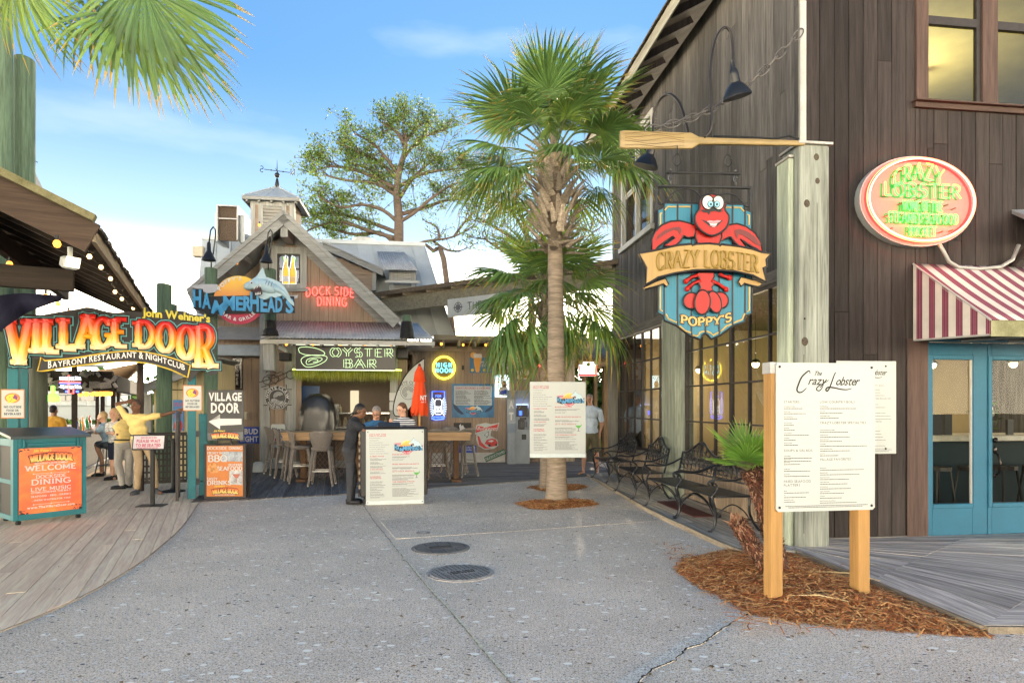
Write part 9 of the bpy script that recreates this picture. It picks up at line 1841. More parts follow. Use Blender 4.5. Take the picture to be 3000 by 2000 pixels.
# palms, pines
def leafmat(name,col,tcol,rough=.55,var=.25,tr=.22):
 m,t,b,L,N=nodes(name);tc=N('ShaderNodeTexCoord');n=N('ShaderNodeTexNoise');n.inputs['Scale'].default_value=2.5;L(tc.outputs['Object'],n.inputs[0])
 r=N('ShaderNodeValToRGB');r.color_ramp.elements[0].position=.35;r.color_ramp.elements[1].position=.65;r.color_ramp.elements[0].color=(*[c*(1-var)for c in col],1);r.color_ramp.elements[1].color=(*[c*(1+var*1.5)for c in col],1);L(n.outputs[0],r.inputs[0]);L(r.outputs[0],b.inputs['Base Color']);b.inputs['Roughness'].default_value=rough
 tl=N('ShaderNodeBsdfTranslucent');tl.inputs[0].default_value=(*tcol,1);mx=N('ShaderNodeMixShader');mx.inputs[0].default_value=tr;L(b.outputs[0],mx.inputs[1]);L(tl.outputs[0],mx.inputs[2]);L(mx.outputs[0],t.nodes['Material Output'].inputs[0]);MATS[name]=m;return m
palm_m=[leafmat('palm_leaf',(.10,.19,.05),(.34,.44,.05)),leafmat('palm_leaf_dark',(.065,.14,.045),(.28,.38,.04)),leafmat('palm_tip',(.22,.17,.045),(.75,.50,.06),.6)]
pet_m=pm('petiole',(.20,.23,.08),.5,.2,4,.05)
def fan_leaf(rr,Lp=.95,Lb=.85,nl=38,span=128,droop=.35,pdroop=.25,wid=1.0,tip=True,fold=.35):
 mb=MB();mb.mi=3
 pts=[(Lp*u,0,-pdroop*(u**2)*Lp)for u in[k/7 for k in range(8)]];mb.tube(pts,[.024-.013*k/7 for k in range(8)],5,flat=.6)
 hx,hz=pts[-1][0],pts[-1][2];sl0=-2*pdroop*.9
 for i in range(nl):
  u=i/(nl-1)*2-1;a=R(u*span+rr.uniform(-1.5,1.5));l=Lb*(1.0-.30*abs(u)**1.5)*rr.uniform(.9,1.08);da=R(2*span/nl)
  hb=.16*Lb*(1-abs(u));px,py=math.cos(a),math.sin(a);nx,ny=-py,px;ns=6;L_,Rr_,C_=[],[],[];dr=droop*rr.uniform(.6,1.5);tw=rr.uniform(-.35,.35)
  for s_ in range(ns+1):
   v_=s_/ns;r=l*v_;w=min(r*da*.5*1.02+.002,.022*wid*(Lb/.85))if v_<.5 else .022*wid*(Lb/.85)*(1-((v_-.5)/.5)**1.3)+.0008
   z=hz+sl0*(hb+r*px)*.55+fold*.35*abs(math.sin(a))*r*(1-v_*.8)-dr*l*v_**2.6
   rx=r*(1-.25*dr*v_**2);x=hx+hb+rx*px;y=rx*py;kz=.45*w
   L_.append((x+nx*w,y+ny*w,z+kz+tw*w*v_));Rr_.append((x-nx*w,y-ny*w,z+kz-tw*w*v_));C_.append((x,y,z))
  base=L_+C_+Rr_;n1=ns+1
  for s_ in range(ns):
   mb.mi=2 if(tip and s_>=ns-1 and rr.random()<.7)else(1 if i%3==0 else 0)
   mb.add([base[s_],base[s_+1],base[n1+s_+1],base[n1+s_]],[(0,1,2,3)]);mb.add([base[n1+s_],base[n1+s_+1],base[2*n1+s_+1],base[2*n1+s_]],[(0,1,2,3)])
 return mb
boot_m=pm('palm_boot',(.42,.35,.27),.85,.35,6,.3,(3,3,10),rnd=.35)
trunk_m=pm('palm_trunk_bark',(.34,.27,.20),.9,.3,2.2,.5,(1.2,1.2,9),dirt=.5,dirtcol=(.10,.08,.06),fine=9)
def boot_mesh():
 mb=MB();n=6;vs=[]
 for k in range(n+1):
  u=k/n;w=.045*(1-u)+.028;o=.015+.19*u**1.2;z=.34*u
  vs+=[(o,-w,z),(o+.030*(1-u*.5),0,z+.006),(o,w,z)]
 fs=[]
 for k in range(n):a=k*3;fs+=[(a,a+1,a+4,a+3),(a+1,a+2,a+5,a+4),(a+2,a,a+3,a+5)]
 fs.append((n*3,n*3+1,n*3+2));mb.add(vs,fs);return mb.mesh('boot',boot_m)
def palm(label,x,y,zc,r0,r1,fronds,zboot,rboot,nboot,variants,seedn,lean=(0,0),scale=1,bent=1.0,els=(82,-42),group=None,name='palm_tree'):
 rr=random.Random(seedn);t=T(name,label,'palm tree',(x,y,0),0,group)
 mb=MB();n=26;pts=[];rad=[];N_=46
 for k in range(N_+1):u=k/N_;z=zc*u*.98-.03;pts.append((lean[0]*u**1.4,lean[1]*u,z));rad.append((r0+(r1-r0)*min(1,u*1.25))*(1+(.035 if k%2 else 0)*rr.uniform(.3,1))+(r0*.22*max(0,1-u*11)))
 mb.tube(pts,rad,n);mb.build('trunk',trunk_m,t,True)
 bm=boot_mesh()
 for k in range(nboot):
  u=k/max(1,nboot-1);z=zboot+(zc-zboot)*u;a=k*2.39996+rr.uniform(-.2,.2);rb=rboot*(.72+.5*math.sin(math.pi*min(1,u*1.05+.05))**.8)-.12;ux=z/zc
  o=link('boot',bm,t,(lean[0]*ux**1.4+math.cos(a)*rb,lean[1]*ux+math.sin(a)*rb,z-.12));o.rotation_euler=(rr.uniform(-.35,.35),rr.uniform(-.05,.45)+(.7 if u<.12 and rr.random()<.5 else 0),a);s_=rr.uniform(.8,1.15);o.scale=(s_,s_,s_*rr.uniform(.7,1.1))
 for k in range(fronds):
  u=(k+.5)/fronds;el=els[0]+(els[1]-els[0])*u**.85+rr.uniform(-8,8);az=k*2.39996*1.0+rr.uniform(-.3,.3);me=variants[min(len(variants)-1,int(u*len(variants)))]if rr.random()<.8 else rr.choice(variants)
  o=link('frond',me,t,(lean[0],lean[1],zc-.05-.25*u));o.rotation_euler=(rr.uniform(-.5,.5),-R(el),az);s_=scale*rr.uniform(.85,1.08);o.scale=(s_,)*3
 return t
rr=random.Random(21);pm_all=palm_m+[pet_m]
V_=[fan_leaf(rr,1.0,.95,42,118,.08,.10,wid=.8).mesh('frond',pm_all),fan_leaf(rr,1.0,.95,44,124,.22,.18,wid=.8).mesh('frond',pm_all),fan_leaf(rr,1.05,.92,46,126,.38,.26,wid=.8).mesh('frond',pm_all),fan_leaf(rr,1.05,.9,44,124,.60,.34,wid=.8).mesh('frond',pm_all)]
pb_=G(1632,1472);palm('tall sabal palm with a boot covered upper trunk, standing in the near pine straw square',pb_.x,11.0,5.95,.165,.12,42,4.35,.34,130,V_,5,lean=(-.04,0),scale=1.0,els=(86,-2))
Vs=[fan_leaf(rr,.75,.80,34,120,.2,.25).mesh('frond',pm_all),fan_leaf(rr,.8,.85,36,124,.5,.35).mesh('frond',pm_all),fan_leaf(rr,.85,.85,36,124,.9,.45).mesh('frond',pm_all)]
palm('shorter palm behind the tall one with low drooping green fronds',.66,12.75,4.0,.115,.10,34,3.3,.2,26,Vs,9,scale=1.04,els=(76,-26))
# palm whose fronds hang into the top left corner
tl=T('palm_tree','palm off the left edge whose fronds hang into the top left corner of the view','palm tree',(-4.75,5.3,0));mb=MB();mb.tube([(0,0,0),(.02,0,2.5),(.1,0,5.2)],[.2,.17,.15],20);mb.build('trunk',trunk_m,tl,True);bm=boot_mesh()
for k in range(24):a=k*2.4;o=link('boot',bm,tl,(.1+math.cos(a)*.08,math.sin(a)*.08,4.2+k*.04));o.rotation_euler=(0,.2,a)
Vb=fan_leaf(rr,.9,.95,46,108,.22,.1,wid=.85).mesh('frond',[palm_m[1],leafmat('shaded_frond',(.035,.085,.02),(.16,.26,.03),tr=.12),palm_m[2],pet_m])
def aim(o,d,up):d=V(d).normalized();u=V(up);y=u.cross(d).normalized();z=d.cross(y);o.rotation_euler=MX((d,y,z)).transposed().to_euler()
hub=D(385,-95,5.2)-V((-4.75,5.3,0));dirv=V((.50,-.05,-.86));o=link('frond',Vb,tl,hub-dirv.normalized()*.9);aim(o,dirv,(.1,-1,.1));o=link('frond',V_[1],tl,hub-V((.75,.3,-.1))-V((.3,0,0)));aim(o,(.75,.3,-.22),(.2,-.9,.5))
hub2=D(-10,-120,5.0)-V((-4.75,5.3,0));d2=V((.15,0,-1));o=link('frond',V_[2],tl,hub2-d2*.9);aim(o,d2,(0,-1,0));o.scale=(.75,)*3
for k in range(12):a=k*.55;o=link('frond',V_[k%3],tl,(.1,0,5.3));o.rotation_euler=(0,-R(60-4*k)if k%2 else-R(35),a+1.2)
# little leaning palm at the menu board
sp=T('small_leaning_palm','small shaggy palm with one bright green tuft leaning behind the left menu post','palm tree',(0,0,0));Yp=6.15;shag=[pm('shag_a',(.22,.085,.05),.9,.3,12,.3),pm('shag_b',(.42,.25,.16),.9,.3,12,.3),pm('shag_c',(.10,.05,.035),.9,.3,12,.3)]
def shaggy(name,pts,r,n,seedn,root,cut=False):
 rr=random.Random(seedn);P=smooth_curve(pts,4);mb=MB();mb.mi=2;mb.tube(P,[r*(1-.15*i/len(P))*(1+.1*rr.uniform(-1,1))for i in range(len(P))],12)
 for k in range(n):
  i=rr.randrange(len(P)-1);a_,b_=V(P[i]),V(P[i+1]);p=a_+(b_-a_)*rr.random();ax=(b_-a_).normalized();th=rr.uniform(0,6.283);u=ax.orthogonal().normalized();w_=ax.cross(u);rad=u*math.cos(th)+w_*math.sin(th);tan=ax.cross(rad)
  L_=rr.uniform(.03,.10);wd=rr.uniform(.004,.014);q0=p+rad*r*.9;q1=q0+rad*rr.uniform(.01,.035)+ax*L_*rr.uniform(-.9,.7)+tan*rr.uniform(-.03,.03);mb.mi=rr.choice((0,0,1,2));mb.add([q0-tan*wd,q0+tan*wd,q1+tan*wd*.3,q1-tan*wd*.3],[(0,1,2,3)])
 if cut:
  p=V(P[-1])
  for k in range(90):d=V((rr.gauss(-.02,.035),rr.gauss(0,.03),rr.uniform(.01,.10)));mb.mi=rr.choice((0,1,1));mb.add([p+V((rr.gauss(0,.03),rr.gauss(0,.03),-.03)),p+V((rr.gauss(0,.03),rr.gauss(0,.03),-.03)),p+d],[(0,1,2)])
 return mb.build(name,shag,root)
dp=lambda px,py,dy=0:tuple(D(px,py,Yp+dy))
shaggy('trunk',[dp(2290,1700),dp(2272,1610),dp(2248,1520),dp(2222,1430),dp(2196,1375)],.085,1500,3,sp)
st2=T('cut_palm_stub','shaggy sawn palm stub leaning left beside the small palm','palm stub',(0,0,0));shaggy('trunk',[dp(2290,1720,-.1),dp(2252,1660,-.1),dp(2215,1610,-.1),dp(2180,1560,-.1),dp(2163,1530,-.1)],.075,1300,4,st2,True)
brt=[leafmat('bright_leaf',(.10,.22,.035),(.40,.65,.05),tr=.3),leafmat('bright_leaf2',(.14,.28,.05),(.45,.7,.06),tr=.3),leafmat('bright_tip',(.35,.38,.10),(.6,.6,.1)),pet_m]
for k,(az,el,s_)in enumerate(((165,55,1.0),(100,75,.95),(20,50,1.0),(-35,38,.9),(200,22,.9),(-80,58,.9),(250,40,.95),(60,30,.8),(-10,75,.85))):
 mb=fan_leaf(rr,.14,.36,30,100,.06,.1,wid=1.15,fold=.1);o=mb.build('frond',brt,sp,loc=V(dp(2190,1372)));o.rotation_euler=(rr.uniform(-.3,.3),-R(el),R(az));o.scale=(s_,)*3
# pines behind the roofs
bark=pm('pine_bark',(.13,.10,.08),.9,.3,3,.3,(1,1,4));need=[leafmat('pine_a',(.05,.10,.02),(.20,.32,.03),.6,tr=.3),leafmat('pine_b',(.09,.14,.025),(.34,.42,.04),.6,tr=.35),leafmat('pine_c',(.03,.05,.015),(.16,.2,.02),.6,tr=.2)]
def big_tree(label,trunk,limbs,Y,rt,seedn,nsub,clumpn,cs,dens=1.0,spread=1.0):
 rr=random.Random(seedn);t=T('pine_tree',label,'tree',(0,0,0),0,None);DD=lambda p,dy=0:D(p[0],p[1],Y+dy);mb=MB()
 tp=smooth_curve([tuple(DD(p))for p in trunk],3);mb.tube(tp,[rt*(1-.72*i/len(tp))for i in range(len(tp))],10);mb.build('trunk',bark,t,True);mb=MB();tips=[]
 for L_ in limbs:
  dy=rr.uniform(-2.5,2.5);n=len(L_);P=smooth_curve([tuple(DD(p,dy*i/max(1,n-1)))for i,p in enumerate(L_)],3);r0=rt*.36;m=len(P)
  mb.tube(P,[r0*(1-.85*i/m)+.015 for i in range(m)],6)
  for k in range(nsub):
   i=rr.randrange(max(1,m//4),m);p=V(P[i]);d=(V(P[min(m-1,i+1)])-V(P[i-1])).normalized();d=(d*.7+V((rr.gauss(0,.7),rr.gauss(0,.7),rr.gauss(.25,.45)))).normalized();l=rr.uniform(.5,1.7)*spread;q=p+d*l*.5+V((0,0,rr.uniform(-.05,.1)));e=q+(d+V((0,0,.35))).normalized()*l*.5;mb.tube([p,q,e],[.022,.014,.007],4)
   for _ in range(4):f=q+(e-q)*rr.random();g_=f+V((rr.gauss(0,.35),rr.gauss(0,.35),rr.gauss(.12,.25)))*spread;mb.tube([f,g_],[.014,.006],3);tips.append(g_)
   tips+=[e,q+(e-q)*.5]
 mb.build('branches',bark,t,True);mb=MB()
 for p in tips:
  if rr.random()>dens:continue
  for k in range(clumpn):
   c_=p+V((rr.gauss(0,cs),rr.gauss(0,cs),rr.gauss(0,cs*.75)));d=V((rr.gauss(0,1),rr.gauss(0,1),rr.gauss(.5,.8))).normalized()*rr.uniform(.08,.17);s_=d.orthogonal().normalized()*rr.uniform(.018,.04);mb.mi=rr.choice((0,0,1,2));mb.add([c_-s_,c_+s_,c_+d+s_*.6,c_+d-s_*.6],[(0,1,2,3)])
 mb.build('crown',need,t);return t
c4b=lambda*q:[(500+x/2.412,450+y/2.412)for x,y in q]
big_tree('large open crowned pine rising behind the metal roof',[(1168,1150)]+c4b((1612,660),(1612,450),(1600,300),(1610,150),(1640,40),(1660,-60),(1650,-160)),[c4b((1600,480),(1500,400),(1350,360),(1200,380),(1040,300)),c4b((1620,480),(1720,420),(1850,310),(1990,220),(2080,200)),c4b((1600,320),(1520,200),(1400,110),(1250,60)),c4b((1620,310),(1700,190),(1800,90),(1900,10)),c4b((1600,600),(1400,545),(1200,480),(1020,520),(930,570)),c4b((1600,250),(1350,130),(1150,90),(1060,110)),c4b((1590,640),(1480,560),(1300,570),(1130,530),(960,480)),c4b((1600,560),(1450,500),(1250,440),(1080,420),(960,430)),c4b((1610,150),(1520,30),(1430,-70),(1300,-140)),c4b((1640,40),(1720,-60),(1820,-130),(1920,-160)),c4b((1650,-60),(1600,-150),(1500,-210)),c4b((1655,-80),(1740,-180),(1800,-220)),c4b((1600,300),(1450,210),(1250,190),(1080,150)),c4b((1610,200),(1480,60),(1280,-30),(1180,-80)),c4b((1620,430),(1800,380),(1950,330),(2080,320)),c4b((1620,230),(1760,150),(1900,120),(2020,110))],32,.27,3,15,22,.17,.62)
big_tree('dead limbed low branch tree right of the pine with sparse leaf tufts',[(1345,1150),(1300,760),(1270,735),(1245,715)],[c4b((1660,665),(1800,620),(1950,600),(2060,560),(2150,500)),c4b((1850,615),(1950,680),(2040,690)),c4b((1900,605),(1880,520),(1800,480)),c4b((2000,590),(2080,480),(2160,400))],30,.16,8,5,4,.10,.35,.6)
big_tree('small leafy tree behind the two palms with sparse yellow green tufts',[(1560,1150),(1555,800),(1545,690),(1530,640)],[[(1550,760),(1500,700),(1440,660),(1400,640)],[(1545,700),(1500,620),(1450,590),(1430,600)],[(1545,680),(1580,610),(1600,560)],[(1550,730),(1620,680),(1700,670),(1735,680)],[(1540,660),(1510,600),(1520,560)],[(1550,780),(1480,740),(1420,700)],[(1550,740),(1640,640),(1700,640)]],26,.16,12,12,7,.14,.8,.75)
gs=T('sun_screen_shrubs','dense green shrubs beyond the sunlit passage','shrubs',(0,0,0));mb=leafmass('g',15000,lambda r:((r.uniform(.5,9),27+r.gauss(0,.9),min(4.6,abs(r.gauss(0,2.2)))),None),.17,lf_mats,8);mb.build('foliage',lf_mats,gs)  # leaf screen added to break up the low sun entering the passage
# people
def remeshed(mb,name,mats,parent,voxel,smooth=4,noise_amt=0,nscale=6):
 me=mb.mesh(name,mats);o=bpy.data.objects.new('tmp',me);COL.objects.link(o);m=o.modifiers.new('r','REMESH');m.mode='VOXEL';m.voxel_size=voxel;m.use_smooth_shade=True;s=o.modifiers.new('s','SMOOTH');s.iterations=smooth;s.factor=.5
 dg=bpy.context.evaluated_depsgraph_get();e=o.evaluated_get(dg);nm=bpy.data.meshes.new_from_object(e,depsgraph=dg);bpy.data.objects.remove(o)
 nm.name=name
 if not nm.materials:nm.materials.append(mats)
 if noise_amt:
  for v in nm.vertices:d=noise.noise(V(v.co)*nscale*V((1,1,.6))if False else V((v.co.x*nscale,v.co.y*nscale,v.co.z*nscale*.55)))+.5*noise.noise(v.co*nscale*2.3);v.co+=v.normal*d*noise_amt
 nm.shade_smooth();return link(name,nm,parent)
def cap(mb,a,b,ra,rb,n=12):
 a,b=V(a),V(b);d=(b-a);L_=d.length or 1e-4;d.normalize();P=[a-d*ra*.95,a-d*ra*.7,a-d*ra*.3,a,a+(b-a)*.5,b,b+d*rb*.3,b+d*rb*.7,b+d*rb*.95];rr_=[ra*.3,ra*.72,ra*.95,ra,(ra+rb)/2,rb,rb*.95,rb*.72,rb*.3];mb.tube(P,rr_,n)
SK={'dark':(.14,.065,.035),'brown':(.24,.12,.07),'light':(.55,.31,.21),'tan':(.42,.22,.14)}
def person(label,Y,J,yaw,skin,shirt,pants,shoe,hair,hs=1.0,look=None,sleeve='short',shorts=False,hairstyle='short',bare_feet=False,build=1.0,voxel=.0135,collar=False,group=None,beltmat=None,female=False,zmin=.012):
 """J: joints as (px, py, dy); yaw = the way the chest faces (degrees, 0 = to the camera, 90 = to the right of the photo)"""
 W_={k:D(v[0],v[1],Y+(v[2]if len(v)>2 else 0))for k,v in J.items()}
 root=W_['anL'].lerp(W_['anR'],.5)if 'anL' in W_ else W_['hip'].copy();root=V((root.x,root.y,zmin));t=T('person',label,'person',root,0,group);P={k:v-root for k,v in W_.items()}
 y_=R(yaw);f=V((math.sin(y_),-math.cos(y_),0));lk=R(look[0]if look else yaw);pitch=R(look[1]if look else 0);hf=V((math.sin(lk)*math.cos(pitch),-math.cos(lk)*math.cos(pitch),math.sin(pitch)));side=V((math.cos(y_),math.sin(y_),0))
 skm=pm('skin_'+skin,SK[skin],.5,.08,5,.02,sub=.05);mb=MB();bld_=build
# head frame
 hz=hf;hx=V((0,0,1)).cross(hz).normalized()*-1;hu=hx.cross(hz).normalized();
 if hu.z<0:hu=-hu
 HR=MX((hx,-hz,hu)).transposed();h=P['head'];k=hs
 def hp(x,y,z):return h+HR@V((x*k,y*k,z*k))
 mb.sph(hp(0,.012,.025),(.073*k,.092*k,.095*k),20,14,HR);mb.sph(hp(0,-.022,-.05),(.056*k,.062*k,.068*k),16,10,HR);mb.sph(hp(0,-.062,-.085),(.026*k,.022*k,.022*k),10,8,HR)
 cap(mb,hp(0,-.088,.018),hp(0,-.106,-.022),.010*k,.016*k,8);mb.sph(hp(.014,-.098,-.028),(.011*k,.011*k,.009*k),8,6);mb.sph(hp(-.014,-.098,-.028),(.011*k,.011*k,.009*k),8,6)
 mb.sph(hp(0,-.086,.034),(.045*k,.012*k,.010*k),10,6,HR);mb.sph(hp(0,-.088,-.052),(.026*k,.010*k,.012*k),10,6,HR);[mb.sph(hp(s_*.042,-.066,-.02),(.022*k,.018*k,.02*k),8,6,HR)for s_ in(-1,1)]
 [mb.sph(hp(s_*.076,.008,-.005),(.011*k,.020*k,.032*k),8,8,HR)for s_ in(-1,1)]
 nk=P['neck'];cap(mb,hp(0,.018,-.04),nk,.052*k,.060*bld_)
 ch=nk.lerp(P['hip'],.32);
 for s_,sh,el,ha in(('L','shL','elL','haL'),('R','shR','elR','haR')):
  cap(mb,nk.lerp(P['hip'],.08),P[sh],.040,.042*bld_);cap(mb,P[sh],P[el],.046*bld_,.037*bld_);cap(mb,P[el],P[ha].lerp(P[el],.12),.036*bld_,.026)
  d=(P[ha]-P[el]).normalized();pn=d.cross(f).normalized()if abs(d.dot(f))<.95 else V((0,0,1));th_=d.cross(pn).normalized();wr=P[ha]-d*.03
  mb.sph(wr+d*.045,(.042,.018,.050),10,8,MX((pn,th_,d)).transposed())
  for q in range(4):
   b0_=wr+d*.075+pn*(.028-.0187*q);Lf=(.068,.076,.072,.056)[q];m1=b0_+d*Lf*.55+th_*.012;cap(mb,b0_-d*.02,m1,.0105,.010,8);cap(mb,m1,m1+d*Lf*.4+th_*.028,.010,.0085,8)
  tb0=wr+d*.03+pn*.036;m1=tb0+d*.030+pn*.026;cap(mb,tb0-pn*.01,m1,.013,.011,8);cap(mb,m1,m1+d*.032+th_*.008,.011,.0095,8)
 cap(mb,nk.lerp(P['hip'],.15),P['hip'],.062*bld_,.07*bld_)
 if 'knL' in P:
  for s_ in 'LR':
   hj=P['hip']+side*(.085 if s_=='R' else-.085)*(1);kn,an=P['kn'+s_],P['an'+s_];cap(mb,hj,kn,.078*bld_,.052*bld_);cap(mb,kn,kn.lerp(an,.35),.050*bld_,.054*bld_);cap(mb,kn.lerp(an,.35),an,.052*bld_,.034)
   if bare_feet or True:
    toe=P.get('to'+s_,an+f*.16);toe=V((toe.x,toe.y,max(.03,.03)));heel=V((an.x,an.y,.035))-(toe-an).normalized()*.02;cap(mb,an,heel,.034,.034);cap(mb,heel,V((toe.x,toe.y,.028)),.034,.028)
 remeshed(mb,'body',skm,t,voxel,3)
# eyes, brows, mouth
 mb=MB();[mb.sph(hp(s_*.032,-.083,.012),(.012*k,.007*k,.006*k),8,6,HR)for s_ in(-1,1)];mb.build('eye',flat('eye_dark',(.03,.02,.015),.2),t,True)
 mb=MB();[mb.sph(hp(s_*.032,-.088,.030),(.020*k,.006*k,.0045*k),8,6,HR)for s_ in(-1,1)];mb.build('eyebrow',hair if hair else flat('brow_dark',(.03,.02,.015),.6),t,True)
 mb=MB();mb.sph(hp(0,-.0945,-.055),(.023*k,.006*k,.005*k),10,6,HR);mb.build('mouth',flat('lip_'+skin,tuple(c*m_ for c,m_ in zip(SK[skin],(.9,.5,.5))),.4),t,True)
 if hair and hairstyle!='bald':
  mb=MB();mb.sph(hp(0,.024,.045),(.080*k,.092*k,.088*k),18,12,HR)
  if hairstyle in('long','dread','pony'):mb.sph(hp(0,.05,-.0),(.078*k,.070*k,.09*k),14,10,HR)
  if hairstyle=='pony':cap(mb,hp(0,.09,.03),hp(0.01,.11,-.08),.035,.028);cap(mb,hp(0.01,.11,-.08),hp(.02,.10,-.2),.028,.012)
  if hairstyle=='long':[cap(mb,hp(s_*.06,.03,0),hp(s_*.065,.03,-.10),.035,.028)for s_ in(-1,1)]
  if hairstyle=='dread':
   rq=random.Random(1);[cap(mb,hp(rq.uniform(-.05,.05),.07,.05-.02*q),hp(rq.uniform(-.07,.07),.11+rq.uniform(0,.05),-.10-rq.uniform(0,.10)),.014,.011,6)for q in range(8)]
  if hairstyle=='short':mb.sph(hp(0,.055,.0),(.072*k,.05*k,.06*k),14,10,HR)
# keep the face free
  vs=[];o=remeshed(mb,'hair',hair,t,.009,2,.004,40);me=o.data;bmh=bmesh.new();bmh.from_mesh(me);inv=HR.transposed();kill=[]
  for v in bmh.verts:
   q=inv@(v.co-h)
   if q.y<-.045*k and q.z<(.072*k)and abs(q.x)<.075*k:kill.append(v)
  bmesh.ops.delete(bmh,geom=kill,context='VERTS');bmh.to_mesh(me);bmh.free()
# shirt
 mb=MB();b_=bld_;SR=MX((side,-f,V((0,0,1)))).transposed();up_ax=(nk-P['hip']).normalized();xr=side-up_ax*side.dot(up_ax);xr.normalize();TR=MX((xr,up_ax.cross(xr).normalized(),up_ax)).transposed()
 tl_=(nk-P['hip']).length;c1=P['hip'].lerp(nk,.74);c2=P['hip'].lerp(nk,.42);c3=P['hip'].lerp(nk,.12)
 mb.sph(c1,(.175*b_,.115*b_,tl_*.24),18,12,TR);mb.sph(c2,((.150 if female else .165)*b_,.118*b_,tl_*.28),18,12,TR);mb.sph(c3,(.165*b_,.122*b_,tl_*.22),18,12,TR)
 if female:[mb.sph(c1+f*.085+xr*s_*.065-up_ax*.03,(.062,.055,.062),10,8)for s_ in(-1,1)]
 cap(mb,nk-up_ax*.05,nk-up_ax*.02,.085*b_,.068*b_)
 for sh,el,ha in(('shL','elL','haL'),('shR','elR','haR')):
  cap(mb,nk.lerp(P[sh],.3)-up_ax*.03,P[sh]-up_ax*.015,.072*b_,.066*b_);e={'short':.72,'long':1,'three':1}[sleeve];cap(mb,P[sh]-up_ax*.01,P[sh].lerp(P[el],e),.064*b_,.057*b_)
  if sleeve=='long':cap(mb,P[el],P[ha].lerp(P[el],.15),.056*b_,.040*b_)
  if sleeve=='three':cap(mb,P[el],P[ha].lerp(P[el],.5),.052*b_,.045*b_)
 o=remeshed(mb,'shirt',shirt,t,.013,4,.011,11)
 if collar:mb=MB();mb.tube([nk+SR@V((.072*math.cos(a*.42),.066*math.sin(a*.42),.015+.012*math.sin(a*.42)))for a in range(15)],.014,6,closed=True,flat=.5);mb.build('collar',shirt,t,True)
 if 'knL' in P and pants:
  mb=MB();mb.sph(P['hip']-V((0,0,.01)),(.170*b_,.125*b_,.12),16,10,SR)
  for s_ in 'LR':
   hj=P['hip']+side*(.085 if s_=='R' else-.085);kn,an=P['kn'+s_],P['an'+s_]
   if shorts:cap(mb,hj,hj.lerp(kn,.85),.098*b_,.085*b_)
   else:cap(mb,hj,kn,.096*b_,.066*b_);cap(mb,kn,an+V((0,0,.03)),.066*b_,.052*b_)
  remeshed(mb,'shorts' if shorts else 'trousers',pants,t,.013,4,.011,10)
  if beltmat:mb=MB();mb.tube([P['hip']+V((0,0,.085))+SR@V((.168*b_*math.cos(a*.35),.125*b_*math.sin(a*.35),0))for a in range(18)],.016,6,closed=True);mb.build('belt',beltmat,t,True)
  for s_ in 'LR':
   an=P['an'+s_];toe=P.get('to'+s_,an+f*.17);d=V((toe.x-an.x,toe.y-an.y,0));d=d.normalized()if d.length>.02 else f;a0=V((an.x,an.y,0));sidev=V((-d.y,d.x,0));mb=MB()
   z0=.0
   if shoe=='flip':
    mb.sph(a0+d*.07+V((0,0,.012)),(.045,.135,.012),14,6,MX((sidev,d,V((0,0,1)))).transposed());mb.build('sandal',black_pr,t,True)
   else:
    mb.sph(a0+d*.085+V((0,0,.038)),(.048,.115,.040),14,8,MX((sidev,d,V((0,0,1)))).transposed());mb.sph(a0-d*.01+V((0,0,.055)),(.044,.060,.052),12,8,MX((sidev,d,V((0,0,1)))).transposed());mb.slab([tuple((a0+d*(.07+.135*math.cos(a))+sidev*(.05*math.sin(a)))[:2])for a in[k*math.pi/8 for k in range(16)]],.0,.022);mb.build('shoe',shoe,t,True)
 return t,P,hp
cl=lambda n,c,r=.85:pm('cloth_'+n,c,r,.10,9,.08)
yel_c=cl('yellow',(.68,.52,.20));khaki=cl('khaki',(.42,.31,.19));greyp=cl('grey',(.36,.34,.31));blackc=cl('black',(.025,.027,.032));jeans=cl('charcoal',(.04,.042,.048));denim=cl('denim',(.03,.10,.20));lblue=cl('light_blue',(.34,.47,.60));polo=cl('polo_blue',(.42,.50,.60));olive=cl('olive',(.13,.115,.07));pat=pm('cloth_pattern',(.62,.60,.55),.8,.5,26,.05)
shoe_g=flat('shoe_grey',(.10,.11,.12),.6);shoe_b=flat('shoe_black',(.015,.015,.016),.35)
hb_=pm('hair_black',(.012,.010,.009),.5,.3,40,.3);hbl=pm('hair_blond',(.45,.30,.14),.5,.3,40,.3);hgr=pm('hair_grey',(.22,.19,.17),.6,.3,40,.3);hbr=pm('hair_brown',(.10,.045,.02),.5,.3,40,.3);hth=pm('hair_thin',(.05,.035,.03),.7,.2,40,.1)
stripe=nodes('cloth_stripe');m,t_,b,L,N=stripe;tcq=N('ShaderNodeTexCoord');sq=N('ShaderNodeSeparateXYZ');L(tcq.outputs['Object'],sq.inputs[0]);mq=N('ShaderNodeMath');mq.operation='MULTIPLY';mq.inputs[1].default_value=27;L(sq.outputs[2],mq.inputs[0]);fq=N('ShaderNodeMath');fq.operation='FRACT';L(mq.outputs[0],fq.inputs[0]);gq=N('ShaderNodeMath');gq.operation='GREATER_THAN';gq.inputs[1].default_value=.52;L(fq.outputs[0],gq.inputs[0]);xq=N('ShaderNodeMix');xq.data_type='RGBA';xq.inputs[6].default_value=(.015,.02,.045,1);xq.inputs[7].default_value=(.70,.70,.68,1);L(gq.outputs[0],xq.inputs[0]);L(xq.outputs[2],b.inputs['Base Color']);b.inputs['Roughness'].default_value=.85;stripe=m
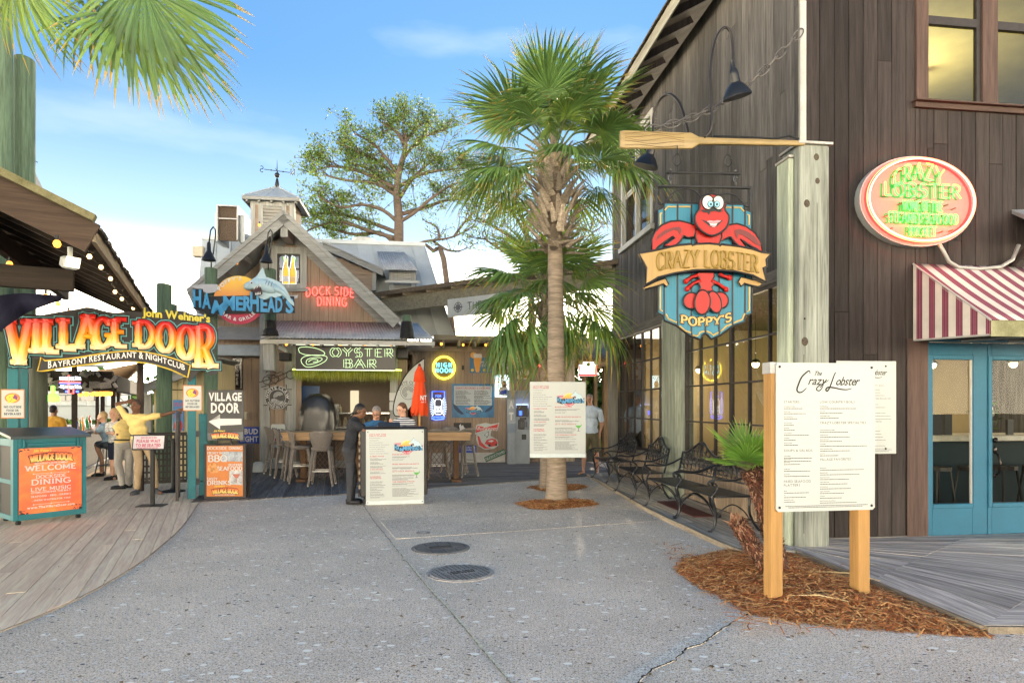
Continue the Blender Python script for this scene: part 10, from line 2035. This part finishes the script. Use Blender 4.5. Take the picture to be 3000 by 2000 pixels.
person('man in pale yellow polo, one hand behind his head, other arm stretched out',11.95,dict(head=(398,1190),neck=(396,1216),shL=(369,1219,.02),shR=(430,1221,0),elL=(343,1183,.02),haL=(376,1176,.12),elR=(478,1215,0),haR=(522,1203,.05),hip=(411,1288,.05),knL=(407,1362,-.12),knR=(449,1352,.0),anL=(401,1430,-.05),anR=(456,1428,.08),toL=(385,1444,-.22),toR=(472,1440,-.10)),-5,'dark',yel_c,khaki,shoe_g,hth,look=(-8,3),collar=True,beltmat=flat('belt',(.04,.025,.015),.4),voxel=.010)
person('woman in yellow top and light grey trousers, seen from behind',12.75,dict(head=(360,1212),neck=(364,1232),shL=(386,1240,.05),shR=(352,1242,-.05),elL=(382,1272,.1),haL=(362,1280,.1),elR=(346,1272,-.12),haR=(358,1262,.1),hip=(367,1300,.0),knL=(378,1366,.02),knR=(346,1358,-.08),anL=(378,1420,.1),anR=(358,1421,-.1),toL=(362,1426,.05),toR=(336,1430,-.15)),215,'dark',yel_c,greyp,shoe_b,hb_,look=(250,0),build=1.12,beltmat=MATS['belt'],hairstyle='short',female=True)
person('blonde woman in pale patterned top and dark shorts looking towards the camera',14.3,dict(head=(333,1212),neck=(335,1236),shL=(318,1243),shR=(354,1243),elL=(315,1268,-.1),haL=(328,1268,-.3),elR=(357,1270),haR=(345,1290,-.1),hip=(338,1298),knL=(330,1345,-.05),knR=(342,1345,.05),anL=(329,1392,-.05),anR=(343,1390,.1),toL=(316,1398,-.15),toR=(335,1400,-.1)),-25,'light',pat,cl('navy',(.02,.025,.05)),shoe_b,hbl,look=(-12,0),hairstyle='long',shorts=True,female=True)
person('man in light blue shirt sitting at the deck bar with his hand at his face',15.0,dict(head=(300,1221),neck=(306,1240),shL=(298,1248,-.12),shR=(318,1248,.12),elL=(282,1268,-.2),haL=(287,1238,-.12),elR=(300,1272,.15),haR=(278,1262,.1),hip=(318,1300),knL=(283,1304,-.1),knR=(284,1302,.15),anL=(296,1345,-.05),anR=(300,1340,.15),toL=(282,1352,-.1),toR=(284,1346,.1)),-85,'light',lblue,cl('slate',(.08,.10,.12)),shoe_b,hbl,look=(-80,-5),sleeve='short',shorts=True,zmin=.0)
person('man in mustard yellow shirt seen from behind at the deck bar',15.6,dict(head=(158,1202),neck=(158,1222),shL=(181,1231),shR=(135,1231),elL=(192,1262,.05),haL=(180,1285,.2),elR=(126,1262,.05),haR=(136,1285,.2),hip=(159,1300),knL=(168,1350),knR=(150,1350),anL=(168,1388),anR=(150,1388)),180,'brown',cl('mustard',(.45,.24,.035)),jeans,shoe_b,hb_,look=(180,0),build=1.25)
person('woman in black t-shirt and charcoal jeans with dark dreadlocks reading at the menu cart',10.78,dict(head=(1056,1205),neck=(1042,1224),shL=(1034,1234,.14),shR=(1034,1236,-.14),elL=(1072,1256,.15),haL=(1112,1256,.1),elR=(1066,1260,-.12),haR=(1122,1252,-.0),hip=(1023,1318),knL=(1037,1390,.09),knR=(1026,1392,-.08),anL=(1030,1462,.1),anR=(1024,1466,-.08),toL=(1046,1472,.08),toR=(1050,1478,-.1)),88,'dark',blackc,jeans,shoe_b,hb_,look=(80,-18),hairstyle='dread',female=True,voxel=.010)
person('grey haired man in dark blue shirt looking down behind the menu cart',11.65,dict(head=(1103,1211),neck=(1101,1234),shL=(1077,1243),shR=(1126,1243),elL=(1070,1268,-.1),haL=(1098,1258,-.35),elR=(1130,1268,-.1),haR=(1115,1257,-.35),hip=(1100,1315),knL=(1090,1375),knR=(1110,1375),anL=(1090,1440),anR=(1110,1440)),5,'tan',denim,jeans,shoe_b,hgr,look=(8,-28),collar=True,voxel=.010)
person('woman in navy and white striped top with brown ponytail behind the menu cart',11.7,dict(head=(1177,1200),neck=(1181,1224),shL=(1158,1236),shR=(1207,1236),elL=(1152,1262,-.1),haL=(1146,1242,-.28),elR=(1209,1268,-.05),haR=(1185,1262,-.3),hip=(1183,1312),knL=(1175,1375),knR=(1193,1375),anL=(1175,1440),anR=(1193,1440)),-12,'light',stripe,jeans,shoe_b,hbr,look=(-32,-18),hairstyle='pony',sleeve='three',female=True,voxel=.010)
person('man in pale blue polo, olive shorts and sandals standing in the sunlit passage',15.5,dict(head=(1727,1170),neck=(1729,1190),shL=(1703,1203),shR=(1756,1203),elL=(1698,1240,.02),haL=(1707,1268,-.05),elR=(1764,1240,.05),haR=(1757,1270,.0),hip=(1730,1272),knL=(1712,1322,-.05),knR=(1747,1322,.05),anL=(1709,1374,-.05),anR=(1750,1372,.1),toL=(1696,1380,-.2),toR=(1750,1381,-.1)),-8,'tan',polo,olive,'flip',hgr,look=(-15,-8),collar=True,shorts=True,build=1.15)
bs=T('bar_stool','blue grey metal stool under the man in light blue at the deck bar','bar stool',(lambda p:V((p.x,p.y,.012)))(D(318,1300,15.05)));mb=MB();mb.lathe([(.17,.70),(.18,.73),(0,.74)],16);mb.build('seat',shoe_b,bs);mb=MB();[mb.tube([(a*.1,b_*.1,.70),(a*.2,b_*.2,0)],.016,6)for a in(-1,1)for b_ in(-1,1)];mb.tube([(-.16,-.16,.25),(.16,-.16,.25),(.16,.16,.25),(-.16,.16,.25)],.012,6,closed=True);mb.build('frame',flat('stool_blue',(.12,.20,.26),.5),bs)
# separate pieces that only share a mesh
def islands(me):
 n=len(me.vertices);par=list(range(n))
 def find(a):
  while par[a]!=a:par[a]=par[par[a]];a=par[a]
  return a
 for e in me.edges:
  a,b=find(e.vertices[0]),find(e.vertices[1])
  if a!=b:par[a]=b
 g={}
 for i in range(n):g.setdefault(find(i),[]).append(i)
 return list(g.values())
SKIP=('letter','print','logo','tube','picture','pixel','photo','heading','drawing','groove','mark','line','wire','strand','clutter','crown','branches','seat','back_','hair','shirt','trousers','shorts','body','eye','brow','foliage','frond','boot','leaf','bloom','knot','roof_panel','relief','teeth','siding','board','cloud','shark','cap','sill','armrest','leg','neck','shade','side_brace','ring','hook','link','crack','kitchen_ware','glass','railing','lattice','stool','vase','cabin','hull','gable_trim','louvre_frame','frame','sash','muntin')
def split_parts():
 done=0;cache={}
 for o in list(COL.objects):
  if o.type!='MESH' or o.parent is None or o.get('kind')or any(s_ in o.name for s_ in SKIP):continue
  me=o.data
  if len(me.vertices)>3000 or o.modifiers or me.users>1:continue
  isl=islands(me)
  if not 2<=len(isl)<=14:continue
  bb=[]
  for s_ in isl:
   P=[me.vertices[i].co for i in s_];bb.append([[min(p[k]for p in P)for k in range(3)],[max(p[k]for p in P)for k in range(3)]])
  cl_=[[i]for i in range(len(isl))];ch=True
  near=lambda a,b:all(a[0][k]-.012<=b[1][k]and b[0][k]-.012<=a[1][k]for k in range(3))
  while ch:
   ch=False
   for i in range(len(cl_)):
    for j in range(i+1,len(cl_)):
     if any(near(bb[a],bb[b])for a in cl_[i]for b in cl_[j]):cl_[i]+=cl_.pop(j);ch=True;break
    if ch:break
  if len(cl_)<2:continue
  base=o.name.split('.')[0];vi={}
  for ci,c in enumerate(cl_):
   for a in c:
    for v in isl[a]:vi[v]=ci
  for ci in range(1,len(cl_)):
   keep=sorted(v for v in vi if vi[v]==ci);mp={v:k for k,v in enumerate(keep)};nm=bpy.data.meshes.new(base)
   pl=[p for p in me.polygons if vi[p.vertices[0]]==ci]
   nm.from_pydata([me.vertices[v].co for v in keep],[],[tuple(mp[v]for v in p.vertices)for p in pl])
   for m in me.materials:nm.materials.append(m)
   for q,p in zip(nm.polygons,pl):q.material_index=p.material_index;q.use_smooth=p.use_smooth
   c=bpy.data.objects.new(base,nm);COL.objects.link(c);c.parent=o.parent;c.matrix_parent_inverse=o.matrix_parent_inverse;c.location=o.location;c.rotation_euler=o.rotation_euler;c.scale=o.scale;done+=1
  bmh=bmesh.new();bmh.from_mesh(me);bmh.verts.ensure_lookup_table();bmesh.ops.delete(bmh,geom=[bmh.verts[v]for v in vi if vi[v]!=0],context='VERTS');bmh.to_mesh(me);bmh.free()
 print('split',done)
split_parts()
